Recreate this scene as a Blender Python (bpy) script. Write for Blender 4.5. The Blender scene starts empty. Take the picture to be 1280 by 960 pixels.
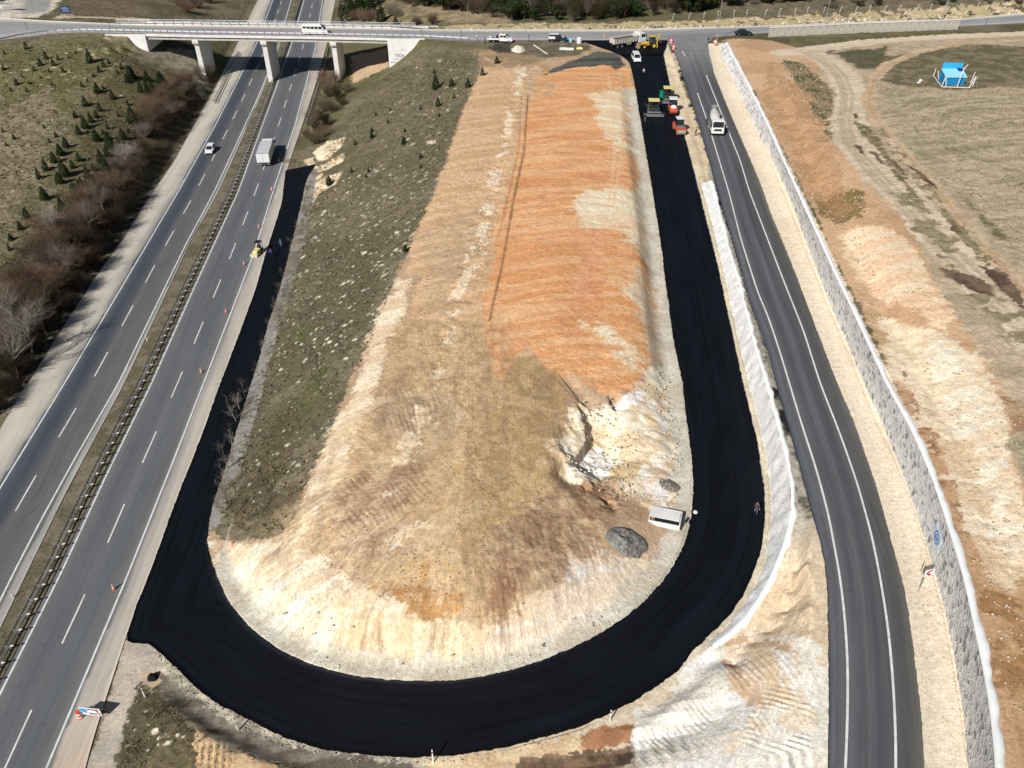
import bpy, bmesh, math, random
import numpy as np
from mathutils import Vector, Matrix
R = math.radians
rng = np.random.RandomState(7); random.seed(7)
scene = bpy.context.scene
col = scene.collection

# ------------------------------------------------------------------ camera
H = 70.0; FPX = 1050.0; PH = math.atan(780/1050.)
cp, sp = math.cos(PH), math.sin(PH)
cam_d = bpy.data.cameras.new('camera'); cam = bpy.data.objects.new('camera', cam_d); col.objects.link(cam)
cam.location = (0, 0, H); cam.rotation_euler = (math.pi/2-PH, 0, 0)
cam_d.lens = FPX/1280*36; cam_d.sensor_width = 36; cam_d.clip_end = 9000; cam_d.clip_start = .5
scene.camera = cam

def W(px, py, z=0.0):
    """where the sight line of a photo pixel meets the level z"""
    px = np.asarray(px, float); py = np.asarray(py, float)
    u = (px-640)/FPX; v = (480-py)/FPX
    dx = u; dy = cp+v*sp; dz = -sp+v*cp
    t = (z-H)/dz
    return dx*t, dy*t

# ------------------------------------------------------------------ noise
_T = rng.rand(256, 256)
def vn(x, y):
    xi = np.floor(x).astype(np.int64); yi = np.floor(y).astype(np.int64)
    fx = x-xi; fy = y-yi
    fx = fx*fx*(3-2*fx); fy = fy*fy*(3-2*fy)
    a = _T[xi & 255, yi & 255]; b = _T[(xi+1) & 255, yi & 255]
    c = _T[xi & 255, (yi+1) & 255]; d = _T[(xi+1) & 255, (yi+1) & 255]
    return (a+(b-a)*fx)*(1-fy)+(c+(d-c)*fx)*fy
def fbm(x, y, o=4, seed=0, gain=.5):
    s = 0; a = 1; n = 0
    c, q = math.cos(.6), math.sin(.6)
    x = x+seed*17.3; y = y+seed*31.7
    for i in range(o):
        s = s+a*vn(x, y); n += a; a *= gain
        x, y = (c*x-q*y)*2.03+11.1, (q*x+c*y)*2.03+5.7
    return s/n
def ss(a, b, x):
    t = np.clip((x-a)/(b-a), 0, 1); return t*t*(3-2*t)

# ------------------------------------------------------------------ traced lines of the site
def dense(pts, step=.8, closed=False):
    p = np.array(pts, float)
    if closed: p = np.vstack([p, p[:1]])
    d = np.r_[0, np.cumsum(np.hypot(*(np.diff(p[:, :2], axis=0).T)))]
    n = max(2, int(d[-1]/step)+1)
    t = np.linspace(0, d[-1], n)
    return np.stack([np.interp(t, d, p[:, k]) for k in range(p.shape[1])], 1)
def smooth(p, it=6, closed=False):
    p = np.array(p, float)
    for _ in range(it):
        q = p.copy()
        q[1:-1] = (p[:-2]+2*p[1:-1]+p[2:])/4
        p = q
    return p
def line(pts, z, sm=10, step=.8):
    """pixels + height (number, list or function of px,py) -> dense world polyline x,y,z"""
    out = []
    for i, (px, py) in enumerate(pts):
        zz = z(px, py) if callable(z) else (z[i] if hasattr(z, '__len__') else z)
        x, y = W(px, py, zz); out.append((float(x), float(y), zz))
    return smooth(dense(out, step), sm)

def zR(Y):      # level of the slip road on the right
    return np.interp(Y, [20, 130, 205, 225], [8.5, 9.0, 11.9, 12.0])
def zr(px, py): # level of the fresh ramp
    a = np.interp(py, [55, 150, 240, 400, 600, 740, 800, 860], [12, 10.8, 9.6, 7.4, 5.2, 4.2, 3.8, 3.4])
    b = np.interp(px, [155, 190, 250, 400, 560, 700, 860], [.02, .12, .4, 1.3, 2.3, 3.2, 3.9])
    if py < 450 and px > 500: return float(a)
    w = float(ss(650., 850., float(px)))
    if px < 450: b = .03+b*float(ss(620., 870., float(py)))
    return float(a*w+b*(1-w))
def lineR(pts, off=0.0, sm=10, step=.8):
    out = []
    for px, py in pts:
        z = 10.
        for _ in range(12):
            x, y = W(px, py, z); z = float(zR(float(y)))+off
        out.append((float(x), float(y), z))
    return smooth(dense(out, step), sm)

# highway (level 0)
EXT = lambda l: l
hwL_out = line([(-60,640),(10,517),(34,480),(75,415),(120,345),(155,297),(190,240),(215,205),(250,142),(270,107),(295,57),(314,15),(322,0),(336,-40)], 0)
hwL1 = line([(-150,860),(0,610),(80,480),(150,362.5),(222.5,240),(270,155),(320,56),(341,0),(353,-40)], 0)
hwL3 = line([(-80,910),(0,751),(15,720),(50,652),(92.5,575),(147.5,480),(232.5,305),(267.5,240),(320,127),(344,70),(364,0),(373,-40)], 0)
hwL_in = line([(-60,910),(10,757),(27,720),(62,652),(104,575),(155,480),(236.5,305),(273,240),(323,127),(346.5,70),(366,0),(375,-40)], 0)
hwR_in = line([(-95,1040),(-7,867),(67,720),(126,600),(185,480),(239,360),(295,240),(343,107),(361,56),(377.5,0),(386,-40)], 0)
hwR1 = line([(-80,1030),(0,867),(74.5,720),(130,600),(189,480),(242.5,360),(297.5,240),(346,107),(364,56),(380,0),(389,-40)], 0)
hwR3 = line([(20,1050),(58,960),(159,720),(215,580),(254,480),(316,320),(342,237),(369,155),(385,95),(394,60),(403,0),(409,-40)], 0)
hwR_out = line([(85,1050),(112,935),(155,803),(172,752),(186,720),(220,625),(250,550),(275,480),(300,415),(320,360),(331,320),(339,295),(352,255),(358,213),(378,155),(396,100),(407,60),(419,0),(426,-40)], 0)

ramp_in = line([(395,205),(388,213),(381,228),(379,240),(366,295),(350,357),(335,402),(320,457),(312,480),(297,530),(282,580),(265,627),(258,660),(258,690),(269,720),(280,750),(300,775),(320,795),(352,817),(387,832),(432,845),(495,852),(562,852),(607,846),(640,838),(690,822),(745,795),(785,771),(815,742),(835,718),(855,685),(864,650),(867.5,605),(863,555),(855,500),(854,480),(842,425),(832,352),(825,295),(816,240),(807.5,190),(800,145),(792.5,100),(787,77),(777,69),(756,60),(726,50.5)], zr, 8)
ramp_out = line([(357,213),(352,255),(339,295),(331,320),(320,360),(300,415),(275,480),(250,550),(220,625),(186,720),(172,752),(155.5,803),(185,803),(210,824),(250,864),(275,881),(320,904),(345,917),(395,934),(445,942),(505,946),(560,944),(595,940),(640,931),(672,922),(715,911),(760,892),(800,871),(852,835),(863,816),(880,800),(910,772),(930,742),(940,720),(950,692),(956,655),(955,610),(947,555),(937,512),(929,480),(912,402),(897,332),(882,272),(874,240),(865,205),(857,175),(849,145),(837,105),(832,82),(829,67),(833,58),(834,50.5)], zr, 1)
rr_l = lineR([(840,58),(849,80),(857,105),(872,150),(886,200),(897,240),(922,322),(937,377),(960,440),(970,480),(982,522),(997,572),(1012,630),(1027,680),(1034,717),(1036,845),(1036.5,895),(1035,960),(1031,1040),(1022,1150)])
rr_a = lineR([(851,60),(857,72),(872,117),(882,145),(892,177),(911,240),(927,302),(947,365),(960,395),(975,440),(987,480),(1002,530),(1020,585),(1035,640),(1050,720),(1056,770),(1060,832),(1059.5,895),(1057,960),(1052,1040),(1042,1150)])
rr_b = lineR([(870,62),(882,92),(905,150),(925,200),(937,240),(960,300),(980,352),(1005,415),(1025.5,480),(1050,542),(1072,605),(1090,670),(1100,720),(1110,782),(1116,845),(1119.5,910),(1120,960),(1119,1040),(1112,1150)])
rr_r = lineR([(885,60),(892,90),(912,140),(937,197),(953,235),(965,270),(992,335),(1017,402),(1047,480),(1067,525),(1097,612),(1115,680),(1130,730),(1142,807),(1152,895),(1156,960),(1159,1040),(1156,1150)])
xr_n = line([(-120,60),(0,54.5),(25,49),(62,42.5),(100,40.6),(170,42),(250,43.5),(320,44.5),(420,46),(525,48),(590,51.5),(640,50.5),(727,50.8),(780,51),(834,51),(870,54),(884,56),(893,47),(917,44.5),(960,41),(1080,34),(1197,33),(1280,29),(1400,24)], 12.0, 4)
xr_f = line([(-120,18),(0,22),(62,26),(182,31),(250,32),(400,34),(565,37),(640,37),(765,37),(840,35),(960,32),(1080,27),(1195,24),(1280,16),(1400,8)], 12.0, 4)

# stone retaining wall right of the slip road
sw_base = lineR([(900,57),(905,75),(925,115),(950,170),(960,187),(985,240),(1010,305),(1035,372),(1060,427),(1082,480),(1110,540),(1135,605),(1160,680),(1172,720),(1185,770),(1197,832),(1207,895),(1212,960),(1215,1040),(1212,1150)])
def sw_h(Y): return np.interp(Y, [30, 60, 120, 200, 222], [5.2, 5.0, 4.2, 2.2, 1.4])
def lineSW(pts, add=0.):
    out = []
    for px, py in pts:
        z = 13.
        for _ in range(14):
            x, y = W(px, py, z); z = float(zR(float(y))+sw_h(float(y)))+add
        out.append((float(x), float(y), z))
    return smooth(dense(out), 10)
sw_top = lineSW([(907,53),(927,91),(952,140),(960,158),(997,240),(1020,290),(1045,345),(1067,390),(1090,440),(1108,480),(1140,537),(1165,595),(1185,655),(1205,720),(1221,795),(1235,860),(1245,945),(1248,1040),(1246,1150)])

# white shotcrete wall between ramp and slip road
ww_base = line([(877,229),(880,240),(890,275),(904,332),(919,402),(937,480),(945,512),(956,555),(964,610),(965,655),(959,692),(949,722),(938,744),(916,776),(886,803)], zr, 8)
ww_topz = lambda px, py: float(np.interp(py, [105, 240, 360, 480, 580, 642, 670, 700, 720, 745, 785, 806], [11.6, 10.0, 9.4, 9.0, 8.5, 7.9, 7.2, 6.5, 5.9, 5.3, 4.6, 4.1]))
ww_top = line([(888,226),(892,240),(907,300),(925,360),(940,420),(958,480),(974,540),(985,580),(990,610),(990,645),(983,670),(973,700),(964,720),(951,745),(921,783),(889,806)], ww_topz, 8)

# ------------------------------------------------------------------ relief: lines of known height, the land stretched between them
GX0, GX1, GY0, GY1, GS = -260, 280, -40, 460, 1.0
nx, ny = int((GX1-GX0)/GS)+1, int((GY1-GY0)/GS)+1
Hc = np.full((nx, ny), np.nan); Kr = np.zeros((nx, ny), bool)
def pin(p, dz=0., over=True, hard=False):
    i = np.rint((p[:, 0]-GX0)/GS).astype(int); j = np.rint((p[:, 1]-GY0)/GS).astype(int)
    ok = (i >= 0) & (i < nx) & (j >= 0) & (j < ny)
    i, j, z = i[ok], j[ok], p[ok, 2]+dz
    if not over:
        k = np.isnan(Hc[i, j]); i, j, z = i[k], j[k], z[k]
    Hc[i, j] = z
    if hard: Kr[i, j] = True
def resamp(p, n):
    d = np.r_[0, np.cumsum(np.hypot(*(np.diff(p[:, :2], axis=0).T)))]
    t = np.linspace(0, d[-1], n)
    return np.stack([np.interp(t, d, p[:, k]) for k in range(p.shape[1])], 1)
def match(a, b):
    """for each point of a the (monotone) nearest point of b"""
    b = dense(b, .25); j0 = 0; out = []
    for p in a:
        hi = min(len(b), j0+260)
        d = (b[j0:hi, 0]-p[0])**2+(b[j0:hi, 1]-p[1])**2
        j0 = j0+int(np.argmin(d)); out.append(b[j0])
    out[0] = b[0]; out[-1] = b[-1]
    return smooth(np.array(out), 20)
def pinstrip(a, b, ext=1.2, dz=-.12, k=None):
    d = b-a; L = np.hypot(d[:, 0], d[:, 1])+1e-6
    n = k or int(np.max(L)/.5)+6
    for t in np.linspace(0, 1, n):
        for e in (0,):
            q = a+d*t; pin(q, dz, hard=True)
    for e in np.linspace(0, ext, 3):
        u = d/L[:, None]; 
        q = a-u*e; q[:, 2] = a[:, 2]; pin(q, dz, hard=True)
        q = b+u*e; q[:, 2] = b[:, 2]; pin(q, dz, hard=True)
def P(*pts):   # (px, py, z) pins
    q = []
    for px, py, z in pts:
        x, y = W(px, py, z); q.append((float(x), float(y), z))
    pin(dense(q, .7) if len(q) > 1 else np.array(q), 0, True)
def PW(*pts): pin(dense(pts, .7), 0, True)

# left bank
P((-60,560,1.0),(0,470,1.2),(60,395,1.3),(110,320,1.3),(150,262,1.3),(195,190,1.5),(232,130,1.6),(252,108,1.4))
P((-100,420,4),(0,340,4.2),(60,270,4.6),(110,205,5.0),(150,150,5.4),(185,118,5.6),(200,95,5.8))
P((-100,230,6.8),(0,220,6.5),(60,160,7.2),(120,110,8.2),(165,82,9.0))
P((-100,110,9.6),(0,105,9.6),(60,80,10.4),(120,62,11.0),(150,55,11.3))
P((-120,66,11.9),(0,60,11.9),(40,50,11.9),(100,44,11.9),(135,45,11.9))
# land beyond the crossing road
P((-120,10,12),(0,14,12),(60,20,11.9),(140,26,11.6),(180,26,11.0))
P((120,5,8),(170,0,6)); P((240,24,6.5),(200,0,4.)); P((285,22,1.5),(300,0,1.0))
P((430,22,2.0),(433,0,1.2)); P((470,25,6.5),(470,0,5)); P((520,30,10.5),(520,8,9.5),(500,-20,8)); P((565,32,11.9),(640,32,11.9),(765,32,11.9),(840,31,11.9),(960,28,11.9),(1080,22,11.9),(1195,18,11.9),(1280,11,11.9),(1400,2,11.9))
P((600,15,11),(760,14,11),(900,12,12),(1000,8,13.2),(1150,2,14),(1280,-3,14.5),(1400,-10,15))
P((600,-60,10),(900,-60,13),(1280,-60,18))
# under the bridge
for Yb in (225, 229, 233, 237, 241):
    PW((-106, Yb, 11.2), (-100, Yb, 9.0), (-95, Yb, 7.2), (-86, Yb, 3.0), (-81, Yb, .4))
    PW((-50, Yb, .3), (-44, Yb, 1.0), (-38, Yb, 2.6), (-32.5, Yb, 4.3), (-27, Yb, 8.4), (-22.5, Yb, 11.4))
PW((-200, 460, 9), (-120, 460, 1), (-80, 460, 0), (-40, 460, 1), (0, 460, 8), (280, 460, 20))
PW((-260, -40, 3), (-260, 460, 12)); PW((280, -40, 17), (280, 460, 22))
PW((-260, -40, 3), (-60, -40, 0)); PW((-25, -40, -1), (0, -40, 2))
# green slope and island
P((395,200,.3),(398,215,.3),(391,240,.3),(380,295,.3),(364,357,.3),(349,402,.3),(333,457,.3),(322,490,.3),(308,540,.3),(292,590,.3),(275,632,.35),(266,655,.4))
P((402,185,.3),(408,150,.5),(425,120,1.5),(450,104,2.8),(485,89,4.3))
P((530,58,11.7),(590,64,11.9),(605,60,12),(640,62,12.1),(700,62,12.1),(750,70,12.0))
P((590,80,12.2),(575,140,12.2),(560,195,12.0),(540,245,11.6),(520,300,11.0),(480,390,9.8),(440,480,8.6),(405,560,7.4),(380,610,6.4),(362,655,5.0),(330,672,3.0),(300,676,1.8))
P((650,95,12.4),(640,200,12.3),(620,330,11.7),(600,450,10.9),(590,560,10.1),(590,650,9.1),(590,720,7.9))
P((480,470,9.9),(440,560,8.8),(415,640,7.2),(400,690,5.8),(470,735,6.4),(540,755,7.0),(600,760,7.0),(690,740,6.8))
P((300,700,2.8),(330,750,3.4),(390,785,4.3),(460,800,4.8),(540,806,5.1),(610,802,5.2),(690,782,5.4),(760,742,5.7),(790,700,5.8))
P((785,95,12.0),(790,150,11.9),(795,200,11.6),(803,260,11.2),(806,320,10.8),(803,380,10.2),(800,430,9.6),(790,470,9.2),(765,505,8.8),(720,520,9.3),(700,560,9.4),(715,590,8.6),(755,620,7.3),(775,650,6.6),(790,690,6.0))
P((735,590,6.4),(760,583,6.3),(772,560,6.4)); P((742,532,8.4),(765,530,7.8),(800,520,7.3),(815,500,7.6))
P((720,100,12.4),(700,200,12.3),(690,330,12.0),(690,430,11.2))
P((820,560,6.3),(800,600,6.2),(830,600,5.9),(845,540,6.4),(842,640,5.5))
# ditch and banks outside the bend
P((190,838,-.5),(200,850,-1.3),(238,884,-2.3),(285,910,-2.3),(345,932,-1.8),(425,955,-1.2),(500,972,-.6),(570,972,0.0),(640,952,.5),(700,934,1.1),(762,908,1.7),(800,886,2.2),(850,858,2.7),(876,832,3.3))
P((176,843,.1),(190,862,.7),(215,888,1.3),(250,914,1.7),(292,938,1.8),(340,956,1.9),(420,985,1.7),(500,1005,2.0),(560,1000,2.2),(640,975,2.8),(700,950,3.5),(770,919,4.3),(800,903,4.8),(860,878,5.3),(895,850,5.3),(905,815,4.9))
P((640,1000,1.6),(700,966,2.0),(800,930,2.9),(860,908,3.6),(912,888,5.0))
P((640,1030,3.4),(700,990,3.8),(800,954,4.7),(880,936,5.8),(935,908,6.8),(960,850,6.9),(950,800,6.4),(985,740,7.6),(1000,690,8.2))
P((800,1100,5.5),(900,1040,6.8),(980,1000,7.8),(990,900,8.0),(1000,800,8.1))
P((130,960,.1),(160,890,.15),(185,960,.5),(230,1000,.8),(300,1100,.8),(500,1150,1.5))
# narrow ground between white wall and slip road
def between(a, b, za): pass
# right field
P((925,70,14.1),(965,110,14.6),(1010,180,15.0),(1060,260,15.3),(1110,350,15.5),(1150,440,15.6),(1200,560,15.7),(1250,700,15.4),(1275,800,15.2),(1300,950,15.0))
P((960,52,13.2),(1000,60,12.9),(1100,50,12.6),(1195,42,12.3),(1290,36,12.2),(1400,30,12.2))
P((1100,110,14.2),(1180,200,15.0),(1280,330,15.8),(1400,450,16.0)); P((1180,100,14),(1280,120,14.4),(1400,130,15)); P((1250,450,15.4),(1290,560,15.4),(1350,700,15))
P((1270,1050,15),(1300,1150,15))

# walls
swt = sw_top.copy(); off = match(sw_top, sw_base)
d_ = sw_top[:, :2]-off[:, :2]
tang = np.gradient(sw_top[:, :2], axis=0); tang /= np.hypot(tang[:, 0], tang[:, 1])[:, None]
nrm = np.stack([-tang[:, 1], tang[:, 0]], 1)      # polyline runs towards the camera: +x side
nrm *= np.sign(nrm[:, :1])
SWN = nrm
def offs(p, n, d, dz=0.):
    q = p.copy(); q[:, :2] += n*d; q[:, 2] += dz; return q
for e in np.arange(.9, 3.7, .35): pin(offs(sw_top, nrm, e), -.1, hard=True)
tang2 = np.gradient(ww_top[:, :2], axis=0); tang2 /= np.hypot(tang2[:, 0], tang2[:, 1])[:, None]
WWN = np.stack([-tang2[:, 1], tang2[:, 0]], 1); WWN *= np.sign(WWN[:, :1])
for e in np.arange(.8, 2.3, .35): pin(offs(ww_top, WWN, e), -.1, hard=True)
pin(ww_base, -.12, hard=True); pin(sw_base, -.1, hard=True)
# roads last: they rule
RL = resamp(hwL_out, 500); RRt = match(RL, hwL_in); pinstrip(RL, RRt, 1.0)
RL2 = resamp(hwR_in, 500); RR2 = match(RL2, hwR_out); pinstrip(RL2, RR2, 1.0)
pinstrip(resamp(hwL_in, 500), match(resamp(hwL_in, 500), hwR_in), 0, -.04)
b1 = resamp(rr_l, 420); b2 = match(b1, rr_r); pinstrip(b1, b2, 1.2)
x1 = resamp(xr_f, 700); x2 = match(x1, xr_n)
deckmask = None
_save = Hc.copy(); pinstrip(x1, x2, 1.5)
# the crossing road leaves the ground between the abutments
iX = np.arange(nx)*GS+GX0; jY = np.arange(ny)*GS+GY0
mX = (iX > -101) & (iX < -24)
mY = (jY > 215) & (jY < 252)
Hc[np.ix_(mX, mY)] = _save[np.ix_(mX, mY)]
r_o = resamp(ramp_out, 900); r_i = match(r_o, ramp_in)
pinstrip(r_o, r_i, 1.0)
pinstrip(RL2, RR2, .3)
# solve: coarse to fine relaxation
def solve(C, levels=(16, 8, 4, 2, 1), its=(400, 260, 200, 160, 160)):
    prev = None
    for s, it in zip(levels, its):
        mx, my = (C.shape[0]+s-1)//s, (C.shape[1]+s-1)//s
        pad = np.full((mx*s, my*s), np.nan); pad[:C.shape[0], :C.shape[1]] = C
        b = pad.reshape(mx, s, my, s).transpose(0, 2, 1, 3).reshape(mx, my, s*s)
        cnt = np.sum(~np.isnan(b), 2); sm = np.nansum(b, 2)
        K = cnt > 0; V = np.where(K, sm/np.maximum(cnt, 1), 0)
        if prev is None: U = np.where(K, V, 7.)
        else:
            ii = np.minimum(np.arange(mx)//2, prev.shape[0]-1); jj = np.minimum(np.arange(my)//2, prev.shape[1]-1)
            U = prev[np.ix_(ii, jj)]; U = np.where(K, V, U)
        for _ in range(it):
            p = np.pad(U, 1, 'edge')
            U = np.where(K, V, (p[:-2, 1:-1]+p[2:, 1:-1]+p[1:-1, :-2]+p[1:-1, 2:])/4)
        prev = U
    return prev[:C.shape[0], :C.shape[1]]
HG = solve(Hc)
K_ = Kr.copy(); K_[np.ix_(mX | (iX < -100) & (iX > -108), (jY > 220) & (jY < 245))] = True
ny_lo = jY < 46
K_[:, ny_lo] |= ~np.isnan(Hc)[:, ny_lo]
for _ in range(12):
    p = np.pad(HG, 1, 'edge')
    S = (p[:-2, 1:-1]+p[2:, 1:-1]+p[1:-1, :-2]+p[1:-1, 2:]+2*HG)/6
    HG = np.where(K_, HG, S)
K_ = Kr.copy(); K_[:, ~ny_lo] = True
for _ in range(2):
    p = np.pad(HG, 1, 'edge')
    S = (p[:-2, 1:-1]+p[2:, 1:-1]+p[1:-1, :-2]+p[1:-1, 2:]+2*HG)/6
    HG = np.where(K_, HG, S)
def hz(x, y):
    fx = np.clip((np.asarray(x, float)-GX0)/GS, 0, nx-1.001); fy = np.clip((np.asarray(y, float)-GY0)/GS, 0, ny-1.001)
    i = fx.astype(int); j = fy.astype(int); a = fx-i; b = fy-j
    return (HG[i, j]*(1-a)+HG[i+1, j]*a)*(1-b)+(HG[i, j+1]*(1-a)+HG[i+1, j+1]*a)*b
def hit(px, py):
    """photo pixel -> point on the land"""
    u = (px-640)/FPX; v = (480-py)/FPX
    dy = cp+v*sp; dz = -sp+v*cp
    t0 = (22-H)/dz; t1 = (-4-H)/dz
    t = np.linspace(t0, t1, 240); g = H+dz*t-hz(u*t, dy*t)
    k = np.argmax(g < 0) if np.any(g < 0) else len(t)-1
    if k > 0:
        a = g[k-1]/(g[k-1]-g[k]+1e-9); tt = t[k-1]+(t[k]-t[k-1])*a
    else: tt = t[0]
    return float(u*tt), float(dy*tt), float(H+dz*tt)
def hl(pts): return np.array([hit(*p) for p in pts])

# ------------------------------------------------------------------ colour and material helpers
def lin(c): c = c/255.; return c/12.92 if c <= .04045 else ((c+.055)/1.055)**2.4
KB = .97
def C(r, g, b): return np.array([min(.84, lin(r)/KB), min(.84, lin(g)/KB), min(.84, lin(b)/KB)])
def CT(r, g, b): return tuple(C(r, g, b))+(1,)
class NT:
    def __init__(s, name):
        s.m = bpy.data.materials.new(name); s.m.use_nodes = True; s.t = s.m.node_tree; s.t.nodes.clear()
        s.out = s.n('ShaderNodeOutputMaterial'); s.b = s.n('ShaderNodeBsdfPrincipled'); s.l(s.b.outputs[0], s.out.inputs[0])
    def n(s, t, **k):
        q = s.t.nodes.new(t)
        for a, v in k.items(): setattr(q, a, v)
        return q
    def l(s, a, b): s.t.links.new(a, b)
    def noise(s, scale, det=4, vec=None, rough=.55, dist=0):
        q = s.n('ShaderNodeTexNoise'); q.inputs['Scale'].default_value = scale; q.inputs['Detail'].default_value = det
        q.inputs['Roughness'].default_value = rough; q.inputs['Distortion'].default_value = dist
        if vec is not None: s.l(vec, q.inputs['Vector'])
        return q.outputs['Fac']
    def pos(s, scale=(1, 1, 1)):
        g = s.n('ShaderNodeNewGeometry'); m = s.n('ShaderNodeMapping'); m.inputs['Scale'].default_value = scale
        s.l(g.outputs['Position'], m.inputs['Vector']); return m.outputs[0]
    def objc(s, scale=(1, 1, 1)):
        g = s.n('ShaderNodeTexCoord'); m = s.n('ShaderNodeMapping'); m.inputs['Scale'].default_value = scale
        s.l(g.outputs['Object'], m.inputs['Vector']); return m.outputs[0]
    def attr(s, name):
        q = s.n('ShaderNodeAttribute'); q.attribute_name = name; return q
    def mr(s, v, a, b, c, d):
        q = s.n('ShaderNodeMapRange'); s.l(v, q.inputs[0])
        for i, x in enumerate((a, b, c, d)): q.inputs[i+1].default_value = x
        return q.outputs[0]
    def math(s, op, a, b):
        q = s.n('ShaderNodeMath', operation=op)
        for i, x in enumerate((a, b)):
            if isinstance(x, (int, float)): q.inputs[i].default_value = x
            else: s.l(x, q.inputs[i])
        return q.outputs[0]
    def mix(s, fac, a, b, mode='MIX'):
        q = s.n('ShaderNodeMix', data_type='RGBA', blend_type=mode)
        for i, x in ((0, fac), (6, a), (7, b)):
            if isinstance(x, (int, float)): q.inputs[i].default_value = x
            elif isinstance(x, (tuple, list, np.ndarray)): q.inputs[i].default_value = tuple(x)[:3]+(1,)
            else: s.l(x, q.inputs[i])
        return q.outputs[2]
    def bump(s, h, strength=.5, dist=.1):
        q = s.n('ShaderNodeBump'); q.inputs['Strength'].default_value = strength; q.inputs['Distance'].default_value = dist
        s.l(h, q.inputs['Height']); s.l(q.outputs[0], s.b.inputs['Normal']); return q
    def fin(s, c, rough=.9, spec=.2, metal=0):
        if isinstance(c, (tuple, list, np.ndarray)): s.b.inputs['Base Color'].default_value = tuple(c)[:3]+(1,)
        else: s.l(c, s.b.inputs['Base Color'])
        if isinstance(rough, (int, float)): s.b.inputs['Roughness'].default_value = rough
        else: s.l(rough, s.b.inputs['Roughness'])
        s.b.inputs['Specular IOR Level'].default_value = spec; s.b.inputs['Metallic'].default_value = metal
        return s.m
_mats = {}
def M(name, c, rough=.5, spec=.4, metal=0, var=.12, scale=3.):
    """painted or cast surface with a little dirt and unevenness"""
    if name in _mats: return _mats[name]
    t = NT(name); v = t.objc()
    a = t.noise(scale, 5, v); b = t.noise(scale*7, 3, v)
    f = t.mr(a, .3, .7, 1-var, 1+var*.5); g = t.mr(b, .35, .65, 1-var*.5, 1+var*.3)
    c4 = tuple(c)[:3]+(1,)
    cc = t.mix(1, c4, t.math('MULTIPLY', f, g), 'MULTIPLY')
    m = t.fin(cc, t.mr(a, .3, .7, min(1, rough*.8), min(1, rough*1.25)), spec, metal)
    _mats[name] = m; return m

# ------------------------------------------------------------------ scene objects
def tag(o, label=None, cat=None, group=None, kind=None):
    if label: o['label'] = label
    if cat: o['category'] = cat
    if group: o['group'] = group
    if kind: o['kind'] = kind
    return o
def obj_np(name, v, f, m, attrs=None, parent=None, sm=False):
    me = bpy.data.meshes.new(name)
    v = np.asarray(v, np.float32); f = np.asarray(f, np.int32); k = f.shape[1]
    me.vertices.add(len(v)); me.vertices.foreach_set('co', v.ravel())
    me.loops.add(f.size); me.loops.foreach_set('vertex_index', f.ravel())
    me.polygons.add(len(f)); me.polygons.foreach_set('loop_start', np.arange(0, f.size, k, dtype=np.int32))
    me.polygons.foreach_set('loop_total', np.full(len(f), k, np.int32))
    if sm: me.polygons.foreach_set('use_smooth', np.ones(len(f), bool))
    me.update(calc_edges=True)
    for an, (ty, dat) in (attrs or {}).items():
        a = me.attributes.new(an, ty, 'POINT')
        if ty == 'FLOAT_COLOR': a.data.foreach_set('color', np.asarray(dat, np.float32).ravel())
        elif ty == 'FLOAT_VECTOR': a.data.foreach_set('vector', np.asarray(dat, np.float32).ravel())
        else: a.data.foreach_set('value', np.asarray(dat, np.float32).ravel())
    me.materials.append(m); me.validate()
    o = bpy.data.objects.new(name, me); col.objects.link(o)
    if parent: o.parent = parent
    return o
def gridf(a, b):
    i, j = np.meshgrid(np.arange(a-1), np.arange(b-1), indexing='ij'); q = i*b+j
    return np.stack([q, q+1, q+b+1, q+b], -1).reshape(-1, 4)

# ------------------------------------------------------------------ the land as one sheet
rows = 113960./np.linspace(1305, 268, 1040)-52
ylo = -np.geomspace(30, 900, 22)[::-1]+4.; ylo = ylo[ylo < rows[0]-.5]
yhi = rows[-1]+np.cumsum(np.geomspace(1.5, 700, 40))
Yr = np.r_[ylo, rows, yhi]
uf = np.linspace(-.585, .585, 1020)
ua = .585+np.cumsum(np.geomspace(.003, 1.2, 30))
Uc = np.r_[-ua[::-1], uf, ua]
YY, UU = np.meshgrid(Yr, Uc, indexing='ij')
XX = UU*np.maximum(YY+52, 60); NV = XX.size
X = XX.ravel(); Y = YY.ravel(); Z = hz(X, Y)
colr = np.zeros((NV, 3)); veg = np.zeros(NV); rel = np.zeros(NV)

def sdf(poly, sub=None):
    """signed distance (negative inside) of all vertices in reach"""
    x, y = (X, Y) if sub is None else (X[sub], Y[sub])
    d = np.full(len(x), 1e9); ins = np.zeros(len(x), bool)
    n = len(poly)
    for k in range(n):
        ax, ay = poly[k][:2]; bx, by = poly[(k+1) % n][:2]
        ex, ey = bx-ax, by-ay; L = ex*ex+ey*ey+1e-9
        t = np.clip(((x-ax)*ex+(y-ay)*ey)/L, 0, 1)
        dx, dy = x-ax-ex*t, y-ay-ey*t
        d = np.minimum(d, dx*dx+dy*dy)
        c = ((ay > y) != (by > y))
        with np.errstate(divide='ignore', invalid='ignore'):
            xc = ex*(y-ay)/(ey if abs(ey) > 1e-12 else 1e-12)+ax
        ins ^= c & (x < xc)
    d = np.sqrt(d); return np.where(ins, -d, d)
def near(pw, r):
    a = np.array(pw)[:, :2]; lo = a.min(0)-r; hi = a.max(0)+r
    return np.where((X > lo[0]) & (X < hi[0]) & (Y > lo[1]) & (Y < hi[1]))[0]
NW1 = fbm(X/6, Y/6, 4, 1)-.5; NW2 = fbm(X/6, Y/6, 4, 2)-.5
NF = fbm(X/1.1, Y/1.1, 3, 3)-.5
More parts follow.
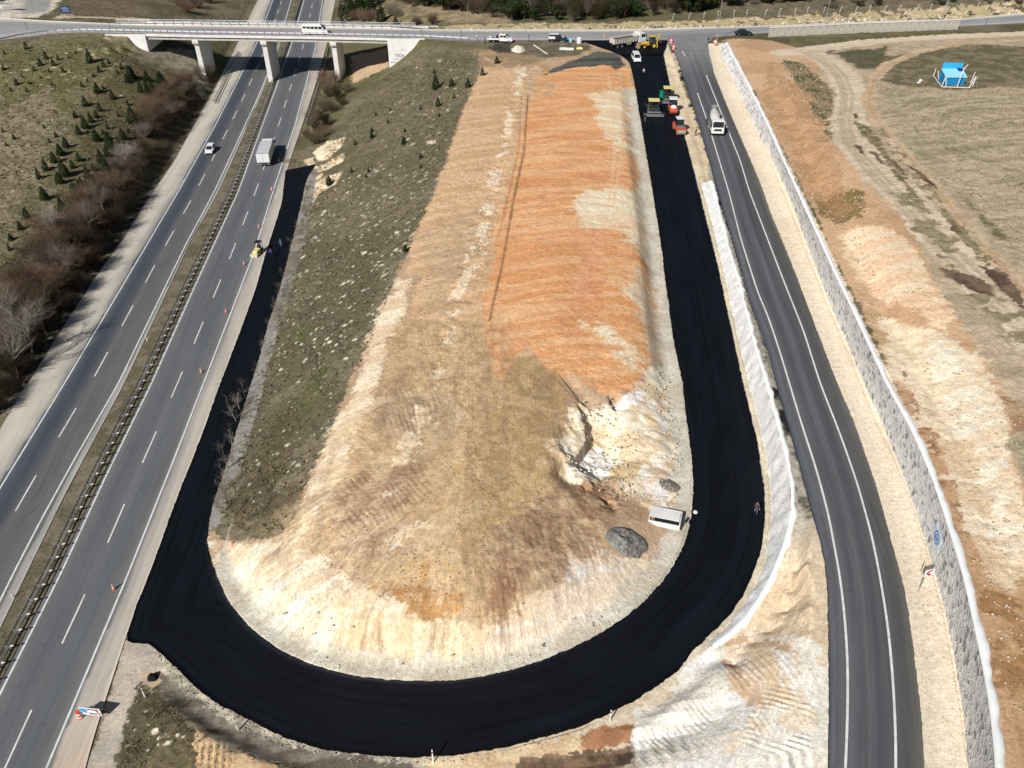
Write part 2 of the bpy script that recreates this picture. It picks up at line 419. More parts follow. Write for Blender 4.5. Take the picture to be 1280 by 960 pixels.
def mask(pw, soft, warp, edge=0.0):
    s = near(pw, soft*3+warp*2+2)
    d = sdf(pw, s)+(NW1[s]*warp*2+NF[s]*warp*.8)
    return s, 1-ss(-soft+edge, soft+edge, d)
def dist_line(pw, s):
    x, y = X[s], Y[s]; d = np.full(len(s), 1e9)
    for k in range(len(pw)-1):
        ax, ay = pw[k][:2]; ex, ey = pw[k+1][0]-ax, pw[k+1][1]-ay; L = ex*ex+ey*ey+1e-9
        t = np.clip(((x-ax)*ex+(y-ay)*ey)/L, 0, 1)
        d = np.minimum(d, (x-ax-ex*t)**2+(y-ay-ey*t)**2)
    return np.sqrt(d)
def soil(c):
    g = .35*c[0]+.5*c[1]+.15*c[2]; k = (.05 if c[0]-c[2] > 95 else .13) if g > 110 else .05
    return np.minimum(C(*[q*(1-k)+g*k+(5 if g > 110 else 0) for q in c]), [.84, .80, .735])
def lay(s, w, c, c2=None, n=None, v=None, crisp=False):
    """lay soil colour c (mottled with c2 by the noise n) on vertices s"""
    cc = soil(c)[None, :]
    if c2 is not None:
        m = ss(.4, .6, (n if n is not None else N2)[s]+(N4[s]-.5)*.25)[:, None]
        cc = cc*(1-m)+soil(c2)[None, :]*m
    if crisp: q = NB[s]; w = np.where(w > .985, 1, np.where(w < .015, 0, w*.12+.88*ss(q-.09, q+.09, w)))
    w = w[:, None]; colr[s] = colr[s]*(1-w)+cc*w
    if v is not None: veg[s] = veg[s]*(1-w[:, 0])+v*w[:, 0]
def patch(px, c, c2=None, soft=.5, warp=1., n=None, v=None, op=1., z=None):
    pw = hl(px) if z is None else np.array([W(a, b, z) for a, b in px])
    s, w = mask(pw, soft*.9+.25, warp); lay(s, w*op, c, c2, n, v, True); return s, w
def stroke(px, wid, c, c2=None, soft=.3, warp=.5, n=None, v=None, op=1., brk=0.):
    pw = hl(px); s = near(pw, wid+3)
    d = dist_line(pw, s)+(NF[s]*warp*1.6+NW2[s]*warp)
    w = (1-ss(wid/2-soft, wid/2+soft, d))*op
    if wid < 1 and not brk: lay(s, w, c, c2, n, v); return s, w
    if brk: w = w*ss(brk-.06, brk+.06, N2[s])
    lay(s, w, c, c2, n, v, True); return s, w
N2 = fbm(X/2.2, Y/2.2, 5, 5); N3 = fbm(X/9, Y/9, 5, 6); N4 = fbm(X/.7, Y/.7, 3, 8); N5 = fbm(X/24, Y/24, 4, 9)
NS = fbm(X/9+.6*N3, (Y-.25*X)/1.1, 4, 11)         # bands running left to right
NY = fbm(X/1.3, Y/12, 4, 12)                     # bands running away from the camera
NB = ss(.28, .72, .3*fbm(X/.25, Y/.2, 3, 16)+.35*fbm(X/.8, Y/.5, 4, 14)+.35*fbm(X/2.4, Y/1.6, 3, 15))*.86+.07
ALL = np.arange(NV)

def inside0(px, soft=1.5):
    pw = hl(px); s = near(pw, soft*3); return s, (1-ss(-soft, soft, sdf(pw, s)+NW1[s]*6))
# base: thin grass over brown earth
lay(ALL, np.ones(NV), (122, 110, 84), (98, 92, 66), N3, 1.)
lay(ALL, ss(.5, .62, N5)*.6, (92, 98, 58), v=1.)
# left field
patch([(-200,30),(0,55),(100,42),(180,60),(230,90),(200,170),(120,260),(20,380),(-80,480),(-200,500)], (134,121,93), (108,104,70), 3, 2, v=1.)
patch([(0,60),(90,45),(150,70),(130,130),(60,150),(0,110)], (104,104,60), (124,114,80), 3, 3, v=1., op=.8)
patch([(0,140),(60,110),(80,160),(50,230),(20,250),(-60,280),(-80,190)], (150,134,106), (128,116,84), 2, 2, v=.8)
patch([(150,60),(200,90),(220,120),(170,190),(90,235),(100,170),(130,110)], (96,92,58), (110,100,72), 2, 2, v=1.)
patch([(-90,640),(0,520),(34,478),(75,413),(120,343),(155,295),(190,238),(215,203),(250,140),(272,104),(262,84),(215,100),(170,160),(110,215),(50,290),(-20,350),(-120,420)], (66,58,44), (88,76,58), 1.2, 1.2, v=.9)
s, w = stroke([(0,520),(34,477),(75,412),(120,342),(155,294),(190,238),(215,203),(250,140)], 1.6, (165,158,146), (60,55,46), .3, .8, brk=.45)
# pale planting spots on the left field
def spots(poly, n, c, r=(.25, .6), el=2., seed=1, ang=(-.3, .7)):
    pr = random.Random(seed); pl = np.array(poly, float); x0, y0 = pl.min(0); x1, y1 = pl.max(0); k = 0
    def ins(x, y):
        c_ = False
        for a in range(len(poly)):
            (xa, ya), (xb, yb) = poly[a], poly[a-1]
            if (ya > y) != (yb > y) and x < (xb-xa)*(y-ya)/(yb-ya)+xa: c_ = not c_
        return c_
    out = []
    while k < n:
        x = pr.uniform(x0, x1); y = pr.uniform(y0, y1)
        if not ins(x, y): continue
        k += 1; wx, wy, wz = hit(x, y); q = pr.uniform(*r)*.8*pr.choice((.6,.8,1,1.3)); a = pr.uniform(*ang)
        s = np.where((abs(X-wx) < 3*q*el) & (abs(Y-wy) < 3*q*el))[0]
        dx, dy = X[s]-wx, Y[s]-wy
        e = np.hypot((dx*math.cos(a)+dy*math.sin(a))/(1+(el-1)*.35), -dx*math.sin(a)+dy*math.cos(a))/q+NF[s]*1.2
        lay(s, (1-ss(.6, 1.1, e))*pr.uniform(.6, 1), c, v=.1); out.append((wx, wy, wz))
    return out
spots([(0,60),(140,46),(165,80),(100,100),(0,100)], 60, (196,182,142), (.25,.6), 1.8, 2)
spots([(0,100),(180,90),(130,200),(0,330)], 50, (190,180,150), (.2,.4), 1.6, 3)
# under bridge and shoulders
patch([(183,50),(248,50),(250,66),(186,68)], (84,76,60), (70,64,52), .8, .6, v=.3)  # slope darkened in the colour to imitate the shade under the deck
patch([(188,66),(240,62),(262,105),(258,125),(235,110),(210,86),(185,78)], (150,142,122), (120,112,88), 1, .8, v=.2)
patch([(440,105),(485,82),(486,60),(440,70)], (206,170,130), (186,160,128), 1, .6, v=.1)
# land beyond
patch([(0,-20),(75,-20),(72,8),(50,22),(0,22)], (214,204,186), (190,180,160), 1.5, 1.2, v=0)
patch([(30,-4),(66,-6),(58,14),(28,18)], (150,150,146), (164,162,156), .8, .5, v=0)
patch([(65,24),(180,28),(190,24),(110,18),(80,18)], (214,196,166), (190,172,140), 1., 1., v=.1)
patch([(90,-5),(180,-5),(160,22),(90,20)], (128,106,88), (110,98,72), 2, 3, v=.8)
patch([(430,-30),(640,-30),(640,30),(520,30),(440,26)], (150,132,100), (118,108,78), 3, 3, v=.7)
patch([(520,6),(560,10),(640,18),(640,30),(565,30),(540,20)], (170,146,112), (140,124,92), 2, 2, v=.5)
patch([(500,-40),(900,-40),(900,-2),(860,4),(760,10),(640,18),(560,12),(500,2)], (74,68,52), (92,82,60), 2, 3, v=.6)
patch([(640,32),(760,33),(960,30),(1100,23),(1290,8),(1290,-60),(900,-60),(860,6),(740,14),(640,20)], (116,106,82), (96,98,62), 2.5, 3, v=.8)
patch([(900,-60),(1400,-60),(1400,0),(1280,4),(1100,14),(980,22),(900,16)], (108,98,80), (122,110,86), 3, 3, v=.8)
stroke([(560,35),(640,34.5),(765,34),(840,32),(960,28),(1080,23),(1195,19),(1280,12),(1380,4)], 9, (205,184,144), (176,158,116), 1.2, 2.2, v=.1, brk=.40)
# island
isl = np.vstack([ramp_in[:, :2], [W(640, 50, 12)]])
s, w = mask(np.vstack([ramp_in[:, :2]]), .3, 0); lay(s, w, (190,158,124), (172,140,108), N2, 0.)
patch([(384,214),(386,196),(400,186),(420,160),(440,120),(485,90),(530,57),(592,60),(607,70),(598,95),(575,150),(560,200),(540,250),(518,300),(498,345),(480,385),(462,420),(440,480),(405,560),(382,610),(368,655),(352,670),(320,678),(290,677),(265,662),(262,640),(285,590),(300,560),(322,490),(345,410),(372,310),(380,260)],
      (122,112,88), (101,95,73), .5, .9, N3, 1.)
patch([(530,60),(600,62),(560,190),(520,290),(400,290),(400,200),(450,120)], (124,112,88), (106,98,72), 4, 3, v=1., op=.6)
for q in [[(455,430),(500,330),(510,300),(480,380)], [(335,560),(420,500),(440,430),(380,470)], [(330,450),(380,440),(400,400),(360,410)], [(430,330),(480,300),(520,290),(470,340)]]:
    patch(q, (88,94,52), (104,100,68), 1.2, 2.5, v=1., op=.5)
patch([(400,620),(360,600),(370,500),(330,540),(290,620),(300,660),(350,665)], (100,86,66), (86,78,56), 2, 2, v=1., op=.8)
spots([(372,310),(400,240),(440,210),(545,200),(520,290),(470,390),(440,450),(340,470),(345,410)], 360, (224,214,190), (.16,.36), 2.0, 5, (-1.05,-.5))
spots([(400,230),(560,120),(545,240),(450,300),(390,260)], 80, (206,196,166), (.18,.42), 2.2, 6, (-1.0,-.5))
spots([(340,480),(440,440),(400,560),(330,640),(290,630)], 50, (210,200,176), (.14,.3), 2., 7, (-1.0,-.5))
spots([(500,90),(590,64),(590,90),(560,180),(470,190)], 60, (206,192,160), (.25,.7), 2.2, 8, (-1.0,-.4))
for q in [[(392,190),(408,178),(430,172),(426,186),(410,198),(396,200)], [(392,206),(420,196),(432,190),(428,202),(408,212),(390,216)], [(388,216),(405,214),(400,222),(386,230)], [(392,226),(426,216),(420,230),(398,242),(384,262),(382,240)], [(378,200),(392,196),(396,206),(384,210)]]:
    patch(q, (232,214,178), (206,176,136), .3, .7, v=0)
stroke([(390,216),(386,240),(374,295),(358,357),(342,402),(327,457),(317,492),(303,535),(288,585),(270,630),(262,655)], 2.3, (150,146,136), (120,112,98), .4, .5, v=.1)
# --- earth of the island
PL = ((232,212,180), (216,188,152))
patch([(495,350),(520,345),(505,410),(480,470),(462,530),(440,570),(400,640),(372,700),(330,720),(262,716),(256,672),(290,680),(350,674),(368,656),(384,612),(407,562),(442,482),(464,422)], PL[0], PL[1], 1.2, 1.2, NS, 0)
patch([(256,676),(300,680),(400,690),(470,730),(560,765),(600,775),(700,730),(760,700),(840,690),(852,700),(820,745),(745,800),(640,842),(500,856),(390,836),(310,792),(262,712)], (236,222,196), (220,196,162), 1.0, 1.5, NS, 0)
patch([(300,690),(360,720),(420,760),(470,790),(450,830),(380,815),(320,770),(280,720)], (246,236,216), (232,212,182), 1.5, 2, NS, 0, .8)
patch([(605,775),(660,770),(720,700),(790,700),(800,740),(740,785),(680,810),(610,825)], (244,236,222), (226,206,180), 1, 1.5, NS, 0, .9)
patch([(430,775),(500,770),(600,780),(600,838),(500,845),(430,825)], (222,188,142), (236,214,176), 1.5, 1.5, NY, 0, .9)
patch([(604,72),(668,78),(684,92),(662,160),(645,220),(628,300),(612,400),(560,460),(500,500),(478,470),(498,420),(520,345),(500,345),(520,300),(560,200),(575,150),(600,95)], (200,158,114), (212,174,132), 1., 1., NS, 0)
patch([(590,62),(640,62),(690,70),(665,84),(600,84)], (172,140,104), (150,124,92), 1., 1., v=.3)
patch([(520,290),(600,260),(612,330),(560,400),(520,400)], (182,150,114), (204,168,130), 2, 2, NS, 0, .7)
patch([(500,395),(560,400),(612,400),(625,470),(700,480),(705,560),(740,610),(770,645),(700,690),(640,770),(600,785),(560,760),(480,735),(400,690),(400,650),(440,600),(450,540),(470,500),(480,440)], (197,162,118), (180,145,106), 1., 1.4, N2, 0)
patch([(600,440),(650,445),(705,500),(690,600),(650,690),(590,700),(570,600),(600,520)], (186,150,98), (174,140,94), 3, 3, NY, 0, .75)
patch([(470,500),(510,490),(560,500),(580,520),(560,545),(500,552),(470,535)], (164,134,102), (182,152,118), .8, .6, NY, 0)
patch([(420,620),(455,590),(500,560),(535,570),(525,610),(495,640),(430,665),(408,650)], (156,124,94), (176,144,112), .8, 1., NS, 0)
patch([(420,640),(500,640),(560,660),(540,700),(470,720),(410,690)], (168,136,108), (196,164,130), 1.5, 1.5, NS, 0, .8)
patch([(600,690),(650,640),(720,600),(760,630),(700,690),(640,740),(610,740)], (164,130,98), (148,114,84), 1.5, 1.5, NY, 0, .9)
patch([(620,690),(660,690),(650,760),(610,770),(600,740)], (150,104,74), (190,160,130), 1, 1.5, NY, 0, .8)
patch([(700,590),(735,592),(770,620),(762,640),(720,640),(705,610)], (138,100,70), (160,122,88), .8, .8, NS, 0)
patch([(462,722),(500,712),(560,735),(583,742),(583,772),(545,765),(500,752),(460,738)], (186,140,82), (172,128,76), .6, 1., NY, 0)
patch([(490,700),(560,700),(590,720),(560,735),(500,722)], (204,166,108), (190,148,92), 1, 1, NS, 0)
# orange fill
patch([(676,90),(700,84),(740,78),(788,86),(796,140),(806,200),(812,255),(822,300),(830,345),(836,400),(826,430),(808,462),(790,488),(768,500),(752,498),(735,482),(712,470),(690,478),(660,440),(640,460),(622,478),(612,440),(610,370),(622,290),(636,220),(655,150)], (212,151,98), (222,171,122), .6, 1.2, NS, 0)
NS2 = fbm(X/7+1.2*N3, (Y+.02*(X-12)**2)/1.3, 4, 21)
s, w = patch([(676,95),(788,92),(806,200),(830,345),(826,430),(760,490),(622,470),(612,380),(636,220)], (0,0,0), None, 3, 1, op=0.)
lay(s, w*ss(.5, .75, NS2[s])*.4, (226,178,134)); lay(s, w*ss(.48, .3, NS2[s])*.3, (188,118,76))
for q, o in [([(738,118),(790,112),(797,150),(770,160),(745,150)], .75), ([(745,155),(800,150),(806,195),(770,190)], .5), ([(722,265),(735,240),(760,238),(815,245),(822,290),(800,288),(770,285),(735,284)], .9), ([(772,285),(820,285),(830,345),(815,335),(800,312),(778,306)], .85),
             ([(780,360),(800,380),(815,400),(826,425),(830,345)], .6), ([(715,405),(760,400),(790,430),(815,450),(790,460),(740,425)], .55), ([(745,250),(800,265),(800,275),(745,262)], .5), ([(800,225),(816,240),(826,300),(832,350),(822,345),(812,310),(800,285)], .8)]:
    patch(q, (240,216,180), (226,196,156), 1.4, 2.2, NS2, 0, min(1, o+.1))
patch([(735,286),(755,286),(758,350),(745,375),(722,385),(718,360),(728,310)], (218,158,116), (210,146,102), .5, .3, op=.8)
patch([(790,330),(808,345),(815,385),(835,400),(838,440),(820,470),(812,440),(800,400)], (198,178,146), (214,190,156), 1, 1, NS2, 0, .8)
patch([(640,440),(665,440),(700,470),(700,500),(660,500),(635,480)], (178,146,98), (160,128,84), 1, 1, NY, 0)
# tyre and dozer marks
for pts, wd, cc, o in [([(660,118),(655,190),(642,250),(628,330),(612,400)], .35, (120,88,62), .8), ([(652,118),(648,190),(633,255),(622,300)], .3, (136,104,78), .5),
        ([(760,90),(766,140),(768,200),(760,260)], .5, (228,186,144), .6), ([(775,90),(779,140),(776,200),(766,260)], .5, (228,186,144), .6),
        ([(600,420),(580,440),(568,470),(570,500),(590,520)], .3, (140,110,82), .6), ([(440,540),(450,560),(480,575),(520,568),(560,548),(575,520),(560,500),(510,492),(470,505),(448,530)], .9, (214,188,152), .5),
        ([(690,470),(720,500),(745,515)], .25, (110,84,60), .7)]:
    stroke(pts, wd, cc, None, .15, .15, op=o)
# pale rubble windrow
for k, pts in enumerate([[(655,84),(648,105),(640,140),(632,180),(620,215),(612,262)], [(612,262),(600,290),(592,330),(580,350)], [(578,350),(570,380),(562,410),(556,440),(545,470)], [(545,480),(530,500),(522,530),(512,560),(505,580)], [(560,515),(545,525)], [(500,590),(492,630)], [(510,660),(490,680)], [(520,650),(530,655)]]):
    stroke(pts, 1.9, (242,224,198), (222,196,162), .4, 1.3, brk=.5)
stroke([(664,98),(668,120),(690,115),(660,82)], 2.6, (220,204,176), (180,150,120), .4, 1.2, brk=.52)
# machine passes fanning out over the near end of the fill
ox_, oy_, _ = hit(590, 560)
s, w = inside0([(300,690),(380,600),(440,540),(500,400),(620,400),(700,470),(710,560),(770,640),(740,740),(620,822),(480,815),(340,770)], 3)
rr_ = np.hypot(X[s]-ox_, Y[s]-oy_); th_ = np.arctan2(Y[s]-oy_, X[s]-ox_)+.5*(fbm(X[s]/9, Y[s]/9, 3, 66)-.5); wr_ = w*ss(8, 17, rr_+4*(NW1[s]))*ss(7, -6, Y[s]-oy_+8*NW2[s]); sc_ = np.where(rr_ > 14, 34., 17.)
pa = fbm(th_*sc_, rr_/5, 4, 61, .6); pb = fbm(th_*9, rr_/9, 4, 62, .6); pc = fbm(X[s]/1.0, Y[s]/1.0, 4, 63, .65)
lay(s, wr_*ss(.52, .68, pa*.6+pb*.4)*.6, (222,194,152)); lay(s, wr_*ss(.48, .34, pa*.55+pb*.45)*.6, (138,106,78)); lay(s, w*ss(.55, .63, pc)*.35, (206,178,140)); lay(s, w*ss(.45, .37, pc)*.35, (148,116,86)); lay(s, w*(1-wr_)*ss(.5, .62, NY[s])*.35, (160,128,94)); lay(s, w*ss(.56, .66, N2[s]*.5+N3[s]*.5)*.4, (214,186,142))
for pts in ([(606,72),(628,84),(640,100)], [(598,84),(622,92),(636,108)], [(590,106),(612,98),(640,92),(650,80)], [(588,112),(612,104),(642,98)]): stroke(pts, .5, (218,182,140), None, .2, .3, op=.7)
# pale ground around the pit
patch([(716,505),(745,505),(770,500),(800,480),(815,460),(838,450),(852,480),(856,540),(862,590),(855,620),(820,640),(800,625),(770,600),(760,590),(735,598),(700,590),(690,560),(705,545)], (234,218,190), (214,188,150), .7, .9, N2, 0)
patch([(762,500),(790,488),(812,490),(800,505),(780,512),(770,520)], (250,246,238), None, .3, .3)
patch([(733,548),(748,540),(762,555),(772,575),(765,585),(745,590),(712,583),(725,570)], (226,222,218), (236,230,222), .25, .2)
patch([(765,575),(790,572),(805,580),(800,600),(770,602),(762,590)], (214,184,136), (200,168,122), .4, .5)
patch([(775,562),(800,556),(830,560),(815,572),(785,572)], (208,170,124), (228,206,170), .4, .6)
patch([(798,580),(830,575),(845,590),(830,640),(812,628),(798,610)], (244,236,222), (226,200,166), .5, .7)
patch([(822,596),(838,596),(852,604),(852,614),(838,618),(820,606)], (110,92,80), (150,138,128), .3, .5)
patch([(828,600),(842,600),(848,607),(838,609)], (206,204,206), None, .2, .4)
patch([(810,500),(830,505),(838,530),(820,545),(806,525)], (222,196,158), (240,230,210), .4, .6)
patch([(842,520),(858,520),(864,600),(868,640),(852,645),(845,600)], (196,190,172), (206,200,184), .4, .3)
# grey toe strip along the ramp
s = near(ramp_in, 4); d = dist_line(ramp_in[::4], s)
m = ss(2.6, 1.8, d+NF[s]*1.0+NW1[s]*1.5)*ss(5, 12, X[s]+60)
m *= (Y[s] < 190)*(X[s] > -32.)
lay(s, m*ss(20, 26, Y[s])*.9, (198,192,174), (184,176,156), N2)
# spilled asphalt, yard beside crossing road
patch([(676,95),(690,84),(720,75),(745,64),(768,66),(778,72),(780,80),(770,86),(755,80),(740,82),(715,84),(700,90)], (70,70,68), (100,98,92), .6, 1.0, NS, 0)
patch([(610,58),(640,52),(660,50),(690,54),(688,58),(655,66),(622,66)], (70,68,64), (56,56,56), .4, .8)
patch([(640,52),(730,52),(745,60),(720,70),(680,72),(640,66)], (124,110,90), (104,98,74), .8, 1, v=.6)
# --- outside the bend
patch([(20,1060),(112,935),(156,803),(188,803),(215,830),(200,855),(176,858),(176,900),(140,990),(90,1100)], (186,172,152), (168,158,144), .4, .6, N3, 0)
s = near(ramp_out, 3); d = dist_line(ramp_out[::4], s)
m = ss(1.7, 1.2, d+NF[s]*.9)*(Y[s] < 62)*(X[s] > -34)
lay(s, m, (216,204,176), (190,180,158), N4)
patch([(176,852),(190,860),(240,905),(300,945),(330,975),(250,1000),(130,1010),(150,920)], (92,84,64), (110,100,74), .5, .6, N2, 1.)
spots([(180,880),(280,950),(150,955)], 16, (226,212,184), (.15,.35), 1.3, 12)
patch([(245,905),(290,937),(330,950),(430,975),(600,975),(650,990),(640,1080),(300,1080),(240,960)], (214,180,134), (196,160,118), .4, .5, NY, 0)
patch([(196,838),(240,872),(285,900),(345,922),(430,945),(520,958),(520,975),(425,972),(330,950),(285,935),(240,908),(190,858)], (138,128,112), (108,98,84), .5, .5, NS, 0)  # grey band puts the shade of the ditch's outer bank into the soil colour
patch([(178,842),(190,840),(200,855),(190,865)], (204,174,138), None, .3, .4)
patch([(560,940),(700,905),(800,865),(870,810),(900,798),(960,725),(1010,650),(1040,700),(1040,1160),(560,1160)], (216,198,168), (204,184,154), .3, .3, N2, 0)
patch([(520,950),(640,935),(720,918),(730,930),(730,945),(560,975)], (222,196,152), (206,172,130), .5, .5, v=0)
patch([(728,925),(740,912),(770,906),(796,903),(796,926),(780,930),(728,945)], (176,122,84), (160,108,72), .3, .3, v=0)
patch([(650,950),(720,942),(796,930),(800,950),(740,975),(640,990)], (100,82,66), (132,104,80), .4, .5, v=0)
WH = ((240,232,218), (224,208,182))
patch([(796,903),(860,876),(880,835),(862,828),(900,798),(960,725),(990,650),(1003,620),(1022,640),(1037,720),(1038,960),(1040,1160),(860,1160),(800,1000),(796,930)], (228,208,180), (240,228,206), .4, .5, N2, 0)
patch([(862,822),(885,808),(905,830),(930,850),(950,880),(935,915),(900,935),(1000,960),(1000,1100),(860,1100),(790,975),(796,905),(790,890),(840,868)], (246,240,230), (234,222,204), .5, .8, NS, 0)
patch([(930,930),(1035,900),(1036,1100),(900,1100)], (230,212,186), (240,228,208), .8, 1, NS, 0, .8)
patch([(930,800),(985,812),(1000,850),(990,880),(960,880),(945,830)], (240,234,224), (216,190,154), .8, 1.2, NY, 0)
patch([(895,800),(930,790),(985,805),(1005,820),(985,815),(935,808),(905,815)], (190,156,120), (208,178,144), .7, 1.)
patch([(905,820),(935,840),(960,870),(960,895),(935,880),(910,850)], (206,172,136), (226,200,168), .8, 1.2, NY, 0, .8)
patch([(960,730),(1020,720),(1034,790),(1000,790),(960,760),(930,775)], (214,184,148), (228,204,172), 1, 1.2, NS, 0)
# bench between white wall and slip road
pw = np.vstack([ramp_out[(ramp_out[:, 1] > 42) & (ramp_out[:, 0] > 15)][:, :2], ww_top[:, :2]])
s, w = mask(pw, .2, 0); lay(s, w, (214,200,172), (196,184,158), N2, 0)
patch([(838,66),(846,66),(853,105),(875,170),(897,240),(920,320),(957,440),(978,522),(1008,630),(1000,640),(992,610),(986,580),(974,540),(958,480),(940,420),(925,360),(907,300),(892,240),(868,165),(847,105),(838,86)], (178,170,150), (206,188,158), .25, .35, N2, 0)
patch([(830,68),(846,66),(852,100),(870,150),(896,235),(880,240),(866,205),(858,175),(850,145),(838,105)], (224,204,168), (206,184,146), .3, .4, N2, 0)
# earth strip at the foot of the stone wall
patch([(884,54),(902,54),(930,115),(968,187),(1025,305),(1092,460),(1145,600),(1190,740),(1215,880),(1225,1160),(1155,1160),(1152,895),(1130,730),(1097,612),(1047,480),(992,335),(937,197),(892,90)], (232,212,184), (224,203,174), .3, .3, N3, 0)
# right field
patch([(903,50),(925,48),(955,50),(1000,60),(1030,80),(1300,200),(1400,600),(1400,1200),(1225,1160),(1240,940),(1200,720),(1108,480),(1045,345),(997,240),(950,140),(925,91)], (206,166,126), (190,150,110), .4, .6, N3, 0)
patch([(1020,75),(1060,55),(1180,45),(1300,40),(1500,60),(1500,700),(1330,620),(1280,540),(1240,480),(1170,370),(1140,290),(1080,220),(1050,150)], (190,168,138), (172,152,122), 1.5, 1.5, N2, .25)
patch([(1100,110),(1180,118),(1290,112),(1500,130),(1500,460),(1290,340),(1210,260),(1140,200),(1100,150)], (190,172,140), (164,149,116), 1.5, 2, NS, .45)
patch([(1085,80),(1130,66),(1200,55),(1290,58),(1290,108),(1200,112),(1130,106),(1095,100)], (108,101,74), (134,120,92), 1.2, 1.8, N2, .8)
patch([(1040,66),(1110,58),(1110,72),(1090,88),(1075,86)], (110,98,82), (92,94,60), 1, 1.2, v=1.)
patch([(985,42),(1090,40),(1180,36),(1200,42),(1100,46),(1040,54),(1000,60),(985,55)], (100,98,66), (122,110,82), .8, 1, v=1.)
patch([(980,75),(1005,80),(1040,110),(1050,170),(1040,178),(1015,150),(1000,120)], (92,98,56), (150,124,92), .8, 1.4, v=.9)
patch([(1020,240),(1080,240),(1088,275),(1040,280),(1018,265)], (162,120,78), (134,112,66), 1, 1.2, v=.7)
patch([(965,80),(1010,120),(1040,180),(1060,240),(1010,250),(985,200),(950,130)], (196,150,108), (178,134,92), 1.2, 1.5, N2, .1)
patch([(1050,290),(1110,285),(1145,310),(1170,360),(1200,400),(1180,420),(1110,380),(1060,330)], (228,188,148), (232,204,168), 1.2, 1.8, NS, 0)
patch([(1080,380),(1130,390),(1190,420),(1240,450),(1275,520),(1285,640),(1290,760),(1240,720),(1205,690),(1180,610),(1150,520),(1115,460)], (228,206,172), (214,186,148), 1, 2, N2, 0)
patch([(1150,400),(1190,420),(1250,500),(1270,560),(1260,700),(1230,640),(1210,560),(1170,470)], (234,218,192), (224,200,166), 1.5, 2, NS, 0, .9)
patch([(1235,470),(1290,520),(1340,640),(1290,610),(1262,540)], (160,120,88), (176,140,106), .8, 1.2)
patch([(1256,550),(1290,535),(1330,560),(1330,630),(1275,605)], (166,152,118), None, .5, 1., v=.5)
patch([(1222,735),(1262,745),(1300,720),(1400,900),(1400,1200),(1255,1160),(1250,940),(1232,800)], (162,118,74), (186,146,102), .8, 1.5, N2, 0)
s, w = stroke([(1112,480),(1145,537),(1172,600),(1192,665),(1212,720),(1226,795),(1240,860),(1252,945),(1256,1040)], 2.6, (150,104,66), (190,150,110), .5, .9, brk=.44)
q = np.vstack([rr_r[::3, :2], sw_base[::-1][::3, :2]]); s = near(q, 1); d = sdf(q, s); lay(s, 1-ss(-.1, .35, d), (232,212,184), (224,203,174), N3, 0.)
d = dist_line(rr_r[::4], s); lay(s, ss(2.0, .6, d+NF[s])*.45*(X[s] > 0), (206,192,168))
a_ = rr_l[(rr_l[:, 1] > 44) & (rr_l[:, 1] < 150)]; b_ = ww_top[(ww_top[:, 1] > 50) & (ww_top[:, 1] < 150)]
if (a_[0, 1]-a_[-1, 1])*(b_[0, 1]-b_[-1, 1]) > 0: b_ = b_[::-1]
q = np.vstack([a_[::3, :2], b_[::3, :2]]); s = near(q, 1); d = sdf(q, s); g_ = ss(52, 62, Y[s]); w = 1-ss(0, .6, d); lay(s, w*g_, (170,163,146), (142,135,118), N4, 0.); lay(s, w*(1-g_), (222,198,162), (212,186,150), N2, 0.)
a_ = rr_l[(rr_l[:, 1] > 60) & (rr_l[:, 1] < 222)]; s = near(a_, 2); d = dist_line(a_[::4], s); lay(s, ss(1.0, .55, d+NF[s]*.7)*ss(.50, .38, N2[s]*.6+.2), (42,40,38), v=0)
q = np.vstack([hwL_in[::4, :2], hwR_in[::-1][::4, :2]]); s = near(q, 1); d = sdf(q, s); lay(s, 1-ss(-.3, .3, d), (124,114,92), (104,98,76), N2, .6)
# dirt tracks
TR = (216,196,166)
stroke([(975,66),(1000,64),(1040,58),(1090,52),(1180,46),(1280,42),(1400,38)], 5.5, TR, (208,190,160), .8, .8, v=0)
stroke([(1010,64),(1035,75),(1055,95),(1066,120),(1060,150),(1068,180),(1100,215),(1150,265),(1200,320),(1260,380),(1320,440)], 7., (214,195,166), (198,178,148), .8, 1.0, NS, 0)
stroke([(1400,46),(1280,50),(1200,55),(1150,64),(1110,80),(1092,100),(1084,128),(1096,152),(1130,190),(1180,250),(1230,310),(1290,375)], 2.6, (202,174,138), (188,158,120), .6, .7, v=0)
for dx_ in (-7, -2, 5):
    stroke([(1010+dx_,66),(1033+dx_,77),(1052+dx_,96),(1061+dx_,120),(1056+dx_,150),(1063+dx_,180),(1093+dx_*1.3,215),(1142+dx_*1.6,265),(1192+dx_*2,320),(1255+dx_*2.4,380),(1320+dx_*2.4,440)], .8, (162,140,112), None, .3, .3, op=.55)
stroke([(1400,41),(1280,44.5),(1180,48.5),(1090,54),(1040,60),(1010,66)], .8, (176,154,124), None, .3, .3, op=.5)
stroke([(1400,47),(1280,51),(1200,56),(1150,65),(1111,81),(1093,101),(1085,128),(1097,152),(1131,190),(1181,250),(1231,310),(1291,375)], .6, (168,140,106), None, .3, .3, op=.5)
stroke([(1098,158),(1126,196),(1170,252),(1220,312),(1285,385)], 1.6, (120,112,72), (150,134,100), .4, .8, v=.8, brk=.48)
stroke([(1130,250),(1180,310),(1230,370),(1290,420)], 5, (110,104,70), (150,136,104), .8, 1.5, v=.7, brk=.52)
for q in [[(1065,150),(1090,160),(1110,190),(1140,230),(1110,205),(1080,170)], [(1180,225),(1200,235),(1260,300),(1250,300)], [(1100,195),(1125,215),(1150,250),(1138,245)]]:
    patch(q, (104,102,62), (140,124,92), .5, .8, v=1., op=.8)
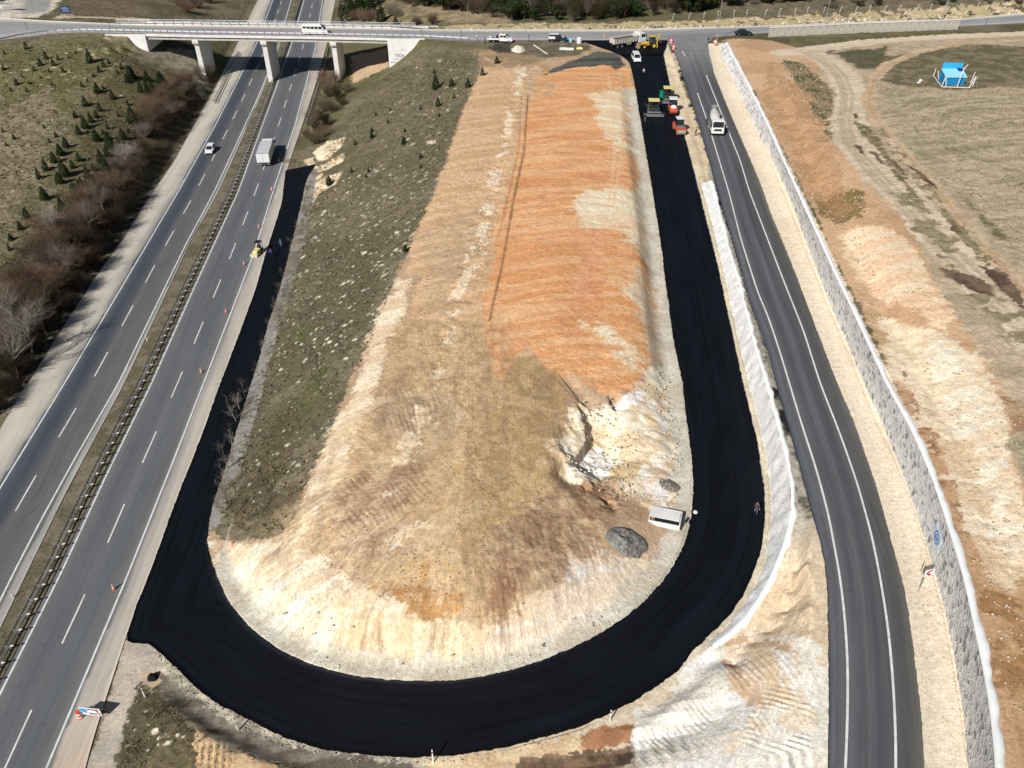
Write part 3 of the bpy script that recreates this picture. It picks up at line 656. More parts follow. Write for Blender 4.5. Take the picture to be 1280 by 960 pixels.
for q in [[(1165,330),(1190,338),(1230,348),(1246,372),(1225,368),(1190,350)], [(1225,332),(1252,340),(1280,365),(1284,392),(1262,376)], [(1085,188),(1097,190),(1106,205),(1098,203)], [(1110,196),(1126,208),(1136,220),(1128,218)], [(1066,142),(1072,142),(1072,148),(1067,148)], [(1134,206),(1150,215),(1170,232),(1180,240),(1165,234)], [(1188,270),(1198,290),(1193,288)], [(1066,180),(1078,182),(1082,194),(1074,192)]]:
    patch(q, (92,74,60), (120,100,80), .3, .6, v=0)
s, w = patch([(1120,110),(1290,112),(1290,340),(1150,210)], (0,0,0), op=0.)
th = np.hypot(X-95, (Y-150)*1.0); rg = fbm(th/1.2, np.arctan2(Y-150, X-95)*4, 3, 31)
lay(s, w*ss(.55, .72, rg[s])*.5, (190,170,134)); lay(s, w*ss(.42, .3, rg[s])*.35, (112,104,72))

# ------------------------------------------------------------------ small relief
def inside(px, soft=1.5):
    pw = hl(px); s = near(pw, soft*3); return s, 1-ss(-soft, soft, sdf(pw, s))
rel += (fbm(X/3., Y/3., 4, 40)-.5)*.16+(N4-.5)*.05
rel += veg*((fbm(X/.9, Y/.9, 3, 41)-.5)*.34+(N2-.5)*.25)
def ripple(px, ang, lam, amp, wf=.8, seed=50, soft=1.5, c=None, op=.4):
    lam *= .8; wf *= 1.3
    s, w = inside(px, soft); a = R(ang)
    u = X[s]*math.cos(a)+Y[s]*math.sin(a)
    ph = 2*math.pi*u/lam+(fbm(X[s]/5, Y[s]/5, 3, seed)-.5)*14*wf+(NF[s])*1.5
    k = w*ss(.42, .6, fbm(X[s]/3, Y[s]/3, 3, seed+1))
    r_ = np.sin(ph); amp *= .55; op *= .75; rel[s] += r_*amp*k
    if c: lay(s, k*ss(.1, .9, -r_)*op, c)  # troughs darkened in the colour too, as painted shade between the ridges
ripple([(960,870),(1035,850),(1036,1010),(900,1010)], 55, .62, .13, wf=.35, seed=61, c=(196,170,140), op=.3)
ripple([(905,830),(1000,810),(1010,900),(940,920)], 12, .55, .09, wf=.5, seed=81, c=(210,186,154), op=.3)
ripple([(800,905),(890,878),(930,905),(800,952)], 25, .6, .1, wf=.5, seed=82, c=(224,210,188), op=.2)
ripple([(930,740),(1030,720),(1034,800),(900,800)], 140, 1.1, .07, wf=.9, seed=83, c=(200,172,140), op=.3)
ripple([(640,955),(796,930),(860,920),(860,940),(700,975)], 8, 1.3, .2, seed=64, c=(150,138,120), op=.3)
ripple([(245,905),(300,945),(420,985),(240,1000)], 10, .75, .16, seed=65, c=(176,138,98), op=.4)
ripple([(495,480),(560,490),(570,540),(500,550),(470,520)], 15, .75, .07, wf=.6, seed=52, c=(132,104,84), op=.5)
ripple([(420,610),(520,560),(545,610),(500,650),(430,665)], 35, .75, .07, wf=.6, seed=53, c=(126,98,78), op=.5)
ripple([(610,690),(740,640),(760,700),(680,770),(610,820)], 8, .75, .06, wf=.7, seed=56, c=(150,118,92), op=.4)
flow = np.stack([X*.2, Y*.9, np.full(NV, .35)], 1)
def setflow(px, fn, k, soft=1.2):
    pw = hl(px); s = near(pw, soft*3); w = 1-ss(-soft, soft, sdf(pw, s)+NF[s]*2); ok = w > .5; a = s[ok]
    al, ac = fn(X[a], Y[a]); flow[a, 0] = al; flow[a, 1] = ac; flow[a, 2] = k*np.clip(w[ok]*2-1, 0, 1)**.5
ox, oy, _ = hit(590, 590)
polar = lambda x, y: (np.hypot(x-ox, y-oy), np.arctan2(y-oy, x-ox)*np.where(np.hypot(x-ox, y-oy) > 16, 26., 13.))
setflow([(256,676),(300,560),(430,560),(500,350),(620,330),(620,470),(710,480),(700,600),(760,650),(860,690),(850,720),(745,800),(640,845),(500,860),(380,840),(300,795),(258,700)], polar, 1.)
setflow([(560,100),(640,90),(630,230),(610,400),(520,430),(480,420),(525,300)], lambda x, y: (.8*x-.6*y, .6*x+.8*y), .8)
setflow([(620,470),(612,300),(640,200),(670,92),(795,90),(812,260),(835,400),(800,480),(750,500),(700,475)], lambda x, y: (x+2*np.sin(y/7), y*.8+.02*(x-12)**2+.1*x+3*(fbm(x/16, y/16, 3, 44)-.5)), .8)
setflow([(600,440),(660,440),(705,490),(690,590),(640,640),(590,600)], lambda x, y: (y, x*1.1), .8)
setflow([(860,828),(900,800),(990,650),(1036,720),(1040,1160),(800,1160),(640,1000),(796,920)], lambda x, y: (.5*x+.85*y, -.85*x+.5*y), .8)
setflow([(905,50),(1000,65),(1080,240),(1150,330),(1300,560),(1300,1160),(1225,1160),(1200,720),(1045,345),(950,140)], lambda x, y: (.95*x-.3*y, .3*x+.95*y), .4)
setflow([(1020,75),(1100,110),(1140,200),(1290,370),(1290,540),(1150,330),(1070,220)], lambda x, y: (.45*x-.9*y, .9*x+.45*y), .9)
# rough ground: pit, rubble, right bank
s, w = inside([(690,575),(700,540),(714,508),(745,503),(772,520),(780,560),(760,590),(790,610),(770,640),(735,612),(700,596)], 1.2)
hh_ = fbm(X[s]/3.2, Y[s]/3.2, 5, 70); q_ = hh_*7; te = np.floor(q_)+ss(.55, 1, q_-np.floor(q_)); rel[s] += w*((te/7-.5)*2.6+(fbm(X[s]/.8, Y[s]/.8, 3, 77)-.5)*.35)
s, w = inside([(775,490),(835,460),(858,560),(850,640),(790,640),(770,590),(775,540)], 2)
rel[s] += w*((fbm(X[s]/2.6, Y[s]/1.4, 5, 78)-.5)*.7)
pl_ = hl([(716,500),(728,520),(734,545),(722,562),(708,578),(722,592),(742,600)])
for k in range(len(pl_)-1):
    pass
def cliff(pts, depth, reach, sgn=1):
    pl = hl(pts); s = near(pl, reach); d = dist_line(pl, s); a = pl[0]; b = pl[-1]
    best = np.full(len(s), 1e9); side = np.zeros(len(s))
    for k in range(len(pl)-1):
        ax, ay = pl[k][:2]; ex, ey = pl[k+1][0]-ax, pl[k+1][1]-ay; L = ex*ex+ey*ey; t = np.clip(((X[s]-ax)*ex+(Y[s]-ay)*ey)/L, 0, 1)
        dd = (X[s]-ax-ex*t)**2+(Y[s]-ay-ey*t)**2; m = dd < best; best = np.where(m, dd, best); side = np.where(m, ex*(Y[s]-ay)-ey*(X[s]-ax), side)
    L0 = math.hypot(b[0]-a[0], b[1]-a[1]); tt = ((X[s]-a[0])*(b[0]-a[0])+(Y[s]-a[1])*(b[1]-a[1]))/L0**2; e = ss(-.1, .15, tt)*ss(1.1, .85, tt)
    on = side*sgn > 0; rel[s] -= np.where(on, depth*(1-ss(.3, 1, np.sqrt(best)/reach))*e, 0)
cliff([(722,508),(731,528),(734,546),(724,562),(712,574)], 1.7, 6.5)
cliff([(705,574),(716,590),(735,604),(742,606)], .9, 3., -1)
cliff([(760,494),(763,506),(768,512)], .8, 2.5)
cliff([(700,470),(724,500),(745,516)], .35, 2.)
s, w = inside([(1060,300),(1300,450),(1300,1100),(1262,1100),(1225,800),(1180,610),(1100,440)], 2); rel[s] += w*((fbm(X[s]/1.1, Y[s]/1.1, 5, 72)-.5)*.25)
s, w = inside([(640,90),(665,82),(640,210),(580,400),(505,600),(490,590),(560,380),(625,180)], 1.5); rel[s] += w*((fbm(X[s]/1.3, Y[s]/1.3, 4, 73)-.5)*.7)
s, w = inside([(650,620),(770,600),(790,660),(700,720),(620,700)], 2); rel[s] += w*((fbm(X[s]/1.0, Y[s]/1.0, 4, 74)-.5)*.45)
s, w = inside([(560,33),(1290,10),(1290,22),(1000,30),(640,37)], 1.5); rel[s] += w*((fbm(X[s]/2.0, Y[s]/2.0, 4, 75)-.4)*1.1)
# the cut face of the pit: a ledge with the shaded side towards the road
pitl = hl([(722,514),(728,530),(733,545),(722,560),(712,572),(700,575)])
if 0: pass
# keep the ground calm beside and under every paved surface
road_polys = [np.vstack([hwL_out, hwR_out[::-1]]), np.vstack([ramp_in, ramp_out[::-1]]), np.vstack([rr_l, rr_r[::-1]]), np.vstack([xr_f, xr_n[::-1]])]
calm = np.ones(NV); WALLK = np.ones(NV)
def nearz(pl, s):
    x, y = X[s], Y[s]; best = np.full(len(s), 1e9); zz = np.zeros(len(s)); side = np.zeros(len(s))
    for k in range(len(pl)-1):
        ax, ay, az = pl[k]; ex, ey = pl[k+1][0]-ax, pl[k+1][1]-ay; L = ex*ex+ey*ey+1e-9
        t = np.clip(((x-ax)*ex+(y-ay)*ey)/L, 0, 1); d = (x-ax-ex*t)**2+(y-ay-ey*t)**2
        m = d < best; best = np.where(m, d, best); zz = np.where(m, az+t*(pl[k+1][2]-az), zz)
        side = np.where(m, np.sign(ex*(y-ay)-ey*(x-ax)), side)
    return np.sqrt(best), zz, side
for pl, lo, hi in ((ramp_in, 1.0, 4.0), (ramp_out, .9, 3.0), (hwL_out, .8, 3.), (rr_l, .6, 2.2), (rr_r, 1., 3.), (xr_f, 1., 3.)):
    pl = pl[::3]; s = near(pl, hi+1); d, zz, _ = nearz(pl, s)
    if pl is xr_f: pass
    ok = (d < hi) & ~((X[s] > -101) & (X[s] < -24) & (Y[s] > 215) & (Y[s] < 252))
    a = s[ok]; w = 1-ss(lo, hi, d[ok]); Z[a] = Z[a]*(1-w)+(zz[ok]-.12)*w
for tp, bs, n_, hi in ((sw_top, sw_base, SWN, 6.), (ww_top, ww_base, WWN, 2.6)):
    tp = tp[::3]; bs = bs[::3]; s = near(tp, 8)
    d, zz, sd_ = nearz(tp, s); db, zb, sb = nearz(bs, s)
    east = sd_ > 0 if tp[0][1] > tp[-1][1] else sd_ < 0
    ok = east & (d < hi); a = s[ok]; w = 1-ss(hi*.4, hi, d[ok]); Z[a] = Z[a]*(1-w)+(zz[ok]-.1)*w
    ok = (~east) & (d < 5) & (db < 1.2); a = s[ok]; Z[a] = zb[ok]-.1
    pg = np.vstack([tp, bs[::-1]]); s2 = near(pg, 1); dd = sdf(pg, s2); a = s2[dd < .12]; Z[a] = nearz(bs, a)[1]-.35; WALLK[a] = 0
for q in road_polys:
    q = q[::3]; s = near(q, 4); calm[s] = np.minimum(calm[s], ss(.6, 2.4, sdf(q, s)))
for q in (sw_top, ww_top):
    s = near(q, 4); calm[s] = np.minimum(calm[s], .25+.75*ss(1.4, 3., dist_line(q[::4], s)))
deckz = (X > -101) & (X < -24) & (Y > 224) & (Y < 243)
calm[deckz] = np.minimum(1, calm[deckz]+.3)
Z = Z+rel*calm*WALLK
# far land: rise gently to the horizon
for a_, b_ in ((RL, RRt), (RL2, RR2), (r_o, r_i), (b1, b2)):
    q = np.vstack([a_[::3], b_[::-1][::3]]); s = near(q, 1); d = sdf(q, s); ok = d < .25
    zz = nearz(a_[::3], s[ok])[1]; zb = nearz(b_[::3], s[ok])[1]; Z[s[ok]] = np.minimum(Z[s[ok]], np.minimum(zz, zb)-.07)
far = ss(420, 1500, np.hypot(X, Y)); Z = Z+far*(fbm(X/300, Y/300, 3, 80)*30)

t = NT('ground_earth'); ca = t.attr('col'); vg = t.attr('veg').outputs['Fac']; p = t.pos()
n1 = t.noise(2.2, 6, p, .68); n2 = t.noise(9., 4, p, .65); n3 = t.noise(.9, 5, p, .6)
f = t.math('MULTIPLY', t.mr(n1, .3, .7, .80, 1.18), t.mr(n2, .32, .68, .76, 1.18))
base = t.mix(1, ca.outputs['Color'], f, 'MULTIPLY')
fa = t.attr('flow'); sx = t.n('ShaderNodeSeparateXYZ'); t.l(fa.outputs['Vector'], sx.inputs[0])
cx_ = t.n('ShaderNodeCombineXYZ'); t.l(t.math('MULTIPLY', sx.outputs[0], .22), cx_.inputs[0]); t.l(sx.outputs[1], cx_.inputs[1])
fs = t.noise(1.25, 6, cx_.outputs[0], .72, .4); fs2 = t.noise(3.4, 4, cx_.outputs[0], .65, .3)
am = t.math('MULTIPLY', sx.outputs[2], t.mr(n3, .36, .58, .35, 1.))
fm = t.math('MULTIPLY', t.mr(fs, .3, .7, .78, 1.28), t.mr(fs2, .34, .66, .84, 1.18))
base = t.mix(am, base, t.mix(1, base, fm, 'MULTIPLY'))
rdg = t.math('ABSOLUTE', t.math('SUBTRACT', fs2, .5), 0); crack = t.math('MULTIPLY', t.mr(rdg, .0, .022, 1, 0), t.mr(fs, .46, .54, 0, .55))
base = t.mix(t.math('MULTIPLY', crack, am), base, t.mix(1, base, (.42,.34,.28,1), 'MULTIPLY'))
vor = t.n('ShaderNodeTexVoronoi'); vor.inputs['Scale'].default_value = 2.3; t.l(p, vor.inputs['Vector'])
dk = t.mr(vor.outputs['Distance'], .1, .34, 1, 0)
dk = t.math('MULTIPLY', dk, t.mr(n3, .46, .6, 0, 1))
base = t.mix(t.math('MULTIPLY', dk, .6), base, t.mix(1, base, (.35, .3, .25, 1), 'MULTIPLY'))
gv = t.math('MULTIPLY', vg, t.mr(n3, .44, .66, 0, .6))
base = t.mix(gv, base, t.mix(n1, (.042, .042, .02, 1), (.17, .145, .095, 1)))
gv2 = t.math('MULTIPLY', vg, t.mr(t.noise(5.5, 4, p, .7), .55, .7, 0, .6))
base = t.mix(gv2, base, (.045, .038, .022, 1))
hh = t.math('ADD', t.math('ADD', t.math('MULTIPLY', n1, .5), t.math('MULTIPLY', n2, .3)), t.math('MULTIPLY', t.math('ADD', t.math('MULTIPLY', fs, .5), t.math('MULTIPLY', fs2, .35)), am))
t.bump(hh, .75, .2)
mat_ground = t.fin(base, .95, .1)
# tag faces the deck shadows: nothing else to do
o = obj_np('ground', np.stack([X, Y, Z], 1), gridf(len(Yr), len(Uc)), mat_ground,
           {'col': ('FLOAT_COLOR', np.hstack([np.clip(colr, 0, .84), np.ones((NV, 1))])), 'veg': ('FLOAT', veg), 'flow': ('FLOAT_VECTOR', flow)}, sm=True)
tag(o, kind='structure')

# ------------------------------------------------------------------ paved strips
def strip(name, a, b, dz, m, n=None, nc=14, cf=None, kind='structure', rag=0.0, zfn=None):
    n = n or max(60, int(len(a)*.9)); a = resamp(a, n); b = match(a, b)
    tt = np.linspace(0, 1, nc)
    v = a[:, None, :]*(1-tt[None, :, None])+b[:, None, :]*tt[None, :, None]
    wd = np.hypot(*(b-a)[:, :2].T); lon = np.r_[0, np.cumsum(np.hypot(*np.diff((a+b)[:, :2]/2, axis=0).T))]
    if zfn is not None: v[:, :, 2] = zfn(v[:, :, 1])
    v[:, :, 2] += dz
    if rag:
        for e_, k_ in ((0, 1), (-1, 2)):
            u_ = (v[:, e_]-v[:, 1 if e_ == 0 else -2]); u_[:, 2] = 0; u_ /= np.linalg.norm(u_, axis=1)[:, None]+1e-9; v[:, e_] += u_*((fbm(lon/.7, lon*0+k_*9, 4, 5, .7)-.5)*rag)[:, None]
    st = np.stack([np.broadcast_to(tt[None]*wd[:, None], (n, nc)), np.broadcast_to(lon[:, None], (n, nc)), np.broadcast_to(tt[None], (n, nc))], -1)
    V = v.reshape(-1, 3); F = gridf(n, nc); ST = st.reshape(-1, 3)
    e1 = v[:, 0].copy(); e2 = v[:, -1].copy(); e1[:, 2] -= .16; e2[:, 2] -= .16      # turned-down edges
    k = len(V); V = np.vstack([V, e1, e2]); ST = np.vstack([ST, st[:, 0], st[:, -1]])
    i = np.arange(n-1)
    F = np.vstack([F, np.stack([i*nc, k+i, k+i+1, (i+1)*nc], 1), np.stack([i*nc+nc-1, (i+1)*nc+nc-1, k+n+i+1, k+n+i], 1)])
    at = {'st': ('FLOAT_VECTOR', ST)}
    if cf is not None:
        c = cf(ST[:, 0], ST[:, 1], ST[:, 2], V); at['col'] = ('FLOAT_COLOR', np.hstack([c, np.ones((len(c), 1))]))
    o = obj_np(name, V, F, m, at); tag(o, kind=kind); return o
def asphalt(name, streak=.12, fine=.1, use_col=True, base=(.1, .1, .1), rough=.85, spec=.25, grain=.25, scuff=False):
    t = NT(name); a = t.attr('st').outputs['Vector']; mp = t.n('ShaderNodeMapping'); mp.inputs['Scale'].default_value = (2.2, .03, 0); t.l(a, mp.inputs['Vector'])
    n1 = t.noise(1., 6, mp.outputs[0], .65); mp2 = t.n('ShaderNodeMapping'); mp2.inputs['Scale'].default_value = (.35, .08, 0); t.l(a, mp2.inputs['Vector'])
    n2 = t.noise(1., 5, mp2.outputs[0], .6); p = t.pos(); n3 = t.noise(9, 4, p, .7)
    f = t.math('MULTIPLY', t.math('MULTIPLY', t.mr(n1, .3, .7, 1-streak, 1+streak), t.mr(n2, .3, .7, 1-fine, 1+fine)), t.mr(n3, .3, .7, 1-grain*.5, 1+grain*.5))
    c = t.attr('col').outputs['Color'] if use_col else base+(1,)
    c = t.mix(1, c, f, 'MULTIPLY'); t.bump(n3, .15, .02)
    if scuff:
        m3 = t.n('ShaderNodeMapping'); m3.inputs['Scale'].default_value = (3.2, .22, 0); t.l(a, m3.inputs['Vector'])
        c = t.mix(t.math('MULTIPLY', t.mr(t.noise(1., 5, m3.outputs[0], .6), .66, .74, 0, .5), t.mr(n2, .45, .6, 0, 1)), c, (.02, .022, .028, 1))
    else:
        wv = t.n('ShaderNodeTexVoronoi', feature='DISTANCE_TO_EDGE'); m3 = t.n('ShaderNodeMapping'); m3.inputs['Scale'].default_value = (.22, .05, 0); t.l(a, m3.inputs['Vector'])
        wv.inputs['Scale'].default_value = 1; t.l(m3.outputs[0], wv.inputs['Vector']); ck = t.math('MULTIPLY', t.mr(wv.outputs['Distance'], 0, .006, 1, 0), t.mr(n2, .5, .6, 0, .45))
        c = t.mix(ck, c, (.03, .03, .03, 1)); st_ = t.mr(t.noise(.55, 4, t.pos(), .6), .62, .72, 0, .22); c = t.mix(st_, c, (.05, .05, .052, 1))
    return t.fin(c, t.mr(n2, .3, .7, rough*.9, min(1, rough*1.1)), spec)
def lerpc(xs, cs, q):
    cs = np.array([C(*c) for c in cs]); return np.stack([np.interp(q, xs, cs[:, k]) for k in range(3)], 1)
m_hw = asphalt('highway_asphalt', .14, .10)
def dl(V, pl):
    s = V[:, :2]; d = np.full(len(s), 1e9)
    pp = pl[::6]
    for k in range(len(pp)-1):
        ax, ay = pp[k][:2]; ex, ey = pp[k+1][0]-ax, pp[k+1][1]-ay; L = ex*ex+ey*ey
        t_ = np.clip(((s[:, 0]-ax)*ex+(s[:, 1]-ay)*ey)/L, 0, 1)
        d = np.minimum(d, (s[:, 0]-ax-ex*t_)**2+(s[:, 1]-ay-ey*t_)**2)
    return np.sqrt(d)
def cfL(s, l, q, V):
    d1 = dl(V, hwL1); d3 = dl(V, hwL3)
    w = d1+d3+1e-6; lane = d1/w                        # 0 at outer line .. 1 at inner line, between the lines
    base = lerpc([0, .1, .22, .36, .5, .7, 1], [(92,96,102), (74,79,88), (66,71,80), (74,77,84), (98,98,98), (92,93,94), (104,103,101)], lane)
    out = (q < .5) & (w > 7.9) & (d1 < d3); inn = (q > .5) & (w > 7.9) & (d3 < d1)
    sh = lerpc([0, .5, 1.4, 3., 6], [(128,126,122), (150,147,141), (178,172,161), (196,189,176), (178,170,154)], d1+(fbm(V[:, 0]/2, V[:, 1]/9, 4, 90)-.5)*2.4)
    base[out] = sh[out]; si = lerpc([0, .3, 2], [(120,118,114), (150,148,143), (160,158,153)], d3); base[inn] = si[inn]
    return base
def cfR(s, l, q, V):
    d1 = dl(V, hwR1); d3 = dl(V, hwR3); w = d1+d3+1e-6; lane = d1/w
    base = lerpc([0, .1, .28, .5, .72, .9, 1], [(112,113,114), (100,102,104), (93,95,98), (100,102,104), (94,97,100), (103,104,105), (116,116,114)], lane)
    ny_ = fbm(V[:, 0]/1.6, V[:, 1]/7, 4, 91)
    out = (q > .5) & (w > 7.9) & (d3 < d1); inn = (q < .5) & (w > 7.9) & (d1 < d3)
    sh = lerpc([0, .4, 1.2, 3], [(128,126,122), (158,153,146), (178,171,160), (186,176,162)], d3+(ny_-.5)*1.6)
    nearb = ss(46, 36, V[:, 1])[:, None]; sh = sh*(1-nearb*.5)+C(196, 170, 142)*nearb*.5
    base[out] = sh[out]; base[inn] = C(120, 118, 114)
    return base
strip('highway_left_carriageway', hwL_out, hwL_in, 0.0, m_hw, 620, 46, cfL)
strip('highway_right_carriageway', hwR_in, hwR_out, 0.0, m_hw, 620, 46, cfR)
m_new = asphalt('fresh_asphalt', .55, .35, False, (.0030, .0042, .0075), .66, .16, .5, scuff=True)
m_slip = asphalt('slip_road_asphalt', .22, .1)
def cfS(s, l, q, V):
    da = dl(V, rr_a); db = dl(V, rr_b); w = da+db; f = np.where(da < db, -da/3.2, 0)+0*s
    lane = np.where((w < 5.4), da/w, np.where(da < db, -da/1.2, 1+db/1.6))
    jw = ss(190, 222, V[:, 1])[:, None]
    return C(126, 127, 128)*jw+(1-jw)*lerpc([-2, -1, -.3, 0, .3, .5, .7, 1, 1.3, 2., 2.6], [(62,66,72), (88,91,96), (104,106,110), (96,97,99), (76,78,82), (94,95,97), (74,76,80), (88,88,88), (74,75,75), (84,83,80), (112,108,100)], lane)
strip('slip_road', rr_l, rr_r, 0.0, m_slip, 700, 40, cfS, rag=.22, zfn=zR)
strip('fresh_asphalt_ramp', ramp_out, ramp_in, .012, m_new, 2200, 16, rag=.35)
m_x = asphalt('crossing_road_asphalt', .1, .08)
def cfX(s, l, q, V):
    c = lerpc([0, .12, .2, .34, .5, .66, .8, .9, 1], [(206,200,186), (196,190,178), (160,158,154), (140,140,142), (150,150,151), (146,147,149), (162,161,159), (180,176,170), (178,172,164)], q)
    d = ((V[:, 0]-47)/20)**2; dk = (np.exp(-d)*ss(.3, .8, q))[:, None]
    return c*(1-dk*.35)
strip('crossing_road', x1, xr_n, .004, m_x, 700, 14, cfX)
# dark apron joining ramp and crossing road
def flat(name, pts, z, m, kind='structure', warp=0, seed=0):
    bm = bmesh.new(); pr = random.Random(seed); v = []
    for q in pts: v.append(bm.verts.new(q))
    f = bm.faces.new(v); bmesh.ops.triangulate(bm, faces=[f]); me = bpy.data.meshes.new(name); bm.to_mesh(me); bm.free()
    a = me.attributes.new('st', 'FLOAT_VECTOR', 'POINT')
    for i, vv in enumerate(me.vertices): a.data[i].vector = (vv.co.x, vv.co.y, 0)
    me.materials.append(m); o = bpy.data.objects.new(name, me); col.objects.link(o); tag(o, kind=kind); return o
ap = [(726,50.3),(735,50.4),(835,50.1),(834,53),(828,60),(829,67),(777,69),(765,62),(752,58),(735,54)]
flat('fresh_asphalt_apron', [tuple(map(float, W(a, b, 12.03)))+(12.032,) for a, b in ap], 0, m_new)
jn = [(834,45),(884,45),(886,60),(893,93),(857,105),(849,80),(838,58)]
flat('junction_mouth', [tuple(map(float, W(a, b, 12.012)))+(12.012,) for a, b in [(834,44),(893,44),(885,56),(886,64),(870,63),(851,63),(842,62),(834,52)]], 0, asphalt('junction_asphalt', .1, .1, False, tuple(C(126, 127, 128))))

# ------------------------------------------------------------------ road paint
m_paint = M('road_paint', (.72, .72, .70), .7, .2, 0, .22, 1.2)
def ribbon(p, w, dz, s0=None, s1=None):
    p = p.copy()
    d = np.r_[0, np.cumsum(np.hypot(*(np.diff(p[:, :2], axis=0).T)))]
    s0 = 0 if s0 is None else s0; s1 = d[-1] if s1 is None else s1
    n = max(2, int((s1-s0)/1.2)+1); t_ = np.linspace(s0, s1, n)
    q = np.stack([np.interp(t_, d, p[:, k]) for k in range(3)], 1)
    g = np.gradient(q[:, :2], axis=0); g /= np.hypot(g[:, 0], g[:, 1])[:, None]
    nn = np.stack([-g[:, 1], g[:, 0]], 1)
    a = q.copy(); b = q.copy(); a[:, :2] += nn*w/2; b[:, :2] -= nn*w/2; a[:, 2] += dz; b[:, 2] += dz
    V = np.stack([a, b], 1).reshape(-1, 3); i = np.arange(n-1)*2
    return V, np.stack([i, i+1, i+3, i+2], 1)
def ribbons(name, items, m, kind='structure'):
    Vs, Fs, k = [], [], 0
    for p, w, dz, a, b in items:
        V, F = ribbon(p, w, dz, a, b); Vs.append(V); Fs.append(F+k); k += len(V)
    o = obj_np(name, np.vstack(Vs), np.vstack(Fs), m); tag(o, kind=kind); return o
mid = lambda a, b, t=.5: (lambda A: np.hstack([A*(1-t)+match(A, b)*t]))(resamp(a, 500))
cl, cr = mid(hwL1, hwL3, .49), mid(hwR1, hwR3, .5)
def dashes(p, per, ln, y0):
    d = np.r_[0, np.cumsum(np.hypot(*(np.diff(p[:, :2], axis=0).T)))]
    s = np.interp(y0, p[:, 1], d) if p[0, 1] < p[-1, 1] else np.interp(-y0, -p[:, 1], d)
    s = s % per; out = []
    while s+ln < d[-1]: out.append((p, .17, .006, s, s+ln)); s += per
    return out
y_r = float(W(133.75, 678.75)[1]); y_l = float(W(20, 639)[1])
ribbons('lane_dashes_left_carriageway', dashes(cl, 13.3, 6.1, y_l), m_paint)
ribbons('lane_dashes_right_carriageway', dashes(cr, 13.3, 6.1, y_r), m_paint)
ribbons('edge_lines_left_carriageway', [(hwL1, .2, .006, None, None), (hwL3, .2, .006, None, None)], m_paint)
ribbons('edge_lines_right_carriageway', [(hwR1, .2, .006, None, None), (hwR3, .2, .006, None, None)], m_paint)
ribbons('edge_lines_slip_road', [(rr_a, .2, .008, None, None), (rr_b, .2, .008, None, None)], m_paint)

# ------------------------------------------------------------------ light
w_ = bpy.data.worlds.new('World'); scene.world = w_; w_.use_nodes = True; nt = w_.node_tree; bg = nt.nodes['Background']
sky = nt.nodes.new('ShaderNodeTexSky'); sky.sky_type = 'NISHITA'; sky.sun_disc = False
SUN = Vector((-.66, -1.02, .98)).normalized()
sky.sun_elevation = math.asin(SUN.z); sky.sun_rotation = math.atan2(SUN.x, SUN.y)
nt.links.new(sky.outputs[0], bg.inputs[0]); bg.inputs[1].default_value = .042
sd = bpy.data.lights.new('sun', 'SUN'); sd.energy = 5.0; sd.angle = R(.55); sd.color = (1, .968, .925)
so = bpy.data.objects.new('sun', sd); col.objects.link(so); so.rotation_euler = SUN.to_track_quat('Z', 'Y').to_euler(); so.location = SUN*300
scene.view_settings.view_transform = 'Standard'; scene.view_settings.look = 'None'; scene.view_settings.exposure = 0; scene.view_settings.gamma = 1

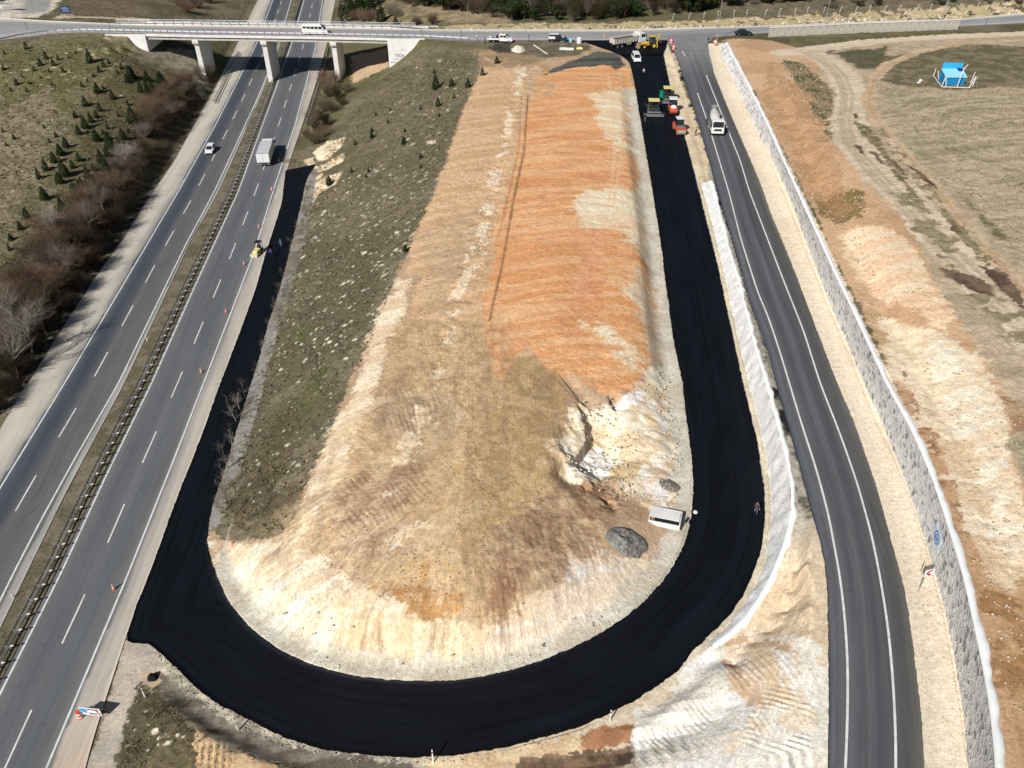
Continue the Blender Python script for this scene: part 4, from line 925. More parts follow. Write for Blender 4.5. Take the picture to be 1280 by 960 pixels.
# ------------------------------------------------------------------ mesh building blocks
class MB:
    def __init__(s): s.v = []; s.f = []; s.mi = []
    def add(s, vs, fs, m=0):
        k = len(s.v); s.v += [tuple(q) for q in vs]
        s.f += [tuple(i+k for i in q) for q in fs]; s.mi += [m]*len(fs); return s
    def box(s, c, d, m=0, rz=0, top=(1, 1), sh=0.):
        x, y, z = [q/2 for q in d]; a, b = math.cos(rz), math.sin(rz); vs = []
        for zz, (tx, ty), o in ((-z, (1, 1), 0), (z, top, sh)):
            for qx, qy in ((-x, -y), (x, -y), (x, y), (-x, y)):
                qx, qy = qx*tx+o, qy*ty; vs.append((c[0]+qx*a-qy*b, c[1]+qx*b+qy*a, c[2]+zz))
        return s.add(vs, [(0,3,2,1),(4,5,6,7),(0,1,5,4),(1,2,6,5),(2,3,7,6),(3,0,4,7)], m)
    def tube(s, p, q, r, r2=None, n=8, m=0, caps=True):
        p = Vector(p); q = Vector(q); r2 = r if r2 is None else r2; d = (q-p).normalized()
        u = d.orthogonal().normalized(); w = d.cross(u); vs = []
        for c, rr in ((p, r), (q, r2)):
            for i in range(n):
                a = 2*math.pi*i/n; vs.append(c+(u*math.cos(a)+w*math.sin(a))*rr)
        fs = [(i, (i+1) % n, n+(i+1) % n, n+i) for i in range(n)]
        if caps: fs += [tuple(range(n))[::-1], tuple(range(n, 2*n))]
        return s.add(vs, fs, m)
    def prof(s, pts, w, m=0):
        """side outline (x,z) drawn across y; w = half width or one per point"""
        n = len(pts); w = w if hasattr(w, '__len__') else [w]*n
        vs = [(x, -h, z) for (x, z), h in zip(pts, w)]+[(x, h, z) for (x, z), h in zip(pts, w)]
        fs = [tuple(range(n)), tuple(range(n, 2*n))[::-1]]+[(i, n+i, n+(i+1) % n, (i+1) % n) for i in range(n)]
        return s.add(vs, fs, m)
    def quad(s, a, b, c, d, m=0): return s.add([a, b, c, d], [(0, 1, 2, 3)], m)
    def lathe(s, prof, c=(0, 0, 0), n=14, m=0, ax='z'):
        vs = []; k = len(prof)
        for r, z in prof:
            for i in range(n):
                a = 2*math.pi*i/n; p = (r*math.cos(a), r*math.sin(a), z)
                if ax == 'y': p = (p[0], p[2], p[1])
                if ax == 'x': p = (p[2], p[0], p[1])
                vs.append((p[0]+c[0], p[1]+c[1], p[2]+c[2]))
        fs = [(j*n+i, j*n+(i+1) % n, (j+1)*n+(i+1) % n, (j+1)*n+i) for j in range(k-1) for i in range(n)]
        return s.add(vs, fs, m)
    def build(s, name, mats, parent=None, bevel=0, sm=False):
        mats = mats if isinstance(mats, (list, tuple)) else [mats]
        me = bpy.data.meshes.new(name); me.from_pydata(s.v, [], s.f)
        for m in mats: me.materials.append(m)
        me.polygons.foreach_set('material_index', s.mi)
        bm = bmesh.new(); bm.from_mesh(me)
        if bevel:
            bmesh.ops.bevel(bm, geom=list(bm.edges), offset=bevel, segments=2, affect='EDGES', clamp_overlap=True)
        bmesh.ops.recalc_face_normals(bm, faces=bm.faces)
        if sm:
            for f in bm.faces: f.smooth = True
        bm.to_mesh(me); bm.free(); me.update()
        o = bpy.data.objects.new(name, me); col.objects.link(o)
        if parent: o.parent = parent
        return o
def thing(name, label, cat, loc=(0, 0, 0), rz=0, group=None):
    o = bpy.data.objects.new(name, None); o.empty_display_size = .3; col.objects.link(o)
    o.location = loc; o.rotation_euler = (0, 0, rz); tag(o, label, cat, group); return o
def kids(o): return [c for c in o.children]
def dup(o, loc, rz=0., label=None, scale=None, parent=None):
    r = o.copy(); col.objects.link(r)
    if parent: r.parent = parent
    else: r.location = loc; r.rotation_euler = (0, 0, rz)
    if scale: r.scale = scale if hasattr(scale, '__len__') else (scale,)*3
    if label: r['label'] = label
    for c in kids(o):
        q = c.copy(); col.objects.link(q); q.parent = r
        for g in kids(c):
            h = g.copy(); col.objects.link(h); h.parent = q
    return r

# materials
WHT = M('white_vehicle_paint', (.78,.78,.77), .35, .5, 0, .06); BLK = M('black_plastic', (.02,.02,.022), .55, .4)
GLS = M('dark_window_glass', (.015,.02,.026), .08, .8, 0, .05); TYR = M('tyre_rubber', (.018,.018,.018), .9, .15)
RIM = M('wheel_rim', (.42,.42,.43), .4, .5, .6); LMP = M('lamp_glass', (.75,.75,.72), .15, .6); RLM = M('red_lamp', (.35,.02,.02), .3, .5)
DRK = M('dark_vehicle_paint', (.02,.024,.035), .3, .6); YEL = M('yellow_machine_paint', (.62,.42,.05), .5, .4); PYL = M('pale_yellow_paint', (.72,.62,.24), .6, .3)
RED = M('red_machine_paint', (.62,.10,.045), .45, .4); GRN = M('green_machine_paint', (.0,.22,.13), .5, .4); STL = M('bare_steel', (.34,.34,.34), .45, .5, .7)
DST = M('dark_steel', (.06,.062,.066), .6, .4, .3); CON = M('cast_concrete', (.52,.50,.46), .9, .2, 0, .22, .8); WCO = M('white_concrete', (.74,.73,.70), .9, .2, 0, .14, .6)
GLV = M('galvanised_steel', (.40,.41,.42), .5, .5, .5, .15); ORG = M('cone_orange', (.72,.10,.035), .6, .3); WPL = M('white_plastic', (.78,.78,.76), .5, .4)
BED = M('pale_tipper_steel', (.56,.53,.47), .7, .3, 0, .25); BLU = M('sign_blue', (.01,.16,.5), .5, .4); CYN = M('kiosk_light_blue', (.30,.66,.82), .6, .3); KBL = M('kiosk_blue', (.01,.22,.48), .6, .3); NVY = M('navy_panel', (.005,.03,.25), .6, .3)
SREF = M('white_reflector', (.82,.82,.80), .5, .4)

def along(pl, px, py, z=None):
    """point of a traced line nearest a photo pixel and its direction"""
    x, y = W(px, py, pl[len(pl)//2, 2] if z is None else z); k = int(np.argmin((pl[:, 0]-x)**2+(pl[:, 1]-y)**2)); k = min(max(k, 3), len(pl)-4)
    t = pl[k+3, :2]-pl[k-3, :2]; return math.atan2(t[1], t[0])
def at(px, py, z=None):
    if z is None: return hit(px, py)
    a = W(px, py, z); return (float(a[0]), float(a[1]), z)

# ------------------------------------------------------------------ vehicles (x forward, y left, wheels on z=0)
def wheels(t, pts, r, w, rim=RIM, name='wheel'):
    for x, y in pts:
        b = MB().lathe([(r*.55, -w/2), (r*.9, -w/2), (r, -w*.3), (r, w*.3), (r*.9, w/2), (r*.55, w/2)], (0, 0, 0), 16, 0, 'y')
        o = b.build(name, TYR, t); o.location = (x, y, r)
        s_ = 1 if y > 0 else -1
        q = MB().lathe([(0.001, s_*w*.42), (r*.3, s_*w*.44), (r*.58, s_*w*.40), (r*.58, -s_*w*.4), (.001, -s_*w*.4)], (0, 0, 0), 12, 0, 'y').build('rim', rim, o)
def panel(b, A, B, C_, D, u0, u1, v0, v1, off, m=0):
    A, B, C_, D = map(Vector, (A, B, C_, D)); n = (B-A).cross(D-A).normalized()*off
    P_ = lambda u, v: (A*(1-u)+B*u)*(1-v)+(D*(1-u)+C_*u)*v+n
    b.quad(P_(u0, v0), P_(u1, v0), P_(u1, v1), P_(u0, v1), m)
def cabin(t, xr0, xr1, xf1, xf0, z0, z1, w0, w1, paint, side=((.06, .47), (.53, .95)), rear=True, roofm=None):
    q = lambda x, y, z: (x, y, z)
    b = MB(); b.add([q(xr0,-w0,z0), q(xf0,-w0,z0), q(xf0,w0,z0), q(xr0,w0,z0), q(xr1,-w1,z1), q(xf1,-w1,z1), q(xf1,w1,z1), q(xr1,w1,z1)],
          [(0,3,2,1),(4,5,6,7),(0,1,5,4),(1,2,6,5),(2,3,7,6),(3,0,4,7)])
    b.build('cabin_shell', paint, t, .03)
    g = MB(); panel(g, q(xf0,-w0,z0), q(xf0,w0,z0), q(xf1,w1,z1), q(xf1,-w1,z1), .07, .93, .08, .93, .02); g.build('windscreen', GLS, t)
    if rear:
        g = MB(); panel(g, q(xr0,w0,z0), q(xr0,-w0,z0), q(xr1,-w1,z1), q(xr1,w1,z1), .1, .9, .18, .9, .02); g.build('rear_window', GLS, t)
    for u0, u1 in side:
        g = MB(); panel(g, q(xr0,-w0,z0), q(xf0,-w0,z0), q(xf1,-w1,z1), q(xr1,-w1,z1), u0, u1, .12, .88, .02); g.build('side_window', GLS, t)
        g = MB(); panel(g, q(xf0,w0,z0), q(xr0,w0,z0), q(xr1,w1,z1), q(xf1,w1,z1), 1-u1, 1-u0, .12, .88, .02); g.build('side_window', GLS, t)
def car(name, label, cat, loc, rz, L, Wd, Hh, paint, kind='hatch', roofp=None, group=None):
    t = thing(name, label, cat, loc, rz, group); h = Wd/2; r = .32 if kind != 'van' else .34
    x0, x1 = -L/2, L/2; bz = Hh*.56
    if kind == 'sedan': pts = [(x0,.32),(x1,.3),(x1+.02,.55),(x1-.15,bz-.1),(x1-L*.24,bz),(x0+L*.17,bz+.02),(x0+.04,bz-.04),(x0-.02,.6)]; cab = (x0+L*.12, x0+L*.27, x1-L*.42, x1-L*.25)
    elif kind == 'suv': pts = [(x0,.36),(x1,.34),(x1+.02,.6),(x1-.12,bz-.08),(x1-L*.25,bz+.02),(x0+.03,bz+.02),(x0-.02,.7)]; cab = (x0+.05, x0+.22, x1-L*.43, x1-L*.26)
    elif kind == 'van': pts = [(x0,.34),(x1,.32),(x1+.02,.62),(x1-.15,bz-.14),(x1-L*.17,bz-.02),(x0+.02,bz-.02),(x0-.02,.7)]; cab = (x0+.02, x0+.08, x1-L*.30, x1-L*.155)
    else: pts = [(x0,.32),(x1,.3),(x1+.02,.55),(x1-.14,bz-.12),(x1-L*.24,bz),(x0+.03,bz),(x0-.02,.6)]; cab = (x0+.04, x0+L*.13, x1-L*.42, x1-L*.24)
    MB().prof(pts, [h*.96,h*.94,h*.93,h*.86,h*.93,h*.95,h*.93,h*.97][:len(pts)]).build('body', paint, t, .05)
    cabin(t, *cab, bz-.03, Hh, h*.93, h*.76, paint if roofp is None else roofp, ((.08,.36),(.40,.66),(.70,.94)) if kind in('van','suv') else ((.1,.5),(.54,.94)))
    wheels(t, [(s_*L*.31, y) for s_ in (1, -1) for y in (h-.09, -h+.09)], r, .21)
    for s_ in (1, -1):
        MB().box((x1-.04, s_*h*.68, .62), (.16, h*.36, .15)).build('headlight', LMP, t, .02)
        MB().box((x0+.03, s_*h*.78, .78), (.12, h*.22, .26)).build('tail_light', RLM, t, .02)
        MB().box((cab[3]-.25, s_*(h+.08), bz+.08), (.12, .2, .13)).build('mirror', paint, t, .02)
    MB().box((x1+.01, 0, .40), (.1, Wd*.62, .16)).build('grille', BLK, t, .02)
    MB().box((x1+.045, 0, .5), (.02, .5, .11)).build('number_plate', WPL, t)
    return t
def hd(deg): return R(deg)

aL = along(hwL1, 263, 190)+math.pi; aR = along(hwR1, 330, 200)
car('car', 'white hatchback driving alone on the left carriageway of the highway', 'car', at(263.5, 189.5, .004), aL if math.sin(aL) < 0 else aL+math.pi, 4.2, 1.75, 1.48, WHT)
car('van', 'small white van parked on the fresh asphalt, its nose towards the rollers', 'van', at(795, 76), R(-88), 4.3, 1.85, 1.8, WHT, 'van')
car('car', 'black saloon car on the crossing road beside the end of the stone wall', 'car', at(929, 43.6, 12.01), R(4), 4.5, 1.8, 1.42, DRK, 'sedan')
t = car('pickup_suv', 'dark blue off-road car with white rear half parked beside the blue barrels', 'car', at(697, 51.5), R(1), 4.9, 1.9, 1.78, DRK, 'suv')
MB().box((-1.55, 0, 1.06), (1.75, 1.93, .62), 0, 0, (.97, .99)).build('white_rear_panel', WHT, t, .04)
MB().box((-.95, 0, 1.795), (2.5, 1.36, .05)).build('white_roof', WHT, t, .02)

def minibus(loc, rz):
    t = thing('minibus', 'white minibus with dark side windows driving over the bridge', 'minibus', loc, rz)
    MB().prof([(-3.35,.4),(3.2,.35),(3.35,.6),(3.25,1.05),(2.55,1.35),(-3.38,1.35),(-3.38,.6)], [.97,.93,.9,.88,1.,1.,.99]).build('body', WHT, t, .05)
    MB().prof([(-3.38,1.3),(2.6,1.3),(1.75,2.35),(1.4,2.62),(-3.2,2.62),(-3.36,2.3)], [1.,.98,.88,.82,.86,.95]).build('high_roof', WHT, t, .06)
    g = MB(); g.quad((2.60,-.84,1.42), (2.60,.84,1.42), (1.86,.78,2.26), (1.86,-.78,2.26)); g.build('windscreen', GLS, t)
    for s_ in (1, -1):
        for k, (a, b) in enumerate([(-3.1,-2.2),(-2.05,-1.15),(-1.0,-.1),(.05,.85),(1.0,1.95)]):
            MB().box(((a+b)/2, s_*.955, 1.78), (b-a, .04, .62), 0, 0, (1, 1)).build('side_window', GLS, t)
        MB().box((3.2, s_*.66, .85), (.2, .34, .26)).build('headlight', LMP, t, .03)
        MB().box((2.3, s_*1.12, 1.5), (.14, .2, .3)).build('mirror', BLK, t, .03)
        MB().box((-3.38, s_*.86, 1.2), (.06, .14, .5)).build('tail_light', RLM, t)
    MB().box((-3.4, 0, 1.85), (.05, 1.4, .6)).build('rear_window', GLS, t)
    MB().box((3.33, 0, .55), (.1, 1.3, .22)).build('bumper', BLK, t, .03)
    wheels(t, [(2.15,.85),(2.15,-.85),(-1.75,.85),(-1.75,-.85)], .36, .24)
minibus(at(395, 42.6, 12.01), R(-1))

def truck_cab(t, x0, L, Wd, z0, z1, paint, slope=.25):
    """cab-over cab whose back is at x0"""
    x1 = x0+L; h = Wd/2
    MB().prof([(x0,z0),(x1,z0),(x1+.06,z0+.45),(x1,z0+(z1-z0)*.48),(x1-slope,z1-.18),(x1-slope-.25,z1),(x0+.06,z1),(x0,z1-.1)], [h,h*.97,h*.98,h,h*.93,h*.88,h*.9,h*.95]).build('cab', paint, t, .05)
    zm = z0+(z1-z0)*.5
    g = MB(); g.quad((x1+.03,-h*.88,zm), (x1+.03,h*.88,zm), (x1-slope+.05,h*.84,z1-.26), (x1-slope+.05,-h*.84,z1-.26)); g.build('windscreen', GLS, t)
    for s_ in (1, -1):
        MB().box((x1-L*.42, s_*(h*.985), (zm+z1)/2-.12), (L*.52, .05, (z1-zm)*.62)).build('side_window', GLS, t)
        MB().box((x1+.05, s_*h*.74, z0+.32), (.12, h*.34, .2)).build('headlight', LMP, t, .02)
        MB().box((x1-.1, s_*(h+.2), zm+.3), (.14, .22, .6)).build('mirror', BLK, t, .02)
    MB().box((x1+.07, 0, z0+.62), (.05, Wd*.6, .4)).build('grille', BLK, t)
    MB().box((x1+.06, 0, z0+.1), (.16, Wd*.98, .3)).build('bumper', paint, t, .03)
    MB().box((x1-slope+.06, 0, z1-.13), (.28, Wd*.8, .05)).build('sun_visor', BLK, t)
# box truck
t = thing('box_truck', 'white box truck driving away up the right carriageway', 'truck', at(334, 198, .004), aR if math.sin(aR) > 0 else aR+math.pi); t.scale = (1.2, 1.12, 1.0)
truck_cab(t, 2.45, 1.8, 2.2, .55, 2.8, WHT)
MB().box((-1.0, 0, 1.95), (6.1, 2.45, 2.05)).build('cargo_box', M('box_truck_panel', (.56,.57,.58), .5, .4, 0, .12, .6), t, .03)
b = MB()
for s_ in (1, -1):
    b.box((-1, s_*1.2, 2.99), (6.12, .08, .07)); b.box((-1, s_*1.2, .95), (6.12, .09, .08))
for x in (-4.03, 2.03): b.box((x, 0, 2.985), (.08, 2.4, .06))
b.build('box_trim', GLV, t)
b = MB()
for s_ in (1, -1): b.box((-4.07, s_*.61, 1.95), (.03, 1.1, 1.8))
b.build('rear_door', WHT, t, .01)
MB().box((-.6, 0, .75), (7., .9, .3)).build('chassis', DST, t)
MB().box((-4.0, 0, .6), (.12, 2.2, .14)).build('bumper', GLV, t)
for s_ in (1, -1): MB().box((-4.05, s_*.95, .78), (.06, .3, .14)).build('tail_light', RLM, t)
wheels(t, [(2.6,.98),(2.6,-.98),(-2.3,.95),(-2.3,-.95)], .44, .32)

# crew cab pickup with drop-side bed
t = thing('crew_cab_truck', 'white crew cab flatbed truck parked by the pale gravel heap', 'truck', at(626, 52.9), R(-3))
MB().prof([(-.35,.5),(2.95,.45),(3.1,.7),(3.0,1.05),(2.2,1.3),(1.25,2.05),(-.2,2.1),(-.35,1.95)], [.95,.9,.86,.85,.93,.78,.8,.86]).build('cab', WHT, t, .05)
g = MB(); g.quad((2.16,-.74,1.38),(2.16,.74,1.38),(1.36,.66,2.0),(1.36,-.66,2.0)); g.build('windscreen', GLS, t)
for s_ in (1, -1):
    for a, b_ in ((-.12,.55),(.68,1.5)): MB().box(((a+b_)/2, s_*.885, 1.66), (b_-a, .05, .5)).build('side_window', GLS, t)
    MB().box((2.95, s_*.6, .85), (.16, .3, .2)).build('headlight', LMP, t, .02); MB().box((1.7, s_*1.05, 1.45), (.12, .2, .25)).build('mirror', BLK, t, .02)
    MB().box((-1.85, s_*1.0, 1.05), (2.9, .05, .42)).build('drop_side', WHT, t)
MB().box((-1.85, 0, .82), (2.9, 2.0, .1)).build('bed', DST, t); MB().box((-3.3, 0, 1.05), (.05, 2.0, .42)).build('tailgate', WHT, t)
MB().box((-.45, 0, 1.35), (.06, 1.9, .9)).build('headboard', GLV, t)
MB().box((-.9, .1, 1.25), (.6, .8, .75)).build('tool_box', BLK, t, .03); MB().box((-2., .2, 1.1), (1.1, .9, .45)).build('load', M('load_grey', (.2,.2,.2), .8), t, .05)
MB().box((-.3, 0, .6), (5.8, .8, .22)).build('chassis', DST, t)
MB().box((.5, 0, 2.14), (.3, 1.0, .1)).build('roof_beacon', M('amber', (.7,.3,.02), .3), t, .03)
wheels(t, [(2.1,.82),(2.1,-.82),(-1.8,.86),(-1.8,-.86)], .36, .24)

# tipper
t = thing('tipper_truck', 'tipper truck with a pale open bed of dark asphalt mix beside the yellow backhoe', 'truck', at(784, 57.5), R(29))
truck_cab(t, 2.7, 2.1, 2.45, .75, 3.05, WHT)
b = MB()
for s_ in (1, -1): b.add([(-4.6,s_*1.05,1.2),(2.2,s_*1.05,1.2),(2.35,s_*1.22,2.45),(-4.8,s_*1.22,2.35),(-4.6,s_*.98,1.2),(2.2,s_*.98,1.2),(2.35,s_*1.14,2.45),(-4.8,s_*1.14,2.35)], [(0,1,2,3),(7,6,5,4),(3,2,6,7),(0,3,7,4),(1,5,6,2)])
b.box((-1.2, 0, 1.2), (6.8, 2.1, .08)); b.add([(2.2,-1.1,1.2),(2.2,1.1,1.2),(2.4,1.2,2.7),(2.4,-1.2,2.7),(2.1,-1.1,1.2),(2.1,1.1,1.2),(2.3,1.2,2.7),(2.3,-1.2,2.7)], [(0,1,2,3),(7,6,5,4),(3,2,6,7)])
b.build('bed', BED, t)
b = MB()
for k in range(8):
    for s_ in (1, -1): b.box((-4.2+k*.88, s_*1.19, 1.8), (.09, .1, 1.15))
for s_ in (1, -1): b.box((-1.2, s_*1.24, 2.42), (7.1, .08, .1))
b.build('bed_rib', BED, t)
MB().box((-4.72, 0, 1.8), (.1, 2.3, 1.2)).build('tailgate', BED, t, .02)
MB().box((-1.2, 0, 1.75), (6.5, 2.1, .95), 0, 0, (.92, .6)).build('asphalt_load', M('hot_mix', (.025,.018,.016), .95, .1, 0, .4, 4), t, .1)
MB().box((-.3, 0, .95), (8.6, .9, .3)).build('chassis', DST, t)
for s_ in (1, -1): MB().box((-.2, s_*.9, .85), (1.4, .5, .5)).build('fuel_tank', GLV, t, .08)
wheels(t, [(x, s_*1.02) for x in (3.9, 2.1, -2.4, -3.8) for s_ in (1, -1)], .5, .36)

# backhoe loader, facing left
t = thing('backhoe_loader', 'yellow backhoe loader with raised rear arm beside the tipper truck', 'backhoe', at(811.5, 59.8), R(186))
MB().prof([(-.3,.7),(2.0,.75),(2.1,1.25),(.6,1.5),(-.3,1.5)], [.5,.42,.4,.45,.5]).build('engine_hood', YEL, t, .05)
MB().box((-.9, 0, .85), (2.2, 1.1, .5)).build('chassis', DST, t, .03)
cabin(t, -1.35, -1.25, .05, .25, 1.15, 2.75, .72, .66, BLK, ((.08,.48),(.54,.94)))
MB().box((-.6, 0, 2.8), (1.75, 1.5, .12)).build('roof', YEL, t, .04)
b = MB()
for s_ in (1, -1): b.tube((.5, s_*.62, 1.3), (2.3, s_*.62, 1.05), .09, n=6); b.tube((2.3, s_*.62, 1.05), (2.95, s_*.62, .5), .09, n=6)
b.build('loader_arm', YEL, t)
MB().prof([(2.7,.1),(3.6,.08),(3.55,.18),(3.0,.3),(2.95,.95),(2.8,1.05),(2.65,.5)], 1.15).build('front_bucket', M('worn_bucket', (.36,.27,.13), .7), t, .02)
b = MB(); b.box((-1.7, 0, .9), (.3, 1.7, .7)); b.tube((-1.8, 0, 1.0), (-2.3, 0, 3.3), .17, .13, 8); b.tube((-2.3, 0, 3.3), (-2.75, 0, 1.9), .13, .1, 8); b.build('backhoe_arm', YEL, t)
MB().tube((-1.75, 0, 1.6), (-2.2, 0, 2.6), .06, n=6).build('hydraulic_ram', STL, t)
MB().prof([(-2.9,1.9),(-2.6,1.95),(-2.3,1.5),(-2.5,1.2),(-2.95,1.3)], .32).build('rear_bucket', DST, t, .02)
for s_ in (1, -1): MB().box((-1.75, s_*.95, .55), (.22, .16, 1.1)).build('stabiliser_leg', YEL, t, .02)
wheels(t, [(-.95,.85),(-.95,-.85)], .72, .42, YEL); wheels(t, [(1.45,.8),(1.45,-.8)], .5, .32, YEL)

# asphalt pavers (hopper away from the camera, screed towards it)
def paver(label, loc, rz, wd, side_green=False):
    t = thing('asphalt_paver', label, 'paver', loc, rz, 'asphalt pavers working on the fresh ramp')
    MB().box((.2, 0, .95), (3.2, 2.1, .9)).build('body', DST, t, .05)
    b = MB(); b.box((-.25, -1.06, 1.2), (2.2, .06, .7)); b.box((-.25, 1.06, 1.2), (2.2, .06, .7)); b.build('side_panel', GRN if side_green else M('paver_grey_green', (.10,.17,.14), .5), t, .01)
    b = MB()
    for s_ in (1, -1): b.add([(1.7,s_*.6,.5),(3.3,s_*.6,.5),(3.3,s_*1.5,1.2),(1.7,s_*1.5,1.2),(1.7,s_*.65,.45),(3.3,s_*.65,.45),(3.3,s_*1.55,1.15),(1.7,s_*1.55,1.15)], [(0,1,2,3),(7,6,5,4),(0,3,7,4),(1,5,6,2),(3,2,6,7)])
    b.build('hopper', DST, t)
    b = MB()
    for s_ in (1, -1):
        b.prof([(-1.3,.1),(1.6,.1),(1.8,.35),(1.6,.62),(-1.3,.62),(-1.5,.35)], .17); k = len(b.v)
        for i in range(k-12, k): b.v[i] = (b.v[i][0], b.v[i][1]+s_*.85, b.v[i][2])
    b.build('crawler_track', TYR, t, .01)
    b = MB()
    for s_ in (1, -1):
        for x in (-.9, .7): b.tube((x, s_*.95, 1.4), (x, s_*.95, 2.75), .045, n=6)
    b.build('canopy_post', DST, t)
    MB().box((-.1, 0, 2.8), (2.0, 2.3, .12)).build('canopy_roof', PYL, t, .04)
    MB().box((-.9, 0, 1.7), (.35, 1.7, .35)).build('control_desk', BLK, t, .04)
    for s_ in (1, -1): MB().box((-.75, s_*.6, 1.75), (.5, .45, .65)).build('seat', BLK, t, .05)
    b = MB(); b.box((-2.35, 0, .45), (.75, wd, .42)); b.box((-2.75, 0, .3), (.25, wd+.3, .16)); b.build('screed', STL, t, .02)
    b = MB(); b.box((-2.45, 0, 1.0), (.7, wd*.72, .06), 0); b.box((-2.75, 0, 1.15), (.06, wd*.8, .1)); b.tube((-2.3, wd*.3, .6), (-2.3, wd*.3, 1.2), .05); b.tube((-2.3, -wd*.3, .6), (-2.3, -wd*.3, 1.2), .05); b.build('screed_walkway', GLV, t)
    b = MB()
    for s_ in (1, -1): b.box((-.8, s_*1.2, .75), (3.0, .14, .2))
    b.build('tow_arm', DST, t)
    MB().tube((.9, .3, 1.4), (.9, .3, 2.1), .1, .1, 10).build('exhaust', STL, t)
    b = MB(); b.tube((-1.5,.3,1.35),(-1.9,.3,1.2),.32,n=10); b.tube((-1.5,-.4,1.35),(-2.0,-.4,1.25),.26,n=10); b.build('auger_drive', DST, t)
    for s_ in (1, -1): MB().box((-2.5, s_*(wd/2+.16), .5), (.9, .08, .55)).build('end_plate', STL, t, .01)
    return t
aRp = along(ramp_out, 853, 150, 11.)
aRp = aRp if math.sin(aRp) > 0 else aRp+math.pi
paver('nearer asphalt paver with pale yellow roof and wide screed, left on the ramp', at(816, 141.5), aRp, 3.7)
paver('farther asphalt paver with yellow roof and a green side box, behind the pneumatic roller', at(834.5, 125.5), aRp, 2.6, True)
# green box on the far paver belongs to it
pv = [o for o in bpy.data.objects if o.name.startswith('asphalt_paver')][-1]
MB().box((-.6, 1.55, 1.5), (1.2, .7, 1.3)).build('green_side_box', GRN, pv, .05)

# pneumatic tyre roller, front to camera
t = thing('pneumatic_roller', 'red and white pneumatic tyred roller standing close in front of the far paver', 'roller', at(840.5, 141), aRp+math.pi)
MB().prof([(-1.9,.6),(2.0,.6),(2.2,1.1),(1.7,1.55),(.5,1.6),(-.2,1.25),(-1.2,1.25),(-1.9,1.5)], [.85,.8,.75,.7,.72,.85,.85,.8]).build('body', RED, t, .07)
MB().lathe([(.001,.62),(.45,.58),(.66,.3),(.7,0)], (1.05,0,1.3), 14).build('water_tank_cover', WHT, t, sm=True)
b = MB()
for x in (-1.3, .15):
    for s_ in (1, -1): b.tube((x, s_*.75, 1.2), (x, s_*.75, 2.8), .05, n=6)
b.build('canopy_post', DST, t)
MB().box((-.6, 0, 2.86), (1.9, 1.75, .14)).build('canopy_roof', WHT, t, .05)
cabin(t, -1.2, -1.15, .05, .12, 1.25, 2.75, .7, .68, BLK, ((.08,.92),))
wheels(t, [(1.5, y) for y in (-.66,-.22,.22,.66)], .45, .32, RED); wheels(t, [(-1.4, y) for y in (-.66,-.22,.22,.66)], .45, .32, RED)
# tandem roller
t = thing('tandem_roller', 'orange red tandem drum roller with a cab, nearest of the machines on the ramp', 'roller', at(848.5, 165), aRp+math.pi+.12)
for x in (1.55, -1.55):
    o = MB().lathe([(.001,-.82),(.5,-.82),(.62,-.8),(.62,.8),(.5,.82),(.001,.82)], (0,0,0), 24, 0, 'y').build('drum', M('drum_steel', (.42,.38,.28), .45, .5, .3), t, sm=False); o.location = (x, 0, .62)
    b = MB(); b.box((x, .9, .85), (1.1, .08, .5)); b.box((x, -.9, .85), (1.1, .08, .5)); b.box((x-.1*(1 if x > 0 else -1), 0, 1.28), (1.35, 1.88, .16)); b.build('drum_frame', RED, t, .02)
MB().prof([(-.95,.5),(.95,.5),(1.05,1.2),(.5,1.35),(-.5,1.35),(-1.6,1.4),(-1.5,1.1)], .78).build('body', RED, t, .05)
MB().box((1.2, 0, 1.48), (1.0, 1.35, .28)).build('engine_cover', M('grey_cover', (.18,.19,.19), .6), t, .05)
cabin(t, -.95, -.9, .55, .7, 1.35, 2.75, .72, .66, BLK, ((.06,.94),))
MB().box((-.18, 0, 2.8), (1.75, 1.5, .12)).build('roof', WHT, t, .05)
b = MB(); b.tube((-1.9,.8,1.4),(-1.9,.8,1.9),.03); b.tube((-1.9,-.8,1.4),(-1.9,-.8,1.9),.03); b.build('lamp_post', DST, t)

# concrete mixer on the slip road
aS = along(rr_a, 893, 165, 11.5); aS = aS if math.sin(aS) < 0 else aS+math.pi
t = thing('concrete_mixer_truck', 'white concrete mixer truck coming down the slip road past the rollers', 'truck', at(892.5, 161), aS)
truck_cab(t, 2.4, 2.0, 2.45, .7, 2.95, WHT)
MB().box((-.4, 0, .95), (7.2, .9, .3)).build('chassis', DST, t)
o = MB().lathe([(.3,-2.6),(.6,-2.2),(.92,-.9),(.98,.3),(.8,1.2),(.5,1.7),(.001,1.75)], (0,0,0), 18, 0, 'x').build('mixing_drum', M('drum_pale_grey', (.55,.54,.50), .6, .3, 0, .25, 1.5), t, sm=True); o.location = (-.7, 0, 2.25); o.rotation_euler = (0, R(12), 0)
b = MB(); b.box((-3.1,0,2.4),(.5,1.4,.2)); b.add([(-3.4,-.6,3.7),(-2.7,-.6,3.7),(-2.7,.6,3.7),(-3.4,.6,3.7),(-3.3,-.2,3.0),(-2.9,-.2,3.0),(-2.9,.2,3.0),(-3.3,.2,3.0)],[(0,1,5,4),(1,2,6,5),(2,3,7,6),(3,0,4,7)]); b.build('charge_hopper', GLV, t)
b = MB()
for s_ in (1, -1): b.tube((-3.6,s_*.5,.9),(-3.1,s_*.5,3.0),.06,n=6); b.box((-.6,s_*1.1,1.1),(3.2,.25,.1))
b.build('drum_frame', GLV, t)
MB().prof([(-4.5,1.5),(-3.5,2.3),(-3.4,2.2),(-4.4,1.35)], .2).build('chute', STL, t)
